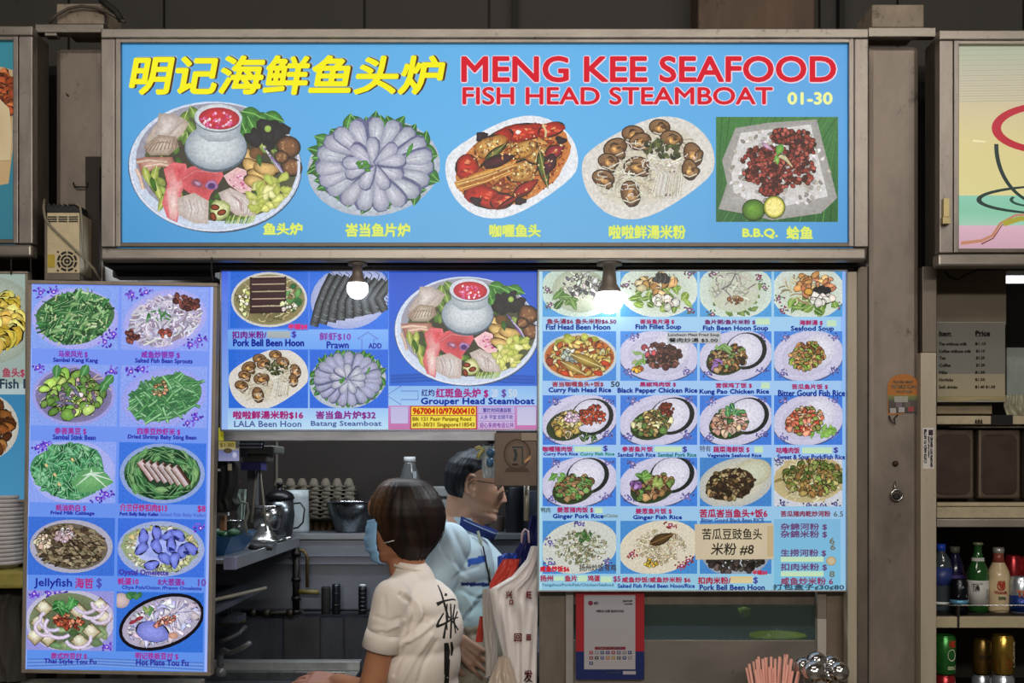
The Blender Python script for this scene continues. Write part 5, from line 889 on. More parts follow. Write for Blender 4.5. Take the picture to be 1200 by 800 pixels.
jg = empty('water_jug', P(345, 623, 4.25), 'white plastic jug with a looped handle on the back shelf', 'jug'); k = 4.25 / F
MB().lathe(P(347, 623, 4.25), [(0, 0), (15 * k, 0), (15.5 * k, .01), (14.5 * k, 40 * k), (14.8 * k, 49 * k), (13.8 * k, 49 * k), (13 * k, .02), (0, .02)], 30).build('body', mat('jug_white', '#aab3b5', .35, 0, .12, 20), jg); MB().tube([P(343, 590, 4.18), P(352, 589, 4.16), P(357, 596, 4.15), P(355, 612, 4.15), P(349, 618, 4.17), P(343, 619, 4.18)], .0035, 8).build('handle', mat('jug_handle', '#2c3032', .5), jg)
EGT = mat('egg_tray', '#6f675a', .9, 0, .12, 30, bump=.3)
tray0 = None
def egg_tray(z, dx, label):
    o = empty('egg_tray', (x_t + dx, 4.42, z), label, 'egg tray', 'stack of grey pulp egg trays')
    m = MB(); m.box(x_t - .15 + dx, x_t + .15 + dx, 4.36, 4.48, z, z + .004); m.build('sheet', EGT, o)
    for i in range(7): MB().lathe((x_t - .138 + i * .046 + dx + .0, 4.375, z), [(.021, -.001), (.019, .012), (.012, .03), (.006, .034), (0, .034)], 12).build('cup', EGT, o)
    return o
x_t = P(371, 0, 4.42).x
for i in range(9): egg_tray(1.418 + i * .0155 - .06, .003 * math.sin(i * 2.1), ('lowest', 'second', 'third', 'fourth', 'fifth', 'sixth', 'seventh', 'eighth', 'topmost')[i] + ' grey pulp egg tray ' + ('' if i in (0, 8) else 'from the bottom ') + 'of the stack on the back shelf')
et = empty('egg_box', P(372, 623, 4.38), 'brown egg carton with eggs under the pulp trays, beside the steel bowl', 'egg carton'); MB().pbox(358, 588, 390, 592, 4.38, 4.44).build('top_sheet', mat('pale_tray', '#b0a68e', .9), et, .002)
for i in range(4):
    for j in range(2): MB().lathe(P(363 + i * 8, 606 + j * 17, 4.4), [(.004, 0), (.012, .008), (.014, .02), (.009, .035), (0, .042)], 14).build('egg', mat('brown_egg', '#8c6444', .5), et)
    MB().pbox(358 + i * 8, 605, 366 + i * 8, 609, 4.38, 4.44).build('divider', EGT, et)
MB().pbox(357, 593, 391, 623, 4.44, 4.446).build('back_sheet', EGT, et)
fn_ = empty('steel_funnel', P(310, 634, 3.75), 'shiny steel funnel bowl upside down at the front of the left shelf', 'funnel'); k = 3.75 / F
MB().lathe(P(309, 634, 3.72), [(20 * k, 0), (20 * k, .004), (17 * k, .01), (12 * k, .028), (8 * k, .05), (4 * k, .062), (0, .064)], 32).build('bowl', BRUSH, fn_)
MB().tube([P(326, 634, 3.72), P(334, 632, 3.7), P(341, 630, 3.7)], .006, 8).build('handle', BRUSH, fn_)
tag(MB().tube([P(292, 640, 3.6), P(300, 643, 3.6), P(312, 641, 3.6), P(319, 643, 3.6)], [.008, .012, .01, .006], 10).build('tongs', BLACKR), 'black tongs lying at the left shelf edge', 'tongs')
bsn = empty('basin', P(268, 655, 3.5), 'blue plastic basin of packets on the left shelf', 'basin'); BLUEP = mat('blue_plastic', '#24527c', .4)
MB().add(*(lambda a, b: ([a[0], a[1], a[2], a[3], b[0], b[1], b[2], b[3]], [(3, 2, 1, 0), (0, 1, 5, 4), (1, 2, 6, 5), (2, 3, 7, 6), (3, 0, 4, 7)]))([(-1.0, 3.35, 1.29), (-.87, 3.35, 1.29), (-.87, 3.6, 1.29), (-1.0, 3.6, 1.29)], [(-1.04, 3.3, 1.35), (-.835, 3.3, 1.35), (-.835, 3.64, 1.35), (-1.04, 3.64, 1.35)])).build('tub', BLUEP, bsn)
for i in range(9): MB().ell((-.99 + .017 * i, 3.4 + .02 * (i % 4), 1.345 + .006 * (i % 3)), (.02, .03, .012), 10, 6).build('packet', mat('packet_%d' % (i % 3), ('#4c7c54', '#a8aca0', '#3c6448')[i % 3], .5), bsn)
# black bag, machine, papers at the left jamb
def cloth(name, rows, mt, parent=None, thick=.012, fold=.006, nf=5, seed=0, kx=None, th2=None):
    """a hanging sheet with a front and a back: rows = (y_px, xl_px, xr_px, Y)"""
    m = MB(); n = 26; V = []; rr = len(rows)
    sub = []
    for i in range(rr - 1):
        for q in range(5):
            t = q / 5; sub.append([a + (b - a) * t for a, b in zip(rows[i], rows[i + 1])])
    sub.append(list(rows[-1])); H = len(sub)
    for side in (0, 1):
        for i, (y, xl, xr, Y) in enumerate(sub):
            for j in range(n + 1):
                u = j / n; ed = math.sqrt(max(0, math.sin(math.pi * u))); f_ = fold * (math.sin(u * nf * 6.283 + seed + 1.3 * math.sin(i * .35 + seed)) + .5 * math.sin(u * nf * 15 + i * .5))
                dy = f_ * ed + (-1 if side == 0 else 1) * thick * ed; p = P(xl + (xr - xl) * u, y, Y); V.append((p.x, p.y + dy, p.z))
    fs = []
    for i in range(H - 1):
        for j in range(n): a = i * (n + 1) + j; fs.append((a, a + n + 1, a + n + 2, a + 1)); b = a + H * (n + 1); fs.append((b, b + 1, b + n + 2, b + n + 1))
    m.add(V, fs, True); return m.build(name, mt, parent)
bb = empty('hanging_bag', P(268, 535, 3.22), 'black cap and bag hanging at the left jamb beside the yellow note', 'bag'); BK = mat('black_cloth', '#0f1012', .75, 0, .3, 20)
cloth('bag', [(531, 264, 272, 3.22), (537, 256, 279, 3.22), (548, 253, 282, 3.22), (570, 252, 281, 3.22), (584, 252, 277, 3.22), (590, 252, 282, 3.22), (597, 252, 278, 3.22), (600, 254, 268, 3.22)], BK, bb, .025, .004, 3)
MB().pbox(267, 543, 271, 551, 3.185, 3.19).build('tag', mat('tag_cream', '#b0a890', .6), bb); MB().pbox(255, 549, 258, 552, 3.185, 3.19).build('tag', WHITEP, bb)
(cloth('red_cloth', [(555, 279, 281, 3.3), (565, 277, 281.5, 3.3), (574, 275, 279, 3.3)], mat('red_cloth', '#a8402c', .8), bb, .006, .002, 2))
for a, c_, lab in (((257, 601, 264, 622), '#7d5c40', 'brown wooden stick handle under the black bag'),): tag(MB().pbox(*a, 3.3, 3.32).build('handle_stick', mat('wood_stick', c_, .6), None, .003), lab, 'stick')
MB().pbox(255, 597, 267, 604, 3.24, 3.26).build('paper_tag', WHITEP, bb, .001)
ps = empty('poster', P(267, 527, 3.16), 'small yellow and white notice behind the steamboat board, left jamb', 'notice'); I = Ink(3.15); I.rect(256, 501, 276.5, 516, '#d0cc30', '#c8c43c'); I.rect(256, 517, 276, 526.5, '#b8a84c', '#c0b488'); I.rect(256, 527.5, 280, 540, '#7c84c0', '#a0a4d0'); I.ell(267, 528, 5, 3, 0, '#5c503c'); I.ell(275, 533, 3, 4, 0, '#c8ccf0'); I.build('sheet', PAPERL, ps); MB().pbox(256, 501, 280, 540, 3.1505, 3.153).build('backing', WHITEP, ps)  # notice sheet emits its own colour, nothing shines through it
text(ps, 3.149, '咖啡', (259, 504, 273, 513), '#8c8420', PAPERL, .2, lift=.001); text(ps, 3.149, '$1.80', (258, 519, 274, 524), '#6c5c20', PAPERL, .1, lift=.001)
bl = empty('slatted_vent', P(292, 525, 3.3), 'grey and black slatted vent behind the yellow notice', 'vent'); MB().pbox(276, 501, 309, 526, 3.3, 3.31).build('backing', BLACKP, bl); MB().pbox(288, 200, 296, 502, 3.3, 3.31).build('hanger', BLACKP, bl)
for i in range(6): MB().pbox(277, 502.5 + i * 4.1, 309 - i * .6, 504.4 + i * 4.1, 3.288, 3.299).build('slat', mat('slat_grey', '#9496a8', .5), bl)
S('trim_24', MB().pbox(290, 545, 299, 592, 3.5, 3.55), mat('jamb_grey', '#4c4e50', .6))
mc = empty('equipment_stand', P(303, 530, 3.45), 'grey box headed machine on two thin splayed legs, left of the hatch', 'machine')  # grey box on splayed legs, not a lamp
MB().pbox(288, 522, 322, 531.5, 3.4, 3.55).build('head', mat('machine_grey', '#62645f', .5, .2), mc, .006); MB().pbox(281, 523, 290, 536, 3.4, 3.52).build('end_cap', mat('machine_dark', '#3c3f48', .5), mc, .006); MB().pbox(284, 532, 313, 541, 3.42, 3.52).build('lower_body', MATS['machine_grey'], mc, .005); MB().pbox(282, 541, 306, 551, 3.42, 3.5).build('tray', mat('violet_tray', '#4c4c8c', .5), mc, .002)
for pts in ([(302, 550), (299, 565), (297, 590), (295, 612)], [(304, 549), (306, 563), (309, 590), (312, 622)]): MB().tube([P(x, y, 3.5) for x, y in pts], .0038, 8).build('leg', mat('leg_grey', '#8c887c', .4, .4), mc)
tag(cloth('plastic_wrap', [(573, 272, 289, 3.6), (580, 270, 289, 3.6), (588, 276, 288, 3.6), (610, 279, 286, 3.6), (646, 280, 285, 3.6)], mat('white_green_wrap', '#8fa096', .6, 0, .4, 60), None, .008, .006, 3), 'crumpled pale wrap with green marks behind the black bag', 'wrap')
tag(MB().tube([P(283, 588, 3.5), P(290, 590, 3.5), P(291, 600, 3.5), P(287, 612, 3.5), P(289, 625, 3.5)], .005, 8).build('strap', mat('pale_strap', '#7c8074', .6)), 'pale looped strap hanging left of the small pot', 'strap')
pot('glass_jar', 273, 610, 634, 24, 22, 3.55, mat('dusk_glass', '#3c403e', .2, 0, .2, 10), 'dim glass jar behind the basin on the left shelf', 'jar')
bo = empty('water_bottle', P(480, 600, 4.35), 'clear bottle with white cap on the back shelf above the first worker', 'bottle'); k = 4.35 / F
MB().lathe(P(480, 622, 4.35), [(0, 0), (13 * k, 0), (14 * k, .01), (14 * k, 50 * k), (12 * k, 62 * k), (7 * k, 78 * k), (6.5 * k, 82 * k)], 28).build('body', mat('clear_plastic', '#5e6060', .12, 0, .2, 8), bo); MB().lathe(P(480, 541, 4.35), [(7 * k, 0), (7 * k, 6 * k), (0, 6 * k)], 20).build('cap', WHITEP, bo); MB().pbox(484, 552, 488, 566, 4.308, 4.312).build('label', mat('painted_glint', '#9fa4a6', .4), bo)  # pale strip on the bottle is a highlight painted as a part
fb = empty('foam_box', P(515, 622, 4.4), 'grey white foam box between the two workers on the back shelf', 'box'); MB().pbox(494, 570, 534, 582, 4.33, 4.45).build('lid', mat('foam_white', '#8e908e', .8, 0, .1, 25, bump=.2), fb, .006); MB().pbox(497, 582, 532, 623, 4.34, 4.44).build('body', MATS['foam_white'], fb, .006)
cyl_thing('black_cylinder', 603, 570, 627, 21, 4.25, mat('navy_black', '#14181e', .4), 'tall dark cylinder on the shelf beyond the man', 'cylinder')
cyl_thing('grey_tin', 582, 604, 627, 18, 4.3, mat('brown_tin', '#4c423c', .5), 'short brown tin in front of the dark cylinder', 'tin')
tag(MB().pbox(613, 575, 632, 627, 4.3, 4.4).build('storage_box', mat('slate_box', '#3c4452', .5), None, .004), 'slate blue box at the right end of the back shelf', 'box')
tag(MB().tube([P(617, 568, 3.16), P(617, 610, 3.16)], .008, 10).build('door_handle', mat('pale_handle', '#8c8678', .4, .3)), 'pale vertical handle hanging below the engraved brown plate', 'handle')
# brown plate with an engraved badge
bp = empty('engraved_plate', P(604, 568, 3.06), 'brown metal plate with a round engraved badge, hanging over the man', 'plate')
BP = mat('brown_plate', '#57483d', .4, .35, .18, 14, spots=.1)
MB().pbox(579.5, 507, 629, 569, 3.055, 3.062).build('plate', BP, bp, .001)
I = Ink(3.0545); BG = '#4c3c30'
def ring(I, cx, cy, rx, ry, w, c):
    n = 28; pts = [(cx + q * math.cos(6.283 * k / n) * (rx - (q2 * w)), cy + math.sin(6.283 * k / n) * (ry - q2 * w)) for q2 in (0, 1) for k in range(n) for q in (1,)]
    I.raw(pts, [(k, (k + 1) % n, n + (k + 1) % n, n + k) for k in range(n)], [lin(c)] * len(pts))
ring(I, 606, 532, 16, 18, 2.2, BG); ring(I, 606, 532, 12.5, 14.5, .8, '#5a4a34'); I.rect(600, 523, 613, 524.5, '#20343a'); I.rect(611.5, 524, 613, 544, '#2c3c38'); I.line([(603, 526), (605, 533), (603, 540)], 3.4, '#2c4444', '#20302c'); I.rect(600, 543, 607, 545, '#181410'); I.poly([(594, 548), (618, 548), (621, 553), (591, 553)], BG); I.poly([(614, 540), (622, 533), (622, 537), (615, 543)], '#e0b080', '#b08054'); I.build('engraving', PAPER, bp)
MB().pbox(611, 507, 629, 516, 3.05, 3.055).build('tape', mat('tape_grey', '#847868', .3), bp)
tb_ = empty('plastic_bag', P(572, 540, 3.13), 'small clear bag of blue packets with a yellow clip, left of the brown plate', 'bag')
cloth('bag', [(520, 565, 580, 3.14), (535, 565, 581, 3.14), (552, 565, 581, 3.14), (560, 566, 580, 3.14)], mat('clear_bag', '#97a3a8', .3, 0, .35, 40), tb_, .012, .004, 3)
MB().ell(P(575, 530, 3.12), (.012, .008, .012), 12, 8).build('packet', mat('blue_packet', '#3c6484', .4), tb_); MB().ell(P(574, 541, 3.12), (.01, .008, .014), 12, 8).build('packet', MATS['blue_packet'], tb_)
MB().tube([P(557, 526, 3.12), P(562, 524, 3.12), P(566, 527, 3.12), P(562, 531, 3.12), P(560, 537, 3.12)], .006, 8).build('clip', mat('yellow_clip', '#a8a060', .5), tb_)
tag(MB().ell(P(575, 512, 3.12), (.014, .01, .02), 12, 8).build('hook_knob', BLACKP), 'black hook knob above the clear bag', 'hook')
# carrier bags
BAGW = mat('white_bag', '#dcd6d4', .35, 0, .05, 12, sss=.1); BAGR = mat('red_bag', '#b83c30', .35, 0, .15, 14); BAGB = mat('blue_bag', '#2448a8', .35, 0, .2, 14); BAGN = mat('navy_bag', '#141c5c', .4, 0, .25, 14)
nvb = tag(cloth('plastic_bag', [(604, 622, 630, 3.3), (620, 618, 630, 3.3), (645, 604, 628, 3.3), (672, 596, 628, 3.3), (690, 594, 626, 3.3)], BAGN, None, .015, .006, 3), 'navy blue carrier bag hanging behind the white bags', 'bag')
(cloth('bag_corner', [(648, 592, 606, 3.24), (652, 583, 606, 3.24), (660, 583, 604, 3.24), (667, 583, 597, 3.24)], BAGB, nvb, .012, .005, 2, 1))
rdb = tag(cloth('plastic_bag', [(655, 590, 609, 3.21), (664, 584, 607, 3.21), (674, 579, 604, 3.21), (683, 574, 598, 3.21), (700, 572, 595, 3.21)], BAGR, None, .014, .005, 3, 2), 'red carrier bag folded over the top of the white bags', 'bag')
(cloth('bag_tail', [(722, 562, 566, 3.23), (735, 560, 567, 3.23), (752, 557, 566, 3.23)], BAGR, rdb, .006, .002, 1, 2))
tag(cloth('plastic_bag', [(640, 622, 632, 3.13), (655, 617, 632, 3.13), (675, 600, 631, 3.13), (690, 574, 630, 3.13), (720, 578, 630, 3.13), (760, 588, 629, 3.13), (800, 596, 629, 3.13), (860, 600, 629, 3.13)], BAGW, None, .02, .009, 2, 3), 'white carrier bags with red printed characters, hanging at the hatch', 'bag')
tag(cloth('plastic_bag', [(690, 566, 574, 3.17), (705, 565, 578, 3.17), (735, 566, 582, 3.17), (765, 569, 583, 3.17), (790, 569, 583, 3.17), (793, 568, 575, 3.17)], mat('grey_bag', '#aaa49e', .35, 0, .06, 12), None, .01, .004, 2, 5), 'grey white bag hanging flat, left of the printed bags', 'bag')
tag(cloth('plastic_bag', [(770, 584, 597, 3.1), (785, 578, 602, 3.1), (800, 572, 606, 3.1), (840, 566, 610, 3.1)], mat('cream_bag', '#c4b4a4', .35, 0, .08, 12), None, .02, .006, 3, 7), 'crumpled cream bag at the very bottom of the hatch', 'bag')
bgm = [o for o in COL.objects if o.get('label', '').startswith('white carrier')][0]
for s_, b_ in (('兴', (593, 692, 600, 701)), ('口', (597, 703, 601, 708)), ('旺', (617, 693, 623, 701)), ('回', (603, 742, 611, 751)), ('回', (617, 743, 622, 750)), ('发', (614, 785, 624, 799)), ('财', (599, 788, 602, 792))): text(bgm, 3.102, s_, b_, '#a83c44', PAPER, .35, lift=.0, name='red_print')
tag(MB().tube([P(611, 636, 3.12), P(612, 624, 3.12), P(615, 620, 3.12), P(619, 622, 3.12), P(620, 636, 3.12)], .003, 8).build('bag_hook', mat('pink_hook', '#b8a0a8', .4)), 'pale looped hook above the white carrier bags', 'hook')

# ---------------------------------------------------------------- below the rice menu
po = empty('payment_poster', P(715, 795, 3.09), 'red and blue framed payment poster hung below the rice menu', 'poster')
MB().pbox(675, 688, 755, 796, 3.09, 3.1).build('board', mat('poster_red', '#a02c30', .4), po, .001)
I = Ink(3.0895); I.rect(675, 688, 755, 765, '#a8262e', '#b02a34'); I.rect(675, 763, 755, 796, '#20306c', '#1c2c64'); I.rect(684.5, 697, 744.5, 784, '#b4b4bc', '#b8b4b8'); I.rect(697, 757.5, 733, 761, '#8c2840')
for i, (c_) in enumerate(('#a84050', '#8c8c94', '#3c5480', '#5c3c80', '#903840', '#5c6078', '#7c8088', '#34447c', '#8c4048', '#3c3c44', '#5c5c90', '#b0703c', '#a88848', '#505458', '#3c4c80', '#8c8890', '#384878')):
    x = 690.5 + (i % 8) * 6.5; y = 762.5 + (i // 8) * 6.2; I.rect(x, y, x + 4.4, y + 3.8, c_); I.rect(x + 1.3, y + 1.2, x + 3, y + 2.4, '#c8c8cc')
I.ell(692, 706.5, 2.8, 2.8, 0, '#8c2c50', hi=0); I.rect(730, 786, 745, 790, '#b8b0b8'); I.build('sheet', print_mat('poster_print', 0, .04, .4, .75), po)
PP_ = MATS['poster_print']
for s_, b_, c_ in (('NETS', (696, 705, 701, 708), '#5c6498'), ('SCAN TO PAY', (730, 703, 741, 705), '#404048'), ('for all wallets', (732, 706.5, 741, 708), '#404048'), ('MENG KEE SEAFOOD', (699, 714.5, 731, 717), '#404048'), ('Scan to Pay SGQR', (701, 758.3, 729, 760.4), '#d8c8cc'), ('www.sgqr.com.sg', (710, 787, 727, 789), '#8c94b8')): text(po, 3.0886, s_, b_, c_, PP_, .1, lift=.0003)
ct_ = empty('serving_tray', P(912, 748, 3.3), 'green yellow rimmed tub behind the serving glass', 'tub'); k = 3.3 / F
MB().lathe(P(912, 752, 3.3), [(0, 0), (28 * k, 0), (33 * k, 6 * k), (33 * k, 9 * k), (30 * k, 9 * k), (27 * k, 2 * k), (0, 2 * k)], 36).build('tub', mat('lime_plastic', '#a8a820', .4), ct_)
tag(MB().box(.05, 1.0, 3.16, 3.7, P(0, 762, 3.3).z - .05, P(0, 754, 3.3).z - .003).build('inner_worktop', INSTEEL_D), 'dark steel worktop behind the serving glass', 'worktop')
tag(MB().lathe(P(872, 716, 3.4), [(0, -.02), (.014, -.01), (.02, .01), (0, .014)], 12).build('lime_clip', mat('lime_clip', '#a8b048', .5)), 'small lime clip seen through the serving glass', 'clip')
# counter, straws and spoons
fc = empty('front_counter', (.5, 2.9, 0), 'steel front counter below the rice menu, under the straws', 'counter'); MB().box(-.02, 1.0, 2.7, 3.1, .80, .84).build('top', STEEL_H, fc, .004); MB().box(0, .98, 2.75, 3.1, 0, .8).build('cabinet', STEEL_D, fc, .004)
k = 2.92 / F; zc = .84
sc_ = tag(MB().lathe((P(905, 0, 2.92).x, 2.92, zc), [(0, 0), (.05, 0), (.062, .115), (.059, .115), (.047, .004), (0, .004)], 28).build('straw_cup', mat('cup_steel', '#a8a49c', .25, .8)), 'steel cup holding pink straws on the front counter', 'cup')
SM = mat('pink_straw', '#e8a898', .45, 0, .05, 20, sss=0); rs = random.Random(4); cx0 = P(905, 0, 2.92).x
tops = [(875, 778), (873, 783), (884, 773), (886, 780), (889, 772), (893, 774), (882, 784), (897, 773), (901, 775), (904, 772), (908, 774), (911, 779), (914, 772), (916, 775), (919, 771), (921, 780), (924, 772), (927, 774), (925, 771), (930, 778), (935, 789), (938, 786), (899, 782), (906, 785), (917, 786), (890, 786), (928, 788)]
for i, (x, y) in enumerate(tops):
    q = P(x, y, 2.92); bx = cx0 + (q.x - cx0) * .45; yb = 2.92 + rs.uniform(-.025, .025); a = Vector((bx, yb, zc + .006)); d = Vector((q.x - bx, rs.uniform(-.02, .02), q.z - zc)); m = MB(); e = a + d; dr = d.normalized()
    st = MB().tube([a, e, e, e - dr * .02], [.0036, .0036, .0028, .0028], 10, False).build('drinking_straw', SM); tag(st, {0: 'lowest leaning pink straw at the left rim of the steel cup', 2: 'tall pink straw near the left of the bundle, topmost there', 20: 'short pink straw leaning furthest right in the steel cup'}.get(i, 'thin pink drinking straw in the middle of the bundle in the steel cup'), 'straw', 'pink straws in the steel cup')
sb = empty('spoon_holder', (P(962, 0, 2.92).x, 2.92, zc), 'brown bamboo rimmed holder under the shiny round spoons', 'holder'); c = Vector((P(962, 0, 2.92).x, 2.92, zc))
MB().lathe(c, [(0, 0), (.05, 0), (.052, .12), (.046, .12), (.044, .005), (0, .005)], 28).build('cup', mat('holder_dark', '#34302c', .4, .3), sb); MB().lathe(c + Vector((0, -.03, .1)), [(.031, 0), (.034, .012), (.031, .026), (.026, .026), (.025, 0)], 28).build('rim', mat('bamboo_rim', '#a87c48', .4), sb)
for i, (x, y, r, dy, ex) in enumerate(((957, 775, 11.5, 0, 1.1), (941, 781, 11, .01, 1), (954, 786, 12, -.03, 1.15), (974, 778, 10.5, .02, 1.1), (983, 787, 12, -.02, 1), (971, 791, 9, .0, 1.1))):
    p = P(x, y, 2.92 + dy); o = empty('soup_spoon', p, ('topmost shiny round spoon bowl of the cluster', 'leftmost shiny round spoon bowl of the cluster', 'front shiny round spoon bowl, left of the bamboo rim', 'half hidden shiny spoon bowl at the upper right of the cluster', 'rightmost shiny round spoon bowl of the cluster', 'small spoon bowl low in the middle of the cluster')[i], 'spoon', 'steel soup spoons standing upside down in the holder')
    rr = r * 2.92 / F; MB().lathe(p, [(rr * math.cos(a) * ex, rr * math.sin(a)) for a in np.linspace(-.6, 1.5708, 12)], 28, (rs.uniform(-.2, .2), -.35, .9)).build('bowl', CHROME, o)
    MB().tube([p - Vector((0, 0, rr * .3)), c + (p - c) * .3 * Vector((1, 1, 0)).length / 1.414 + Vector((0, 0, .03))] if False else [p - Vector((0, 0, rr * .3)), Vector((c.x + (p.x - c.x) * .5, c.y + (p.y - c.y) * .5, zc + .02))], .003, 8).build('handle', BRUSH, o)

# ---------------------------------------------------------------- right pillar fittings
tk = empty('pillar_sticker', P(1058, 488, 3.108), 'orange and green round topped sticker peeling on the right pillar', 'sticker')
I = Ink(3.1085); arch = [(1040, 486), (1040, 452)] + [(1058.5 - 18.5 * math.cos(a), 452 - 14 * math.sin(a)) for a in np.linspace(.1, 3.04, 10)] + [(1077, 452), (1076, 480), (1058, 485)]
I.poly(arch, '#c07c3c', '#b87438'); I.rect(1040.5, 463, 1076.5, 469, '#8c8a4c', '#5c6a54'); I.rect(1041, 469, 1076, 484, '#5c5650', '#4c4844'); I.rect(1048, 464, 1064, 471, '#a8a89c')
for x, y, c_ in ((1043, 478, '#b4acac'), (1050, 471, '#7c6c7c'), (1053, 477, '#b4b0b0'), (1064, 476, '#a04c4c'), (1060, 471, '#6c6460')): I.rect(x, y, x + 7, y + 6, c_)
I.build('sheet', PAPER, tk)
for s_, b_ in (('PLEASE KEEP', (1047, 445.5, 1070, 449)), ('THE TABLES CLEAN', (1044, 450.5, 1073, 455)), ('FOR OTHERS', (1050, 457, 1069, 460))): text(tk, 3.108, s_, b_, '#e0d0b0', PAPER, .1, lift=.0012)
rg = empty('hasp_ring', P(1050, 580, 3.1), 'steel ring hanging from a small hook on the right pillar', 'ring'); MB().tube([P(1049, 564, 3.108), P(1048.5, 570, 3.1), P(1050, 574, 3.1)], .0025, 8).build('hook', BRUSH, rg)
cr = P(1051, 580, 3.1); MB().tube([cr + Vector((.0155 * math.cos(a), 0, .0155 * math.sin(a))) for a in np.linspace(0, 6.283, 25)], .0028, 8, False).build('ring', BRUSH, rg); MB().ell(cr + Vector((0, .003, -.006)), (.011, .008, .012), 12, 8).build('knob', BLACKR, rg)
tag(MB().lathe(P(1049, 543, 3.108), [(.008, 0), (.008, .004), (.004, .008), (0, .008)], 14, (0, -1, 0)).build('bolt', mat('rusty_bolt', '#3c2c20', .6, .4)), 'rusty bolt head on the right pillar above the ring', 'bolt')
tag(MB().tube([P(1042, 487, 3.105), P(1044, 493, 3.1), P(1049, 497, 3.1), P(1048, 490, 3.1), P(1052, 486, 3.105)], .0022, 6).build('wire_twist', BLACKR), 'twist of black wire under the orange sticker', 'wire')
lb = empty('vertical_label', P(1088, 549, 3.079), 'white vertical label with small print on the beige post', 'label'); I = Ink(3.0798); I.rect(1081.5, 501, 1094.5, 549, '#dcd8d6', '#dcd8d4'); I.rect(1088, 503.5, 1093.5, 510, '#3c2c34'); I.build('sheet', PAPER, lb)
for s_, b_ in (('CERTIFIED TYPE APPROVED', (1090.5, 511, 1093, 547)), ('Safety Mark Holder', (1087.5, 511, 1089.5, 536)), ('BPT/N 19 C004 075C1', (1083, 503, 1086, 542))): text(lb, 3.0793, s_, b_, '#2c2828', PAPER, .15, rot90=1, lift=.0006)
# ---------------------------------------------------------------- the drinks stall on the right
DKB = mat('dark_brown', '#211a15', .7); BRN = mat('oven_brown', '#3a2c24', .45, .2, .2, 14, spots=.1, spotcol='#5c4c40'); CREAM = mat('grimy_cream', '#a69a80', .6, 0, .12, 30, (1, 1, 1), .5, '#5c4630')
S('wall_side', MB().pbox(1097, 312, 1179, 380, 3.22, 3.24), mat('dim_board', '#6b6152', .6, .1, .1, 5))
tag(MB().pbox(1180, 407, 1300, 471, 3.4, 3.5).build('grey_box', mat('pale_grey_box', '#8a938c', .6), None, .004), 'pale grey green box behind the price list', 'box')
tl = empty('tube_light', P(1190, 323, 3.35), 'white fluorescent tube glowing under the cup signboard', 'light'); MB().tube([P(1177, 327.5, 3.35), P(1330, 327, 3.35)], .011, 14).build('tube', mat('tube_glow', '#f4f6ff', .4, emit='#eef2ff', es=3.5), tl); MB().pbox(1172, 317, 1330, 323, 3.34, 3.38).build('batten', WHITEP, tl, .002)
MB().pbox(1172, 323, 1178, 332, 3.335, 3.365).build('end_cap', WHITEP, tl, .002)
pl_ = empty('price_list', P(1138, 472, 3.16), 'laminated grey price list of teas and coffees', 'price list'); MB().pbox(1098, 377, 1178, 471, 3.16, 3.165).build('board', mat('list_board', '#8c887c', .4), pl_, .001)
I = Ink(3.1595); I.rect(1098.5, 378, 1177.5, 438, '#74736c', '#7c7c74'); I.rect(1098.5, 438, 1177.5, 464, '#a09880', '#a89e84'); I.poly([(1098.5, 464), (1177.5, 464), (1178, 470), (1150, 468), (1120, 471), (1098.5, 468)], '#b0a47c', '#9c9068'); I.rect(1100, 393.5, 1116, 394.3, '#2c2824'); I.rect(1143, 393.5, 1160, 394.3, '#2c2824'); I.build('sheet', PAPER, pl_)
for s_, b_, bo in (('Item', (1101, 388, 1114, 393), .3), ('Price', (1143.5, 387.5, 1160, 393), .35), ('Tea without milk', (1100.5, 401, 1133, 404.5), .12), ('$1.10', (1143, 401, 1155, 404.5), .12), ('Coffee without milk', (1100.5, 409.5, 1138, 413), .12), ('$1.10', (1144, 409.5, 1154, 413), .12), ('Tea', (1101, 417.5, 1108, 421), .12), ('$1.20', (1144, 417.5, 1154, 421), .12), ('Coffee', (1101, 426, 1114, 429.5), .12), ('$1.20', (1144, 426, 1154, 429.5), .12), ('Milo', (1101, 434.5, 1110, 438), .12), ('$1.50', (1143, 434.5, 1154, 438), .12), ('Horlicks', (1100.5, 443, 1117, 446.5), .12), ('$1.50', (1143, 443, 1154, 446.5), .12), ('Soft drinks', (1100.5, 451.5, 1122, 455), .12), ('$1.40 $1.50', (1143, 451.5, 1166, 455), .12)): text(pl_, 3.1591, s_, b_, '#2c2824', PAPER, bo, lift=.0006)
tag(MB().pbox(1098, 474, 1163, 485, 3.2, 3.3).build('ledge_box', mat('ledge_brown', '#857860', .55, .1, .15, 15), None, .003), 'brown box ledge right under the price list', 'box')
tag(cloth('plastic_sheet', [(463, 1178, 1199, 3.18), (475, 1176, 1202, 3.18), (487, 1180, 1205, 3.18)], mat('cloudy_plastic', '#8c8a74', .3, 0, .3, 40), None, .01, .005, 3), 'crumpled cloudy plastic sheet beside the price list', 'plastic')
sbar = empty('shelf_bar', P(1150, 497, 3.15), 'cream shelf bar with a strip of black tape, under the price list', 'shelf'); MB().pbox(1098, 487, 1330, 497, 3.15, 3.3).build('bar', CREAM, sbar, .002); MB().pbox(1162, 486, 1187, 497.5, 3.145, 3.152).build('tape', BLACKP, sbar)
text(sbar, 3.149, '出', (1143, 491, 1151, 496), '#3c3428', PAPER, .3, lift=.001)
ov = empty('oven', P(1150, 587, 3.2), 'brown metal cabinet with two rounded doors under the cream shelf bar', 'oven'); MB().pbox(1092, 500, 1330, 588, 3.24, 3.6).build('body', DKB, ov)
MB().tube([P(1113, 500, 3.18), P(1330, 500, 3.18)], .0035, 8).build('rod', BRUSH, ov)
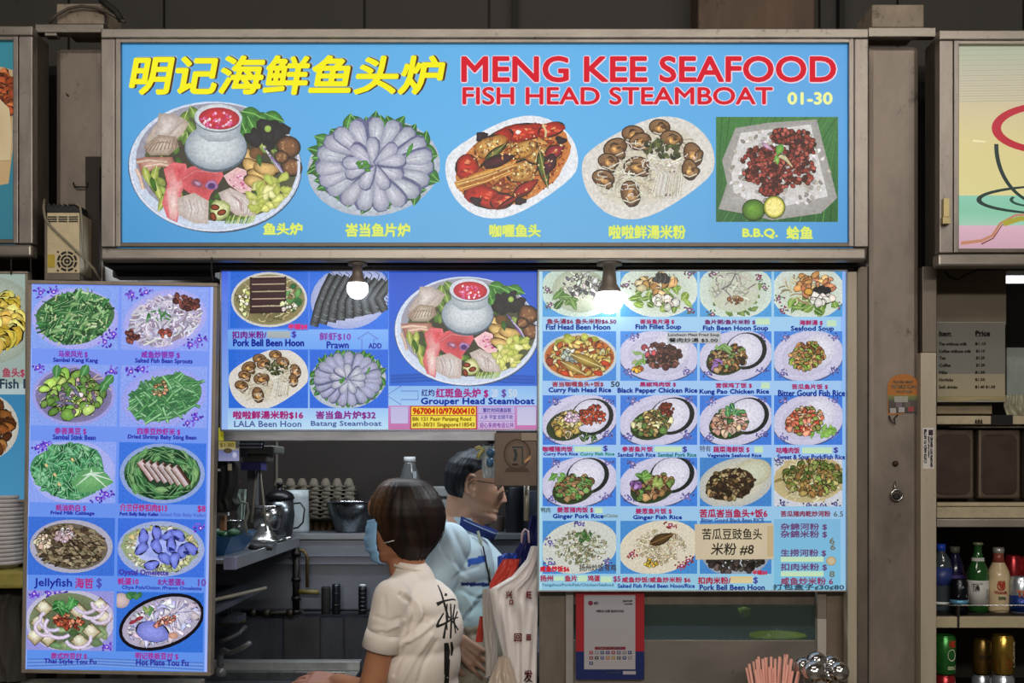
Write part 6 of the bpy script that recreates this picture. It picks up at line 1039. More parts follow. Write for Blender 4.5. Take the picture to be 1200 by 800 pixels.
def oven_door(x0, x1):
    d = MB().pbox(x0, 503, x1, 584, 3.2, 3.24).build('door', mat('door_edge', '#5c5044', .4, .4, .15, 20), ov, .006, 3)
    c0, c1 = P(x0 + 4, 0, 3.2).x, P(x1 - 5, 0, 3.2).x; z0, z1 = P(0, 579, 3.2).z, P(0, 509, 3.2).z; r = .018; pts = []
    for cx_, cz_, a0 in ((c1 - r, z1 - r, 0), (c0 + r, z1 - r, 1.571), (c0 + r, z0 + r, 3.142), (c1 - r, z0 + r, 4.712)): pts += [(cx_ + r * math.cos(a0 + 1.571 * q / 5), cz_ + r * math.sin(a0 + 1.571 * q / 5)) for q in range(6)]
    MB().prism(pts[::-1], 3.196, 3.2).build('inset', BRN, d, .001)
oven_door(1092, 1141.5); oven_door(1146.5, 1196); oven_door(1201, 1251)
cn = empty('stone_counter', P(1150, 607, 3.15), 'grimy cream counter slab below the brown doors', 'counter'); MB().pbox(1098, 588.5, 1330, 593, 3.19, 3.6).build('upper_lip', CREAM, cn, .002); MB().pbox(1098, 594, 1330, 607, 3.16, 3.6).build('slab', CREAM, cn, .003); MB().pbox(1098, 608, 1330, 617.5, 3.14, 3.6).build('steel_edge', mat('edge_steel', '#9c968c', .35, .6, .1, 20, (.3, 1, 1)), cn, .002)
for z, nm in ((722.5, 'upper'), (836, 'lower')):
    o = empty('drinks_shelf', P(1150, z, 3.15), ('cream fronted upper' if z < 800 else 'lowest') + ' shelf of the drinks fridge' + (' carrying bottles' if z < 800 else ' carrying stacked cans'), 'shelf')
    MB().pbox(1097, z, 1330, z + 13, 3.15, 3.17).build('front_edge', mat('shelf_edge', '#aaa084', .45, .1, .08, 20), o, .002); MB().box(P(1097, 0, 3.17).x, P(1330, 0, 3.17).x, 3.17, 3.7, P(0, z + 3, 3.15).z, P(0, z, 3.15).z).build('board', DKB, o)
    if z < 800: MB().tube([P(1095, 709, 3.16), P(1330, 709, 3.16)], .0022, 6).build('guard_wire', BRUSH, o); MB().pbox(1122.5, 710, 1124.5, 735, 3.145, 3.16).build('clip', DKB, o)
Ys = 3.26; zs = P(0, 722.5, 3.15).z
def btl(name, px, w_, top, prof, m, label, cat, Y=Ys, zb=None, parts=(), group=None):
    """prof in (radius share, height share)"""
    zb = zs if zb is None else zb; k = Y / F; ztop = CAMZ - (top - HY) * Y / F; h = ztop - zb; r = w_ * k / 2; c = Vector(((px - CX) * Y / F, Y, zb)); o = empty(name, c, label, cat, group)
    MB().lathe(c, [(a * r, b * h) for a, b in prof], 28).build('body', m, o)
    for nm, pr, mm in parts: MB().lathe(c, [(a * r, b * h) for a, b in pr], 28).build(nm, mm, o)
    return o, c, r, h
def cyltext(o, c, r, h, s_, u0, u1, v0, v1, col, bold=0, vertical=False):
    """lettering wrapped on the front of a can or bottle: u in -1..1 across, v in 0..1 up"""
    vs_, fs = text_mesh(s_, 2); ax = min(p[0] for p in vs_); bx = max(p[0] for p in vs_); ay = min(p[1] for p in vs_); by = max(p[1] for p in vs_); I = Ink(0); V = []
    for e in ((0, 0), (bold, 0), (0, bold), (bold, bold)) if bold else ((0, 0),):
        n = len(V)
        for a, b in vs_:
            a = (a - ax) / (bx - ax); b = (b - ay) / (by - ay)
            if vertical: a, b = 1 - b, a
            u = u0 + (u1 - u0) * a + e[0]; v = v0 + (v1 - v0) * b + e[1] * .3; t = math.asin(max(-.98, min(.98, u))); V.append((c.x + r * 1.02 * math.sin(t), c.y - r * 1.02 * math.cos(t), c.z + v * h))
        I.f += [tuple(i + n for i in q) for q in fs]
    I.v = V; I.c = [lin(col)] * len(V); return I.build('lettering', PAPER, o)
GB = [(0, 0), (.9, 0), (1, .02), (1, .52), (.9, .62), (.5, .78), (.36, .86), (.34, .96), (.34, 1), (0, 1)]
CAN = [(0, 0), (.82, 0), (1, .05), (1, .9), (.84, .97), (.86, .99), (.8, .99), (.78, .97), (0, .97)]
WCL = mat('clear_bottle', '#3a4248', .1, 0, .1, 9)
btl('water_bottle', 1103, 24, 637, [(0, 0), (.9, 0), (1, .03), (.95, .12), (1, .2), (.95, .28), (1, .36), (1, .66), (.8, .78), (.4, .88), (.4, .91)], WCL, 'clear water bottle with a bright blue cap, leftmost on the drinks shelf', 'bottle', parts=(('label', [(1.01, .4), (1.01, .66)], mat('blue_label', '#2c3c78', .4)), ('cap', [(.42, .9), (.42, 1), (0, 1)], mat('blue_cap', '#2048b8', .4)), ('rim', [(1.0, .12), (1.03, .14), (1.0, .16)], WHITEP)))
btl('juice_bottle', 1119, 22, 640, [(0, 0), (.9, 0), (1, .03), (1, .6), (.8, .74), (.45, .86), (.45, .9)], mat('purple_drink', '#1c1838', .15), 'dark purple drink bottle with a grey cap, second on the drinks shelf', 'bottle', 3.34, parts=(('label', [(1.01, .3), (1.01, .55)], mat('violet_label', '#4a3c78', .4)), ('cap', [(.5, .9), (.5, 1), (0, 1)], mat('grey_cap', '#5c5c54', .4))))
o, c, r, h = btl('drink_can', 1124, 20.5, 678, CAN, mat('black_can', '#14161e', .25, .5), 'black can with silver and light blue pattern before the purple bottle', 'can', 3.21, parts=(('blue_band', [(1.01, .3), (1.01, .42)], mat('light_blue_band', '#5c94b8', .3, .3)),))
cyltext(o, c, r, h, '▲', -.5, .5, .5, .82, '#8a929c', .05)
o, c, r, h = btl('beer_bottle', 1146, 24, 635, GB, mat('green_glass', '#1f4a22', .1, 0, .1, 9), 'green beer bottle with white labels on the drinks shelf', 'bottle', parts=(('label', [(1.012, .12), (1.012, .46)], mat('white_label', '#b8b8b4', .5)), ('neck_label', [(.75, .64), (.66, .7), (.56, .78)], MATS['white_label']), ('crown_cap', [(.38, .96), (.52, .965), (.42, 1), (0, 1)], mat('pale_cap', '#8a9070', .4, .3))))
cyltext(o, c, r, h, 'TA', -.85, -.3, .3, .38, '#1c1c1c', .1); cyltext(o, c, r, h, 'LAGER BEER', -.8, .1, .4, .43, '#2c2c2c'); cyltext(o, c, r, h, '▮▮▮', .45, .85, .2, .34, '#3c3c3c')
I = Ink(0)
o, c, r, h = btl('milk_bottle', 1170, 25.5, 641, [(0, 0), (.92, 0), (1, .03), (1, .56), (.9, .64), (.56, .76), (.44, .85), (.44, .9)], mat('soy_milk', '#c0ac88', .2, 0, .05), 'cream soy milk bottle with a silver cap and a red emblem', 'bottle', parts=(('shoulder', [(.56, .77), (.46, .85), (.46, .92)], mat('brown_neck', '#7c3c30', .2)), ('cap', [(.5, .91), (.5, 1), (0, 1)], mat('silver_cap', '#b8b8b4', .3, .6))))
cyltext(o, c, r, h, 'V', -.45, .1, .36, .46, '#a83828', .12); cyltext(o, c, r, h, '◯', -.5, .15, .34, .48, '#a83828', .05); cyltext(o, c, r, h, 'Vitamilk', -.7, .35, .29, .33, '#a85848', .04); cyltext(o, c, r, h, 'SOYA', -.4, .2, .2, .24, '#2c4c2c', .05)
btl('drink_can', 1187, 19, 650, CAN, mat('red_can', '#98242c', .25, .5), 'red can half hidden behind the soy milk bottle', 'can', 3.42)
btl('drink_can', 1203, 20, 652, [(a, b) for a, b in CAN], MATS['red_can'], 'red can at the right edge behind the blue and silver can', 'can', 3.42)
o, c, r, h = btl('beer_can', 1196, 25, 675, CAN, mat('silver_can', '#a8b0b8', .25, .7), 'silver can with a blue shield and orange name, right edge', 'can', 3.23, parts=(('blue_band', [(1.005, .06), (1.005, .5)], mat('deep_blue_can', '#1c3478', .3, .4)),))
cyltext(o, c, r, h, 'Tiger', -.7, .75, .42, .62, '#d86c34', .08); cyltext(o, c, r, h, '◆', -.45, .5, .3, .85, '#1c3478')
zl = P(0, 836, 3.15).z
def can2(px, top, w_, m, label, Y, zb, nm='drink_can', parts=()): return btl(nm, px, w_, top, CAN, m, label, 'can', Y, zb, parts)
kz = lambda y, Y: CAMZ - (y - HY) * Y / F
redc = mat('red_can', '#98242c'); GC = mat('green_can', '#2c7030', .25, .5); GO = mat('gold_can', '#a8883c', .22, .85); GOD = mat('dark_gold_can', '#6c5428', .3, .7)
can2(1107, 789.5, 24, redc, 'red can under the green coconut can', 3.2, zl); can2(1150, 789.5, 22, MATS['silver_can'], 'silver can under the dark gold can', 3.27, zl); can2(1175, 789.5, 26, MATS['silver_can'], 'silver can under the bright gold can', 3.2, zl)
o, c, r, h = can2(1107, 743, 25, GC, 'green coconut drink can stacked on a red can', 3.2, kz(789.2, 3.2) , parts=())
cyltext(o, c, r, h, '●', -.1, .7, .36, .66, '#d8d8cc'); cyltext(o, c, r, h, 'H&S', 0, .6, .7, .85, '#c03828', .08); cyltext(o, c, r, h, 'COCONUT', -.1, .7, .14, .22, '#c8d8a8', .03)
o, c, r, h = can2(1151, 748, 21, GOD, 'dark gold can stacked left of the bright gold can', 3.27, kz(789.2, 3.27)); cyltext(o, c, r, h, 'STOUT', -.6, .6, .42, .54, '#2c2014', .05)
o, c, r, h = can2(1175, 743, 25.5, GO, 'bright gold can with vertical lettering stacked on a silver can', 3.2, kz(789.2, 3.2)); cyltext(o, c, r, h, 'LAGER', .6, .85, .2, .85, '#e0d8b8', .03, True); cyltext(o, c, r, h, '◇', -.1, .35, .15, .4, '#8c3c1c', .03)

# ---------------------------------------------------------------- left neighbour
tag(cloth('cloth_sheet', [(500, 31, 46, 3.06), (530, 22, 44, 3.06), (560, 6, 42, 3.06), (590, -30, 42, 3.06), (640, -40, 42, 3.06), (668, -40, 42, 3.06)], mat('olive_cloth', '#565a40', .8, 0, .1, 6), None, .01, .008, 3, 2), 'olive green cloth draped behind the stacked white bowls', 'cloth')
kk = 3.0 / F
for i in range(17):
    z = P(0, 667 - i * 4.75, 3.0).z; o = tag(MB().lathe((P(-6, 0, 3.0).x, 2.99, z), [(0, 0), (21 * kk, 0), (31 * kk, .016), (33 * kk, .017), (33.5 * kk, .026), (30 * kk, .026), (20 * kk, .004), (0, .006)], 40).build('foam_bowl', mat('white_foam', '#b9b6b8', .6)), ('second third fourth fifth sixth seventh eighth ninth tenth eleventh twelfth thirteenth fourteenth fifteenth sixteenth'.split()[i - 1] + ' white foam bowl from the bottom of the stack at the left edge') if i not in (0, 16) else ('lowest' if i == 0 else 'topmost') + ' white foam bowl of the stack at the left edge', 'bowl', 'stack of white foam bowls')
tag(MB().pbox(-60, 668, 29, 690, 2.93, 3.06).build('tray_box', mat('olive_yellow_box', '#8c8440', .5), None, .01), 'olive yellow box under the stack of foam bowls', 'box')
tag(cloth('sack', [(690, -20, 30, 3.04), (710, -20, 22, 3.04), (740, -20, 24, 3.04), (775, -20, 28, 3.04), (796, -20, 30, 3.04)], mat('dark_sack', '#35312b', .8), None, .04, .01, 3, 4), 'dark sack below the olive yellow box', 'sack')
nc = empty('side_counter', (-1.6, 3.0, 0), 'pale counter at the foot of the violet menu board', 'counter'); MB().box(-2.2, -.86, 2.9, 3.11, .93, .965).build('top', mat('pale_counter', '#9a958c', .5, .1), nc, .004); MB().box(-2.2, -.86, 2.95, 3.11, 0, .93).build('cabinet', mat('dark_brown', '#211a15'), nc)
# ---------------------------------------------------------------- people
from mathutils.bvhtree import BVHTree
def vcol_mat(name, rough=.75, grain=.08, scale=200, spec=.3, sss=0, bump=0, bscale=300):
    m = print_mat(name, 0, grain, rough, 1, scale); nt = m.node_tree; b = nt.nodes['Principled BSDF']; b.inputs['Specular IOR Level'].default_value = spec
    m.cycles.emission_sampling = 'AUTO'
    if sss: b.inputs['Subsurface Weight'].default_value = sss; b.inputs['Subsurface Radius'].default_value = (.012, .005, .003)
    if bump:
        nb = nt.nodes.new('ShaderNodeTexNoise'); nb.inputs['Scale'].default_value = bscale; bp = nt.nodes.new('ShaderNodeBump'); bp.inputs['Strength'].default_value = bump; bp.inputs['Distance'].default_value = .001
        g = nt.nodes.new('ShaderNodeNewGeometry'); nt.links.new(g.outputs['Position'], nb.inputs['Vector']); nt.links.new(nb.outputs['Fac'], bp.inputs['Height']); nt.links.new(bp.outputs['Normal'], b.inputs['Normal'])
    return m
def capsule(m, a, b, ra, rb, n=20):
    a, b = Vector(a), Vector(b); d = (b - a).normalized(); pts = []; rr = []
    for t in np.linspace(-1.5, 0, 6): pts.append(a + d * ra * math.sin(t)); rr.append(ra * math.cos(t))
    for q in (.25, .5, .75): pts.append(a.lerp(b, q)); rr.append(ra + (rb - ra) * q)
    for t in np.linspace(0, 1.5, 6): pts.append(b + d * rb * math.sin(t)); rr.append(rb * math.cos(t))
    m.tube(pts, rr, n)
def limb(m, pts, rs_):
    for i in range(len(pts) - 1): capsule(m, pts[i], pts[i + 1], rs_[i], rs_[i + 1])
def interp(t, tab):
    for (a, va), (b, vb) in zip(tab, tab[1:]):
        if a <= t <= b: q = (t - a) / (b - a); q = q * q * (3 - 2 * q) * .5 + q * .5; return va + (vb - va) * q
    return tab[0][1] if t < tab[0][0] else tab[-1][1]
FRONT = [(-.118, .035), (-.112, .068), (-.100, .083), (-.088, .084), (-.078, .079), (-.069, .087), (-.061, .083), (-.053, .089), (-.043, .085), (-.02, .083), (.0, .082), (.02, .081), (.036, .090), (.06, .089), (.085, .076), (.105, .05), (.118, .02), (.121, 0)]
BACK = [(-.118, .02), (-.105, -.01), (-.09, -.035), (-.07, -.055), (-.045, -.078), (-.01, -.094), (.03, -.101), (.06, -.095), (.09, -.072), (.11, -.035), (.121, 0)]
HALF = [(-.118, .014), (-.105, .036), (-.085, .05), (-.06, .058), (-.03, .066), (.0, .071), (.03, .075), (.055, .074), (.08, .064), (.1, .046), (.114, .024), (.121, .001)]
def head_pt(z, th, off=0, female=False):
    f, b, h = interp(z, FRONT), interp(z, BACK), interp(z, HALF)
    c = (f + b) / 2; a = (f - b) / 2 + off; h += off; ct, st = math.cos(th), math.sin(th); p = .9
    x = c + a * math.copysign(abs(ct) ** p, ct); y = h * math.copysign(abs(st) ** p, st)
    if ct > 0 and not off:
        nz = interp(z, [(-.048, 0), (-.04, .012), (-.033, .024), (-.02, .02), (0, .011), (.022, .003), (.035, 0)]); x += nz * math.exp(-(y / (.012 + .5 * max(0, -.005 - z) * .6)) ** 2)
        x -= .009 * math.exp(-((z - .018) / .012) ** 2 - ((abs(y) - .032) / .014) ** 2)
        x += .004 * math.exp(-((z + .01) / .016) ** 2 - ((abs(y) - .045) / .016) ** 2)
        if -.08 < z < -.045: x -= .006 * min(1, (abs(y) / .03) ** 2)
    return x, y, z
def head_mesh(m, M, n=72, k=74, off=0):
    zs_ = [-.118 + (.239) * (.5 - .5 * math.cos(math.pi * i / k)) * .35 + .239 * (i / k) * .65 for i in range(k + 1)]; V = []; Fs = []
    for z in zs_:
        for j in range(n): V.append(M @ Vector(head_pt(z, 2 * math.pi * j / n, off)))
    for i in range(k):
        for j in range(n): a = i * n + j; b = i * n + (j + 1) % n; Fs.append((a, b, b + n, a + n))
    Fs.append(tuple(range(n - 1, -1, -1))); Fs.append(tuple(range(k * n, (k + 1) * n))); m.add(V, Fs, True)
def hand(m, wrist, d, up, size, spread=.12, curl=(.25, .4, .3), thumb=1):
    """d: towards the fingers, up: out of the back of the hand; thumb=+1/-1 picks its side"""
    d = Vector(d).normalized(); up = Vector(up); up = (up - d * up.dot(d)).normalized(); s = d.cross(up) * thumb; w = Vector(wrist); S_ = size
    for i in range(4): q = (1.5 - i) / 1.5; capsule(m, w + s * q * .018 * S_, w + d * .082 * S_ + s * q * .028 * S_, .014 * S_, .0115 * S_, 12)
    for i, (l, o) in enumerate(((.066, .5), (.076, .17), (.07, -.17), (.054, -.5))):
        p = w + d * (.084 - (.006 if i in (0, 2) else .014 if i == 3 else 0)) * S_ + s * o * .062 * S_; a = 0; dd = (d + s * (o * spread * 2)).normalized(); r = .0092 * S_
        for q, fr in enumerate((.45, .31, .24)):
            a += curl[q]; e = p + (dd * math.cos(a) - up * math.sin(a)) * l * fr * 1.05 * S_; capsule(m, p, e, r, r * .9, 10); p = e; r *= .9
    p = w + d * .018 * S_ + s * .022 * S_ - up * .004 * S_; t1 = p + (d * .6 + s * .75 - up * .2).normalized() * .04 * S_; t2 = t1 + (d * .85 + s * .35 - up * .3).normalized() * .03 * S_; t3 = t2 + (d * .95 + s * .1 - up * .35).normalized() * .024 * S_
    limb(m, [p, t1, t2, t3], [.015 * S_, .012 * S_, .0105 * S_, .0088 * S_])
def ear(m, M, side, s=1):
    pts = []
    for t in np.linspace(-.5, 4.3, 16): pts.append(M @ Vector((-.012 - .018 * s * math.sin(t) * -1 * -.9 - .004, side * (.074 + .008 * abs(math.cos(t * .5))), .003 + .03 * s * math.cos(t))))
    m.tube(pts, [.0042] * 16, 8); m.ell(M @ Vector((-.014, side * .071, .002)), (.015 * s, .0055, .027 * s), 16, 10, M.to_3x3().normalized()); m.ell(M @ Vector((-.008, side * .073, -.027)), (.007, .006, .009), 10, 8)
    m.tube([M @ Vector((-.003, side * .076, .012)), M @ Vector((-.012, side * .079, .016)), M @ Vector((-.02, side * .079, .006)), M @ Vector((-.016, side * .078, -.012))], [.003] * 4, 8)
def remesh(mb, name, mt, parent, voxel, smooth=4, fn=None, colour=None, dec=None):
    me = mb.mesh(name); o = bpy.data.objects.new(name, me); COL.objects.link(o)
    r = o.modifiers.new('r', 'REMESH'); r.mode = 'VOXEL'; r.voxel_size = voxel; s = o.modifiers.new('s', 'SMOOTH'); s.iterations = smooth; s.factor = .6
    if dec: dm = o.modifiers.new('d', 'DECIMATE'); dm.ratio = dec
    bpy.context.view_layer.update(); nm = bpy.data.meshes.new_from_object(o.evaluated_get(bpy.context.evaluated_depsgraph_get())); bpy.data.objects.remove(o)
    nm.name = name; n = len(nm.vertices); co = np.empty(n * 3, np.float32); nm.vertices.foreach_get('co', co); co = co.reshape(-1, 3)
    if fn:
        no = np.empty(n * 3, np.float32); nm.vertices.foreach_get('normal', no); no = no.reshape(-1, 3); co = co + no * fn(co, no)[:, None]; nm.vertices.foreach_set('co', co.astype(np.float32).ravel())
    if colour is not None:
        c = colour(co) if callable(colour) else np.tile(lin(colour), (n, 1)); at = nm.color_attributes.new('Col', 'FLOAT_COLOR', 'POINT'); at.data.foreach_set('color', np.hstack([c, np.ones((n, 1))]).astype(np.float32).ravel())
    nm.polygons.foreach_set('use_smooth', [True] * len(nm.polygons)); nm.update(); nm.materials.clear()
    return new_obj(name, nm, mt, parent)
def px_of(co): return CX + co[:, 0] * F / co[:, 1], HY - (co[:, 2] - CAMZ) * F / co[:, 1]
def creases(lst, base=0, seed=0):
    def fn(co, no):
        x, y = px_of(co); d = np.zeros(len(co)); face = np.clip(-no[:, 1] * 1.5, 0, 1)
        for pts, w_, A in lst:
            best = np.full(len(co), 1e9)
            for (ax, ay), (bx, by) in zip(pts, pts[1:]):
                vx, vy = bx - ax, by - ay; t = np.clip(((x - ax) * vx + (y - ay) * vy) / (vx * vx + vy * vy), 0, 1); best = np.minimum(best, (x - ax - t * vx) ** 2 + (y - ay - t * vy) ** 2)
            d += A * np.exp(-best / (w_ * w_))
        d *= face
        if base:
            for i, f_ in enumerate((14, 23, 37)): d += base / (i + 1) * np.sin(co[:, 0] * f_ * 1.1 + seed + 2 * np.sin(co[:, 2] * f_ * .8 + i)) * np.sin(co[:, 2] * f_ + co[:, 1] * f_ * .9 + seed * 2)
        return d
    return fn
def paint_on(o, strokes, col, name, label=None, mt=None):
    """brush strokes laid on a garment: each is (points, widths) as seen on its surface"""
    me = o.data; off = o.location; bv = BVHTree.FromPolygons([tuple(v.co) for v in me.vertices], [tuple(p.vertices) for p in me.polygons]); I = Ink(0); cam0 = Vector((0, 0, CAMZ)); nV = []; fs = []; l = 0
    def hit(x, y):
        d = (P(x, y, 1) - cam0).normalized(); h = bv.ray_cast(cam0, d)
        return None if h[0] is None or h[0].y > 3.6 else h[0] - d * .0012
    for pts, w_ in strokes:
        dense = []; ws = w_ if isinstance(w_, (list, tuple)) else [w_] * len(pts)
        for i in range(len(pts) - 1):
            for q in range(5): t = q / 5; dense.append((pts[i][0] + (pts[i + 1][0] - pts[i][0]) * t, pts[i][1] + (pts[i + 1][1] - pts[i][1]) * t, ws[i] + (ws[i + 1] - ws[i]) * t))
        dense.append((*pts[-1], ws[-1])); prev = None
        for i, (x, y, w1) in enumerate(dense):
            a = dense[max(0, i - 1)]; b = dense[min(len(dense) - 1, i + 1)]; dx, dy = b[0] - a[0], b[1] - a[1]; L_ = math.hypot(dx, dy) or 1; nx, ny = -dy / L_ * w1 / 2, dx / L_ * w1 / 2
            p, q = hit(x + nx, y + ny), hit(x - nx, y - ny)
            if p is None or q is None: prev = None; continue
            k = len(nV); nV += [tuple(p), tuple(q)]
            if prev is not None: fs.append((prev, prev + 1, k + 1, k))
            prev = k
    me2 = bpy.data.meshes.new(name); me2.from_pydata(nV, [], fs); ob = new_obj(name, me2, mt or mat('ink_black', '#16140f', .8), o.parent)
    if label: ob['label'] = label
    return ob
def frame_M(c, fwd, up, s=1):
    f = Vector(fwd).normalized(); u = Vector(up); u = (u - f * u.dot(f)).normalized(); l = u.cross(f)
    return Matrix(((f.x * s, l.x * s, u.x * s, c[0]), (f.y * s, l.y * s, u.y * s, c[1]), (f.z * s, l.z * s, u.z * s, c[2]), (0, 0, 0, 1)))
SKIN = vcol_mat('skin', .5, .05, 120, .35, .12)
def skin_col(base, spots):
    def f(co):
        c = np.tile(lin(base), (len(co), 1)); n_ = np.sin(co[:, 0] * 90) * np.sin(co[:, 2] * 80 + 1) * .04; c = c * (1 + n_[:, None])
        for p, r, col, a in spots: w_ = (a * np.exp(-np.sum((co - np.array(p)) ** 2, 1) / (r * r)))[:, None]; c = c * (1 - w_) + np.array(lin(col)) * w_
        return c
    return f

# ---- the man in profile
YM = 3.66; man = empty('person', (P(545, 0, YM).x, YM, 0), 'grey haired man in glasses and pale blue shirt, in profile looking down to the right', 'person')
MM = frame_M(P(558, 569.5, YM), (.985, -.0, -.174), (.174, 0, .985), 1.03)
mb = MB(); head_mesh(mb, MM); ear(mb, MM, -1, 1.0); ear(mb, MM, 1, 1.0)
q = lambda x, y, Y=YM: P(x, y, Y)
nk = MM @ Vector((-.03, 0, -.045)); limb(mb, [nk, q(541, 608), q(533, 628)], [.058, .057, .075]); capsule(mb, MM @ Vector((.02, 0, -.085)), q(552, 612), .038, .05)
for (x, y, rx, ry, rz) in ((533, 655, .115, .19, .1), (532, 690, .118, .17, .13), (538, 730, .115, .16, .13), (545, 775, .12, .165, .12)): mb.ell(q(x, y), (rx, ry, rz), 24, 16)
shR, shL = Vector((q(528, 634).x, YM - .19, q(0, 634).z)), Vector((q(532, 632).x, YM + .19, q(0, 632).z))
elR = q(499, 722, 3.5); wrR = q(533, 750, 3.47); elL = Vector((.0, 3.84, 1.13)); wrL = Vector((.17, 3.66, 1.16))
limb(mb, [shR, elR, wrR], [.042, .038, .027]); limb(mb, [shL, elL, wrL], [.05, .038, .027])
hand(mb, wrR, (.75, -.05, -.62), (.1, -1, .1), 1.0, .1, (.15, .3, .25), 1); hand(mb, wrL, (.95, -.2, -.1), (0, .2, 1), 1.0, .1, (.4, .5, .4), -1)
hip = q(548, 800)
for s_ in (-1, 1):
    hx = Vector((hip.x + .0, YM + s_ * .09, .86)); kn = Vector((hip.x + .02, YM + s_ * .1, .48)); an = Vector((hip.x - .01, YM + s_ * .11, .09)); limb(mb, [hx, kn, an], [.085, .06, .04]); limb(mb, [an + Vector((-.02, 0, -.04)), an + Vector((.15, s_ * .02, -.055))], [.04, .032])
hm = lambda x, y, z: tuple(MM @ Vector((x, y, z)))
body_m = remesh(mb, 'body', SKIN, man, .0042, 3, None, skin_col('#c09a82', [(hm(.09, 0, -.061), .007, '#5c2c28', .95), (hm(.085, -.014, -.061), .007, '#5c2c28', .9), (hm(.08, -.024, -.062), .005, '#5c2c28', .7), (hm(.08, -.03, -.05), .01, '#9c7462', .5), (hm(.1, 0, -.03), .02, '#b07c68', .5), (hm(.05, -.06, -.03), .04, '#c08c70', .4), (hm(.05, -.05, -.09), .03, '#a08878', .5), (tuple(wrR + Vector((.05, 0, -.04))), .09, '#8c6e60', .5)]))
def hair_cap(M, parent, keep, off, cols, name='hair', n=120, k=90, strand=.0025, seed=1):
    V = []; Fs = []; Cc = []; rr_ = random.Random(seed); tone = [rr_.random() for _ in range(400)]
    for i in range(k + 1):
        z = -.118 + .239 * (1 - (1 - i / k) ** 1.25)
        for j in range(n):
            th = 2 * math.pi * j / n; x, y, _ = head_pt(z, th); w_ = keep(x, y, z); w_ = 0 if w_ < 0 else .5 + .5 * min(1, w_ / .035); nn = noise.noise(Vector((th * 9, z * 12, seed))); o_ = -.012 if w_ == 0 else -.012 + (off + .012 + strand * noise.noise(Vector((th * 22, z * 25, 3)))) * w_
            x, y, _ = head_pt(z, th, o_ if abs(o_) > 1e-6 else 1e-5); V.append(M @ Vector((x, y, z + max(0, o_) * max(0, z) * 4))); t = .5 + .5 * noise.noise(Vector((th * 30, z * 14, 7))) + .25 * nn; t = min(1, max(0, t)); a, b = lin(cols[0]), lin(cols[1]); t = t ** 2; Cc.append(tuple(u + (v - u) * t for u, v in zip(a, b)))
    for i in range(k):
        for j in range(n): a = i * n + j; b = i * n + (j + 1) % n; Fs.append((a, b, b + n, a + n))
    Fs.append(tuple(range(n - 1, -1, -1))); Fs.append(tuple(range(k * n, (k + 1) * n)))
    me = bpy.data.meshes.new(name); me.from_pydata(V, [], Fs); at = me.color_attributes.new('Col', 'FLOAT_COLOR', 'POINT'); at.data.foreach_set('color', np.array([(*c, 1) for c in Cc], dtype=np.float32).ravel()); me.polygons.foreach_set('use_smooth', [True] * len(me.polygons)); me.update()
    return new_obj(name, me, HAIRM, parent)
HAIRM = vcol_mat('hair', .5, .15, 500, .25)
def keep_m(x, y, z):
    line = .066 if x > .045 else .066 - (.045 - x) / .045 * .02 if x > 0 else .046 - (-x) / .03 * .02 if x > -.005 else (.028 if x > -.032 else -.062 + max(0, (x + .075)) * .3)
    return z - line
hair_cap(MM, man, keep_m, .008, ('#14161a', '#565c64'))
EYE = mat('eye_white', '#b8b4ac', .2); IRIS = mat('iris', '#1a120e', .2)
for s_ in (-1, 1):
    e = MB().ell(MM @ Vector((.0715, s_ * .031, .017)), .0115, 16, 12).build('eye', EYE, man); MB().ell(MM @ Vector((.0795, s_ * .031, .015)), (.004, .005, .005), 12, 8).build('iris', IRIS, e)
    MB().tube([MM @ Vector((.083 - abs(t) * .2 * abs(t) * 30, s_ * (.031 + t), .0235 - 6 * t * t)) for t in np.linspace(-.015, .015, 7)], .0028, 8).build('eyelid', mat('eyelid', '#8c6654', .6), man)
    MB().tube([MM @ Vector((.0905 - 4 * max(0, t) ** 2, s_ * (.03 + t), .037 + .004 * math.cos(t * 90))) for t in np.linspace(-.018, .02, 7)], [.001, .003, .0034, .0034, .003, .002, .001], 8).build('eyebrow', mat('brow', '#23201e', .8), man)
gls = MB()
for s_ in (-1, 1):
    gls.tube([MM @ Vector((.1 - .25 * abs(math.cos(a) * .024) * (1 if math.cos(a) * s_ > 0 else 0), s_ * .034 + .024 * math.cos(a) * 1.0, .012 + .017 * math.sin(a))) for a in np.linspace(0, 6.283, 25)], .0013, 8, False)
    gls.tube([MM @ Vector((.094, s_ * .058, .018)), MM @ Vector((.06, s_ * .075, .02)), MM @ Vector((-.01, s_ * .08, .018)), MM @ Vector((-.022, s_ * .079, .0))], .0013, 8)
gls.tube([MM @ Vector((.1, -.01, .016)), MM @ Vector((.103, 0, .019)), MM @ Vector((.1, .01, .016))], .0013, 8)
gl_ = gls.build('glasses', mat('glasses_frame', '#5c5044', .25, .8), man); gl_['label'] = 'thin metal rimmed glasses'
for s_ in (-1, 1): MB().lathe(MM @ Vector((.0985, s_ * .034, .012)), [(0, 0), (.021, 0), (.021, .0008), (0, .0008)], 24, tuple((MM.to_3x3() @ Vector((1, 0, 0))).normalized())).build('lens', mat('lens_glass', '#c8d0d0', .05, 0, 0, trans=.95), gl_)
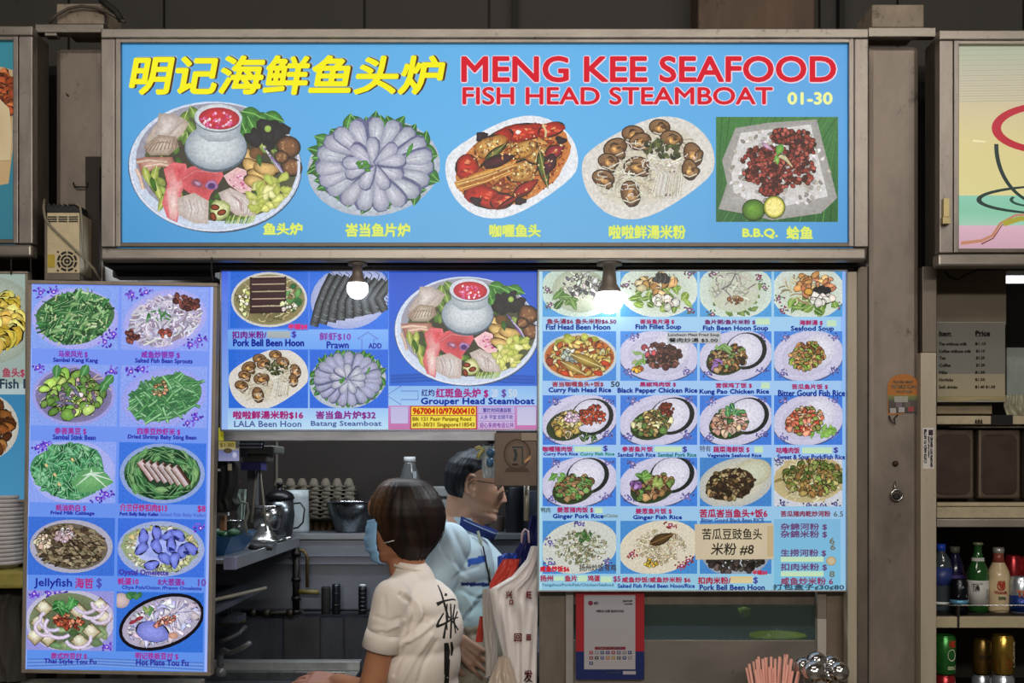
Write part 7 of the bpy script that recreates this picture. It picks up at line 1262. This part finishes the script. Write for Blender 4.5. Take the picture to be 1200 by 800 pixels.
# shirt
sb_ = MB()
for (x, y, rx, ry, rz) in ((532, 648, .125, .185, .085), (532, 662, .132, .2, .11), (531, 690, .134, .185, .14), (537, 722, .128, .172, .11)): sb_.ell(q(x, y), (rx, ry, rz), 28, 18)
limb(sb_, [q(541, 614), q(533, 634)], [.062, .09]); capsule(sb_, shR + Vector((.0, .02, .0)), shR.lerp(elR, .66), .073, .062); capsule(sb_, shL, shL.lerp(elL, .66), .072, .064)
def shirt_c(co):
    x, y = px_of(co); c = np.tile(lin('#b4cad6'), (len(co), 1)); nv = np.array(lin('#1c2c68')); bl = np.array(lin('#2c54a8'))
    m_ = (np.abs(y - 684.5 - (x - 560) * .02) < 2.2) & (x > 540); c[m_] = nv; m_ = (y > 651 + (565 - x) * .25) & (y < 659.5 + (565 - x) * .25) & (x > 548) & (x < 570) & (co[:, 1] < YM); c[m_] = bl
    m_ = (y > 688) & (x > 500); c[m_] *= np.array([.92, 1, .97]); return c
cr1 = [([(528, 615), (540, 640), (549, 662)], 3, -.006), ([(521, 612), (530, 640), (533, 670)], 4, .006), ([(508, 622), (520, 645), (540, 668)], 3.5, -.005), ([(512, 640), (530, 662), (545, 678)], 3, .006), ([(570, 690), (552, 705), (540, 722)], 2.5, .006), ([(571, 699), (556, 712), (543, 728)], 2, -.005), ([(540, 690), (556, 700), (572, 700)], 2.2, -.005), ([(545, 698), (552, 712), (548, 724)], 2, .005), ([(536, 672), (548, 668), (560, 664)], 2.4, -.005), ([(558, 620), (564, 645), (570, 670)], 2, -.003)]
CLOTHM = vcol_mat('cotton_shirt', .85, .04, 300, .2, 0, .4, 500)
shirt = remesh(sb_, 'shirt', CLOTHM, man, .005, 9, creases(cr1, .0022, 1), shirt_c); shirt['label'] = 'pale blue shirt with navy bands'
# collar: a band round the neck, leaning forward
def band(M_pts, h, th, mt, name, parent):
    m = MB(); n = len(M_pts); V = []
    for p, o_, up in M_pts: V += [p, p + up * h, p + up * h + o_ * th, p + o_ * th]
    fs = [(i * 4 + a, i * 4 + (a + 1) % 4, ((i + 1) % n) * 4 + (a + 1) % 4, ((i + 1) % n) * 4 + a) for i in range(n) for a in range(4)]
    m.add(V, fs, True); return m.build(name, mt, parent)
def neck_ring(c, axis, rx, ry, drop=0, n=36):
    ax = Vector(axis).normalized(); f = Vector((1, 0, 0)); f = (f - ax * f.dot(ax)).normalized(); l = ax.cross(f)
    return [(Vector(c) + f * rx * math.cos(t) + l * ry * math.sin(t) - ax * drop * max(0, math.cos(t)), (f * math.cos(t) + l * math.sin(t)), ax) for t in [2 * math.pi * i / n for i in range(n)]]
cb = band(neck_ring(q(553, 622), (.45, 0, 1), .071, .068), .034, .007, mat('collar_blue', '#1f3274', .8), 'collar', man); band(neck_ring(q(557.5, 614.5), (.45, 0, 1), .0785, .0755), .0035, .001, mat('collar_stripe', '#9fb4d4', .8), 'collar_stripe', cb)
MB().tube([q(560, 622, YM - .1), q(566, 645, YM - .1), q(573, 668, YM - .09), q(576, 700, YM - .06)], .0045, 8).build('apron_strap', mat('apron_strap', '#8c9484', .8), man)
MB().tube([q(566, 640, YM - .12), q(570, 660, YM - .115), q(576, 690, YM - .09)], .0025, 8).build('cord', BLACKR, man)
tr = MB()
for (x, y, rx, ry, rz) in ((544, 728, .126, .165, .05), (550, 760, .134, .175, .13), (552, 800, .132, .18, .12)): tr.ell(q(x, y), (rx, ry, rz), 24, 16)
for s_ in (-1, 1): hx = Vector((hip.x + .005, YM + s_ * .09, .86)); kn = Vector((hip.x + .02, YM + s_ * .1, .48)); an = Vector((hip.x - .01, YM + s_ * .11, .12)); limb(tr, [hx, kn, an], [.1, .078, .065])
to = remesh(tr, 'trousers', CLOTHM, man, .007, 4, creases([([(545, 735), (560, 760), (570, 800)], 4, .008), ([(575, 735), (566, 770), (560, 800)], 4, -.008), ([(540, 716), (575, 718)], 2, -.006), ([(540, 722), (576, 724)], 2, .004)], .002, 4), '#9a9484'); to['label'] = 'beige trousers and apron'
for s_ in (-1, 1):
    a = Vector((hip.x - .01, YM + s_ * .11, .05)); m = MB(); limb(m, [a + Vector((-.03, 0, 0)), a + Vector((.14, s_ * .02, -.008))], [.05, .042]); m.box(a.x - .08, a.x + .19, a.y - .045, a.y + .045, 0, .02); m.build('shoe', BLACKR, man)

# ---- the woman seen from behind
YW = 3.25; kw = YW / F; woman = empty('person', (P(492, 0, YW).x, YW, 0), 'woman with a brown bob and light blue face mask, in a cream tee, back turned', 'person')
fw = Vector((-.93, .36, -.12)).normalized(); MW = frame_M(P(468.5, 612, YW), fw, (-.05, 0, 1), 1.0)
w_ = lambda x, y, Y=YW: P(x, y, Y)
mb = MB(); head_mesh(mb, MW); ear(mb, MW, 1, .9); ear(mb, MW, -1, .9)
limb(mb, [MW @ Vector((-.03, 0, -.05)), w_(481, 664), w_(486, 690)], [.042, .043, .055]); capsule(mb, MW @ Vector((.02, 0, -.08)), w_(472, 668), .032, .04)
ax_s = Vector((-.36, -.93, 0)); ax_f = Vector((-.93, .36, 0)); Rw = Matrix((ax_f, -ax_s, Vector((0, 0, 1)))).transposed()
for (x, y, rx, ry, rz) in ((488, 716, .09, .14, .075), (491, 740, .095, .14, .115), (494, 790, .095, .135, .13), (495, 850, .1, .155, .12)): mb.ell(w_(x, y), (rx, ry, rz), 24, 16, Rw)
cw = w_(488, 694); wsL = cw + ax_s * .155 + Vector((0, 0, -.005)); wsR = cw - ax_s * .135 + Vector((-.02, 0, -.03))
weL = w_(434, 812, 3.13); wwL = w_(396, 799, 3.24); weR = wsR + Vector((-.02, .06, -.28)); wwR = weR + Vector((-.17, .04, -.09))
limb(mb, [wsL, weL, wwL], [.038, .037, .027]); limb(mb, [wsR, weR, wwR], [.044, .035, .025])
hand(mb, wwL, (-.96, .25, .05), (.15, -.45, .9), .98, .12, (.12, .3, .3), -1); hand(mb, wwR, (-1, .1, 0), (0, .1, 1), .95, .1, (.3, .4, .4), 1)
for s_ in (-1, 1):
    b0 = Vector((w_(495, 0).x, YW, .84)) + ax_s * .085 * s_; kn = Vector((b0.x - .02, b0.y, .46)); an = Vector((b0.x, b0.y, .08)); limb(mb, [b0, kn, an], [.085, .058, .038]); limb(mb, [an + Vector((.02, 0, -.035)), an + Vector((-.13, .05, -.05))], [.036, .03])
remesh(mb, 'body', SKIN, woman, .0042, 3, None, skin_col('#b27c5c', [(tuple(wwL + Vector((-.08, .02, 0))), .09, '#a88078', .8), (tuple(MW @ Vector((.0, .05, -.08))), .06, '#8a5c46', .6)]))
# hair: a bob, rows of (y, left, right) in the view and depth kept round
def bob():
    rows = [(559.5, 466, 476), (561, 455, 491), (564, 449, 499), (569, 443, 506), (576, 438.5, 512), (584, 434.5, 516.5), (593, 432.5, 519.5), (603, 433, 521), (612, 437, 521), (621, 440.5, 519.5), (630, 445, 516.5), (638, 451, 512), (645, 457.5, 506.5), (651, 463.5, 501), (656, 468.5, 498), (660, 474, 493)]
    V = []; Cc = []; Fs = []; n = 150; sub = []
    for i in range(len(rows) - 1):
        for u in range(4): t = u / 4; sub.append([a + (b - a) * t for a, b in zip(rows[i], rows[i + 1])])
    sub.append(rows[-1]); H = len(sub)
    for i, (y, xl, xr) in enumerate(sub):
        cx_ = (xl + xr) / 2; hw = (xr - xl) / 2 * kw; dep = hw * (1.0 if y < 620 else 1 + (y - 620) / 40 * .35)
        for j in range(n):
            th = 2 * math.pi * j / n; sw = th + .006 * (y - 560) * math.sin(th * 2)
            g = .0032 * noise.noise(Vector((math.cos(sw) * 9, math.sin(sw) * 9, y * .012))) + .0022 * noise.noise(Vector((math.cos(sw) * 26, math.sin(sw) * 26, y * .02)))
            r_ = 1 + g / max(.01, hw) * min(1, (y - 559) / 12); face = (math.cos(th) < -.55 and math.sin(th) > -.15 and y > 606)      # hair parts over the face, which turns away
            if face: r_ *= .86
            c = P(cx_, y, YW); V.append((c.x + hw * r_ * math.cos(th), YW + .004 + dep * r_ * math.sin(th), c.z))
            t = .5 + .55 * noise.noise(Vector((math.cos(sw) * 16, math.sin(sw) * 16, y * .008))) + .3 * noise.noise(Vector((math.cos(sw) * 50, math.sin(sw) * 50, y * .01))); t = min(1, max(0, t)) ** 1.6
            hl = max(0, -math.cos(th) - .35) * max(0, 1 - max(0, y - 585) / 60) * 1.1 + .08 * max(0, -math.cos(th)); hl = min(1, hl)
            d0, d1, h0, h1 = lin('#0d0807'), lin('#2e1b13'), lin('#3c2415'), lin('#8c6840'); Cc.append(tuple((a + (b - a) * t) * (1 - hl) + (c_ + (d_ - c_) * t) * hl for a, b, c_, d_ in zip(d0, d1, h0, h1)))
    for i in range(H - 1):
        for j in range(n): a = i * n + j; b = i * n + (j + 1) % n; Fs.append((a, a + n, b + n, b))
    Fs.append(tuple(range(n))); Fs.append(tuple(range(H * n - 1, (H - 1) * n - 1, -1)))
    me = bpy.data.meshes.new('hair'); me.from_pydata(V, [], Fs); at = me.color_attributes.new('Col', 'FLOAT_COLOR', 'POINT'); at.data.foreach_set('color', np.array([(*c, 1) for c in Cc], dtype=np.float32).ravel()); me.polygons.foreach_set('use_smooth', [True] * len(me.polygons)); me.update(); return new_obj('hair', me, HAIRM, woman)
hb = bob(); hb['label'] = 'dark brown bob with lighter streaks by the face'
for pts in ([(519, 588), (522.5, 605), (520, 625), (513, 640)], [(516, 580), (521.5, 596), (521.5, 615)]): MB().tube([w_(x, y, YW) for x, y in pts], [.001, .0016, .0014, .0006][:len(pts)], 6).build('hair_strand', mat('strand', '#1c120e', .4), woman)
# mask
mm = MB(); nz, nt2 = 22, 26; V = []
for i in range(nz + 1):
    u = i / nz; z = -.108 + .122 * u
    for j in range(nt2 + 1):
        v = (j / nt2 - .5) * 2; th = v * (1.2 - .12 * math.sin(math.pi * u)); o_ = .014 * math.cos(v * 1.5) * (.5 + .5 * math.sin(math.pi * u)) + .0018 * math.sin(u * 25) * math.cos(v * 1.5) + .008
        x, y, zz = head_pt(z, th, o_); V.append(MW @ Vector((x + .012 * math.exp(-(v / .3) ** 2) * math.sin(math.pi * min(1, u * 1.0)), y, z - .012 * abs(v) * (u - .5) * -1)))
mm.add(V, [(i * (nt2 + 1) + j, i * (nt2 + 1) + j + 1, (i + 1) * (nt2 + 1) + j + 1, (i + 1) * (nt2 + 1) + j) for i in range(nz) for j in range(nt2)], True)
mo = mm.build('face_mask', mat('mask_blue', '#8fbfe8', .8, 0, .06, 60), woman); so = mo.modifiers.new('t', 'SOLIDIFY'); so.thickness = .0015; mo['label'] = 'light blue pleated face mask'
for zz0, zz1 in ((-.085, -.03),): MB().tube([w_(450, 636, YW - .066), w_(455, 635, YW - .076), w_(462, 633, YW - .084)], .0012, 6).build('ear_loop', WHITEP, mo)
# tee shirt
CLOTH2 = mat('tee_cotton', '#e2d8ce', .85, 0, .03, 60, bump=.2)
sb_ = MB()
for (x, y, rx, ry, rz) in ((486, 697, .09, .14, .055), (488, 712, .112, .17, .085), (492, 738, .12, .162, .12), (493, 775, .112, .155, .12), (492, 812, .112, .155, .12)): sb_.ell(w_(x, y), (rx, ry, rz), 30, 20, Rw)
limb(sb_, [w_(480.5, 668), w_(484, 682), w_(486, 694)], [.051, .066, .09]); capsule(sb_, w_(483, 682), wsL + Vector((0, .02, .0)), .052, .05); capsule(sb_, w_(483, 682), wsR, .05, .045); sl = wsL.lerp(weL, .5)
capsule(sb_, wsL + Vector((0, .008, .002)), wsL.lerp(weL, .22), .056, .053); capsule(sb_, wsL.lerp(weL, .2), wsL.lerp(weL, .40), .053, .047); capsule(sb_, wsR, wsR.lerp(weR, .45), .058, .05)
cr2 = [([(470, 696), (482, 705), (486, 722), (480, 742)], 3, -.008), ([(476, 694), (492, 710), (494, 726)], 2.5, .005), ([(500, 722), (490, 735), (474, 748)], 2.4, -.007), ([(508, 730), (494, 742), (478, 752)], 2.2, .006), ([(474, 728), (478, 742), (470, 756)], 2.2, .005), ([(488, 700), (498, 718), (500, 730)], 2, -.004), ([(440, 722), (456, 728), (468, 724)], 2, -.003), ([(438, 736), (452, 738), (466, 733)], 2.4, .004), ([(450, 700), (452, 720), (448, 740)], 3, -.003), ([(505, 745), (488, 768), (470, 800)], 3, .006), ([(512, 752), (498, 775), (490, 800)], 3, -.006), ([(478, 755), (470, 770), (462, 790)], 2.5, -.006), ([(427, 752), (443, 757), (458, 763)], 1.2, -.003)]
tee = remesh(sb_, 'tee_shirt', CLOTHM, woman, .0045, 9, creases(cr2, .0022, 2), '#e2d8ce'); tee['label'] = 'cream tee shirt with black brush lettering down the back'
da = (weL - wsL).normalized(); MB().lathe(wsL.lerp(weL, .33), [(.0515, 0), (.0535, .02), (.0545, .052), (.0525, .053), (.050, .02), (.048, 0), (.0515, 0)], 40, tuple(da)).build('sleeve_hem', CLOTH2, woman)
cbn = band(neck_ring(w_(481, 666.5), (.22, .0, 1), .053, .053), .008, .004, mat('tee_rib', '#ccbfb0', .85), 'neck_rib', woman)
ST = [([(513, 685), (517, 694), (521, 708), (525, 722), (522, 735), (520, 748)], [1, 2, 2.6, 2.4, 2, 2.8]), ([(512, 708), (520, 704), (530, 702), (536, 703)], [5, 2.4, 2, 1.6]), ([(521, 696), (524, 697)], [3.4, 3]), ([(524, 707), (523, 722), (524, 738)], [1.6, 1.8, 1.4]), ([(528, 707), (529, 726), (528, 748)], [1.6, 2.2, 2]), ([(533, 708), (531, 722), (534, 735)], [1.6, 2, 1.4]),
    ([(520, 718), (514, 728), (512, 734), (520, 731), (530, 725), (537, 723)], [1.6, 2.4, 3.4, 2.6, 2, 1.6]), ([(526, 722), (532, 730), (537, 738)], [1.6, 2, 1.6]), ([(536, 716), (532, 728), (534, 742)], [1.6, 1.8, 1.4]), ([(523, 753), (524, 764), (523, 778), (522, 790)], [5, 7, 5, 3]), ([(529, 752), (530, 760), (529, 768)], [2.4, 3.4, 2]), ([(526, 772), (524, 788), (523, 805)], [3, 5, 6])]
paint_on(tee, ST, None, 'brush_lettering', 'black brush characters running down the back')
tr = MB()
for (x, y, rx, ry, rz) in ((495, 855, .105, .16, .12),): tr.ell(w_(x, y), (rx, ry, rz), 24, 16, Rw)
for s_ in (-1, 1): b0 = Vector((w_(495, 0).x, YW, .82)) + ax_s * .085 * s_; limb(tr, [b0, Vector((b0.x - .02, b0.y, .46)), Vector((b0.x, b0.y, .11))], [.095, .072, .06])
remesh(tr, 'trousers', CLOTHM, woman, .008, 4, None, '#23242a')
for s_ in (-1, 1):
    a = Vector((w_(495, 0).x, YW, .05)) + ax_s * .085 * s_; m = MB(); limb(m, [a + Vector((.03, -.01, 0)), a + Vector((-.12, .045, -.008))], [.046, .04]); m.box(a.x - .17, a.x + .08, a.y - .04, a.y + .07, 0, .02); m.build('shoe', mat('shoe_grey', '#4c4c50', .7), woman)
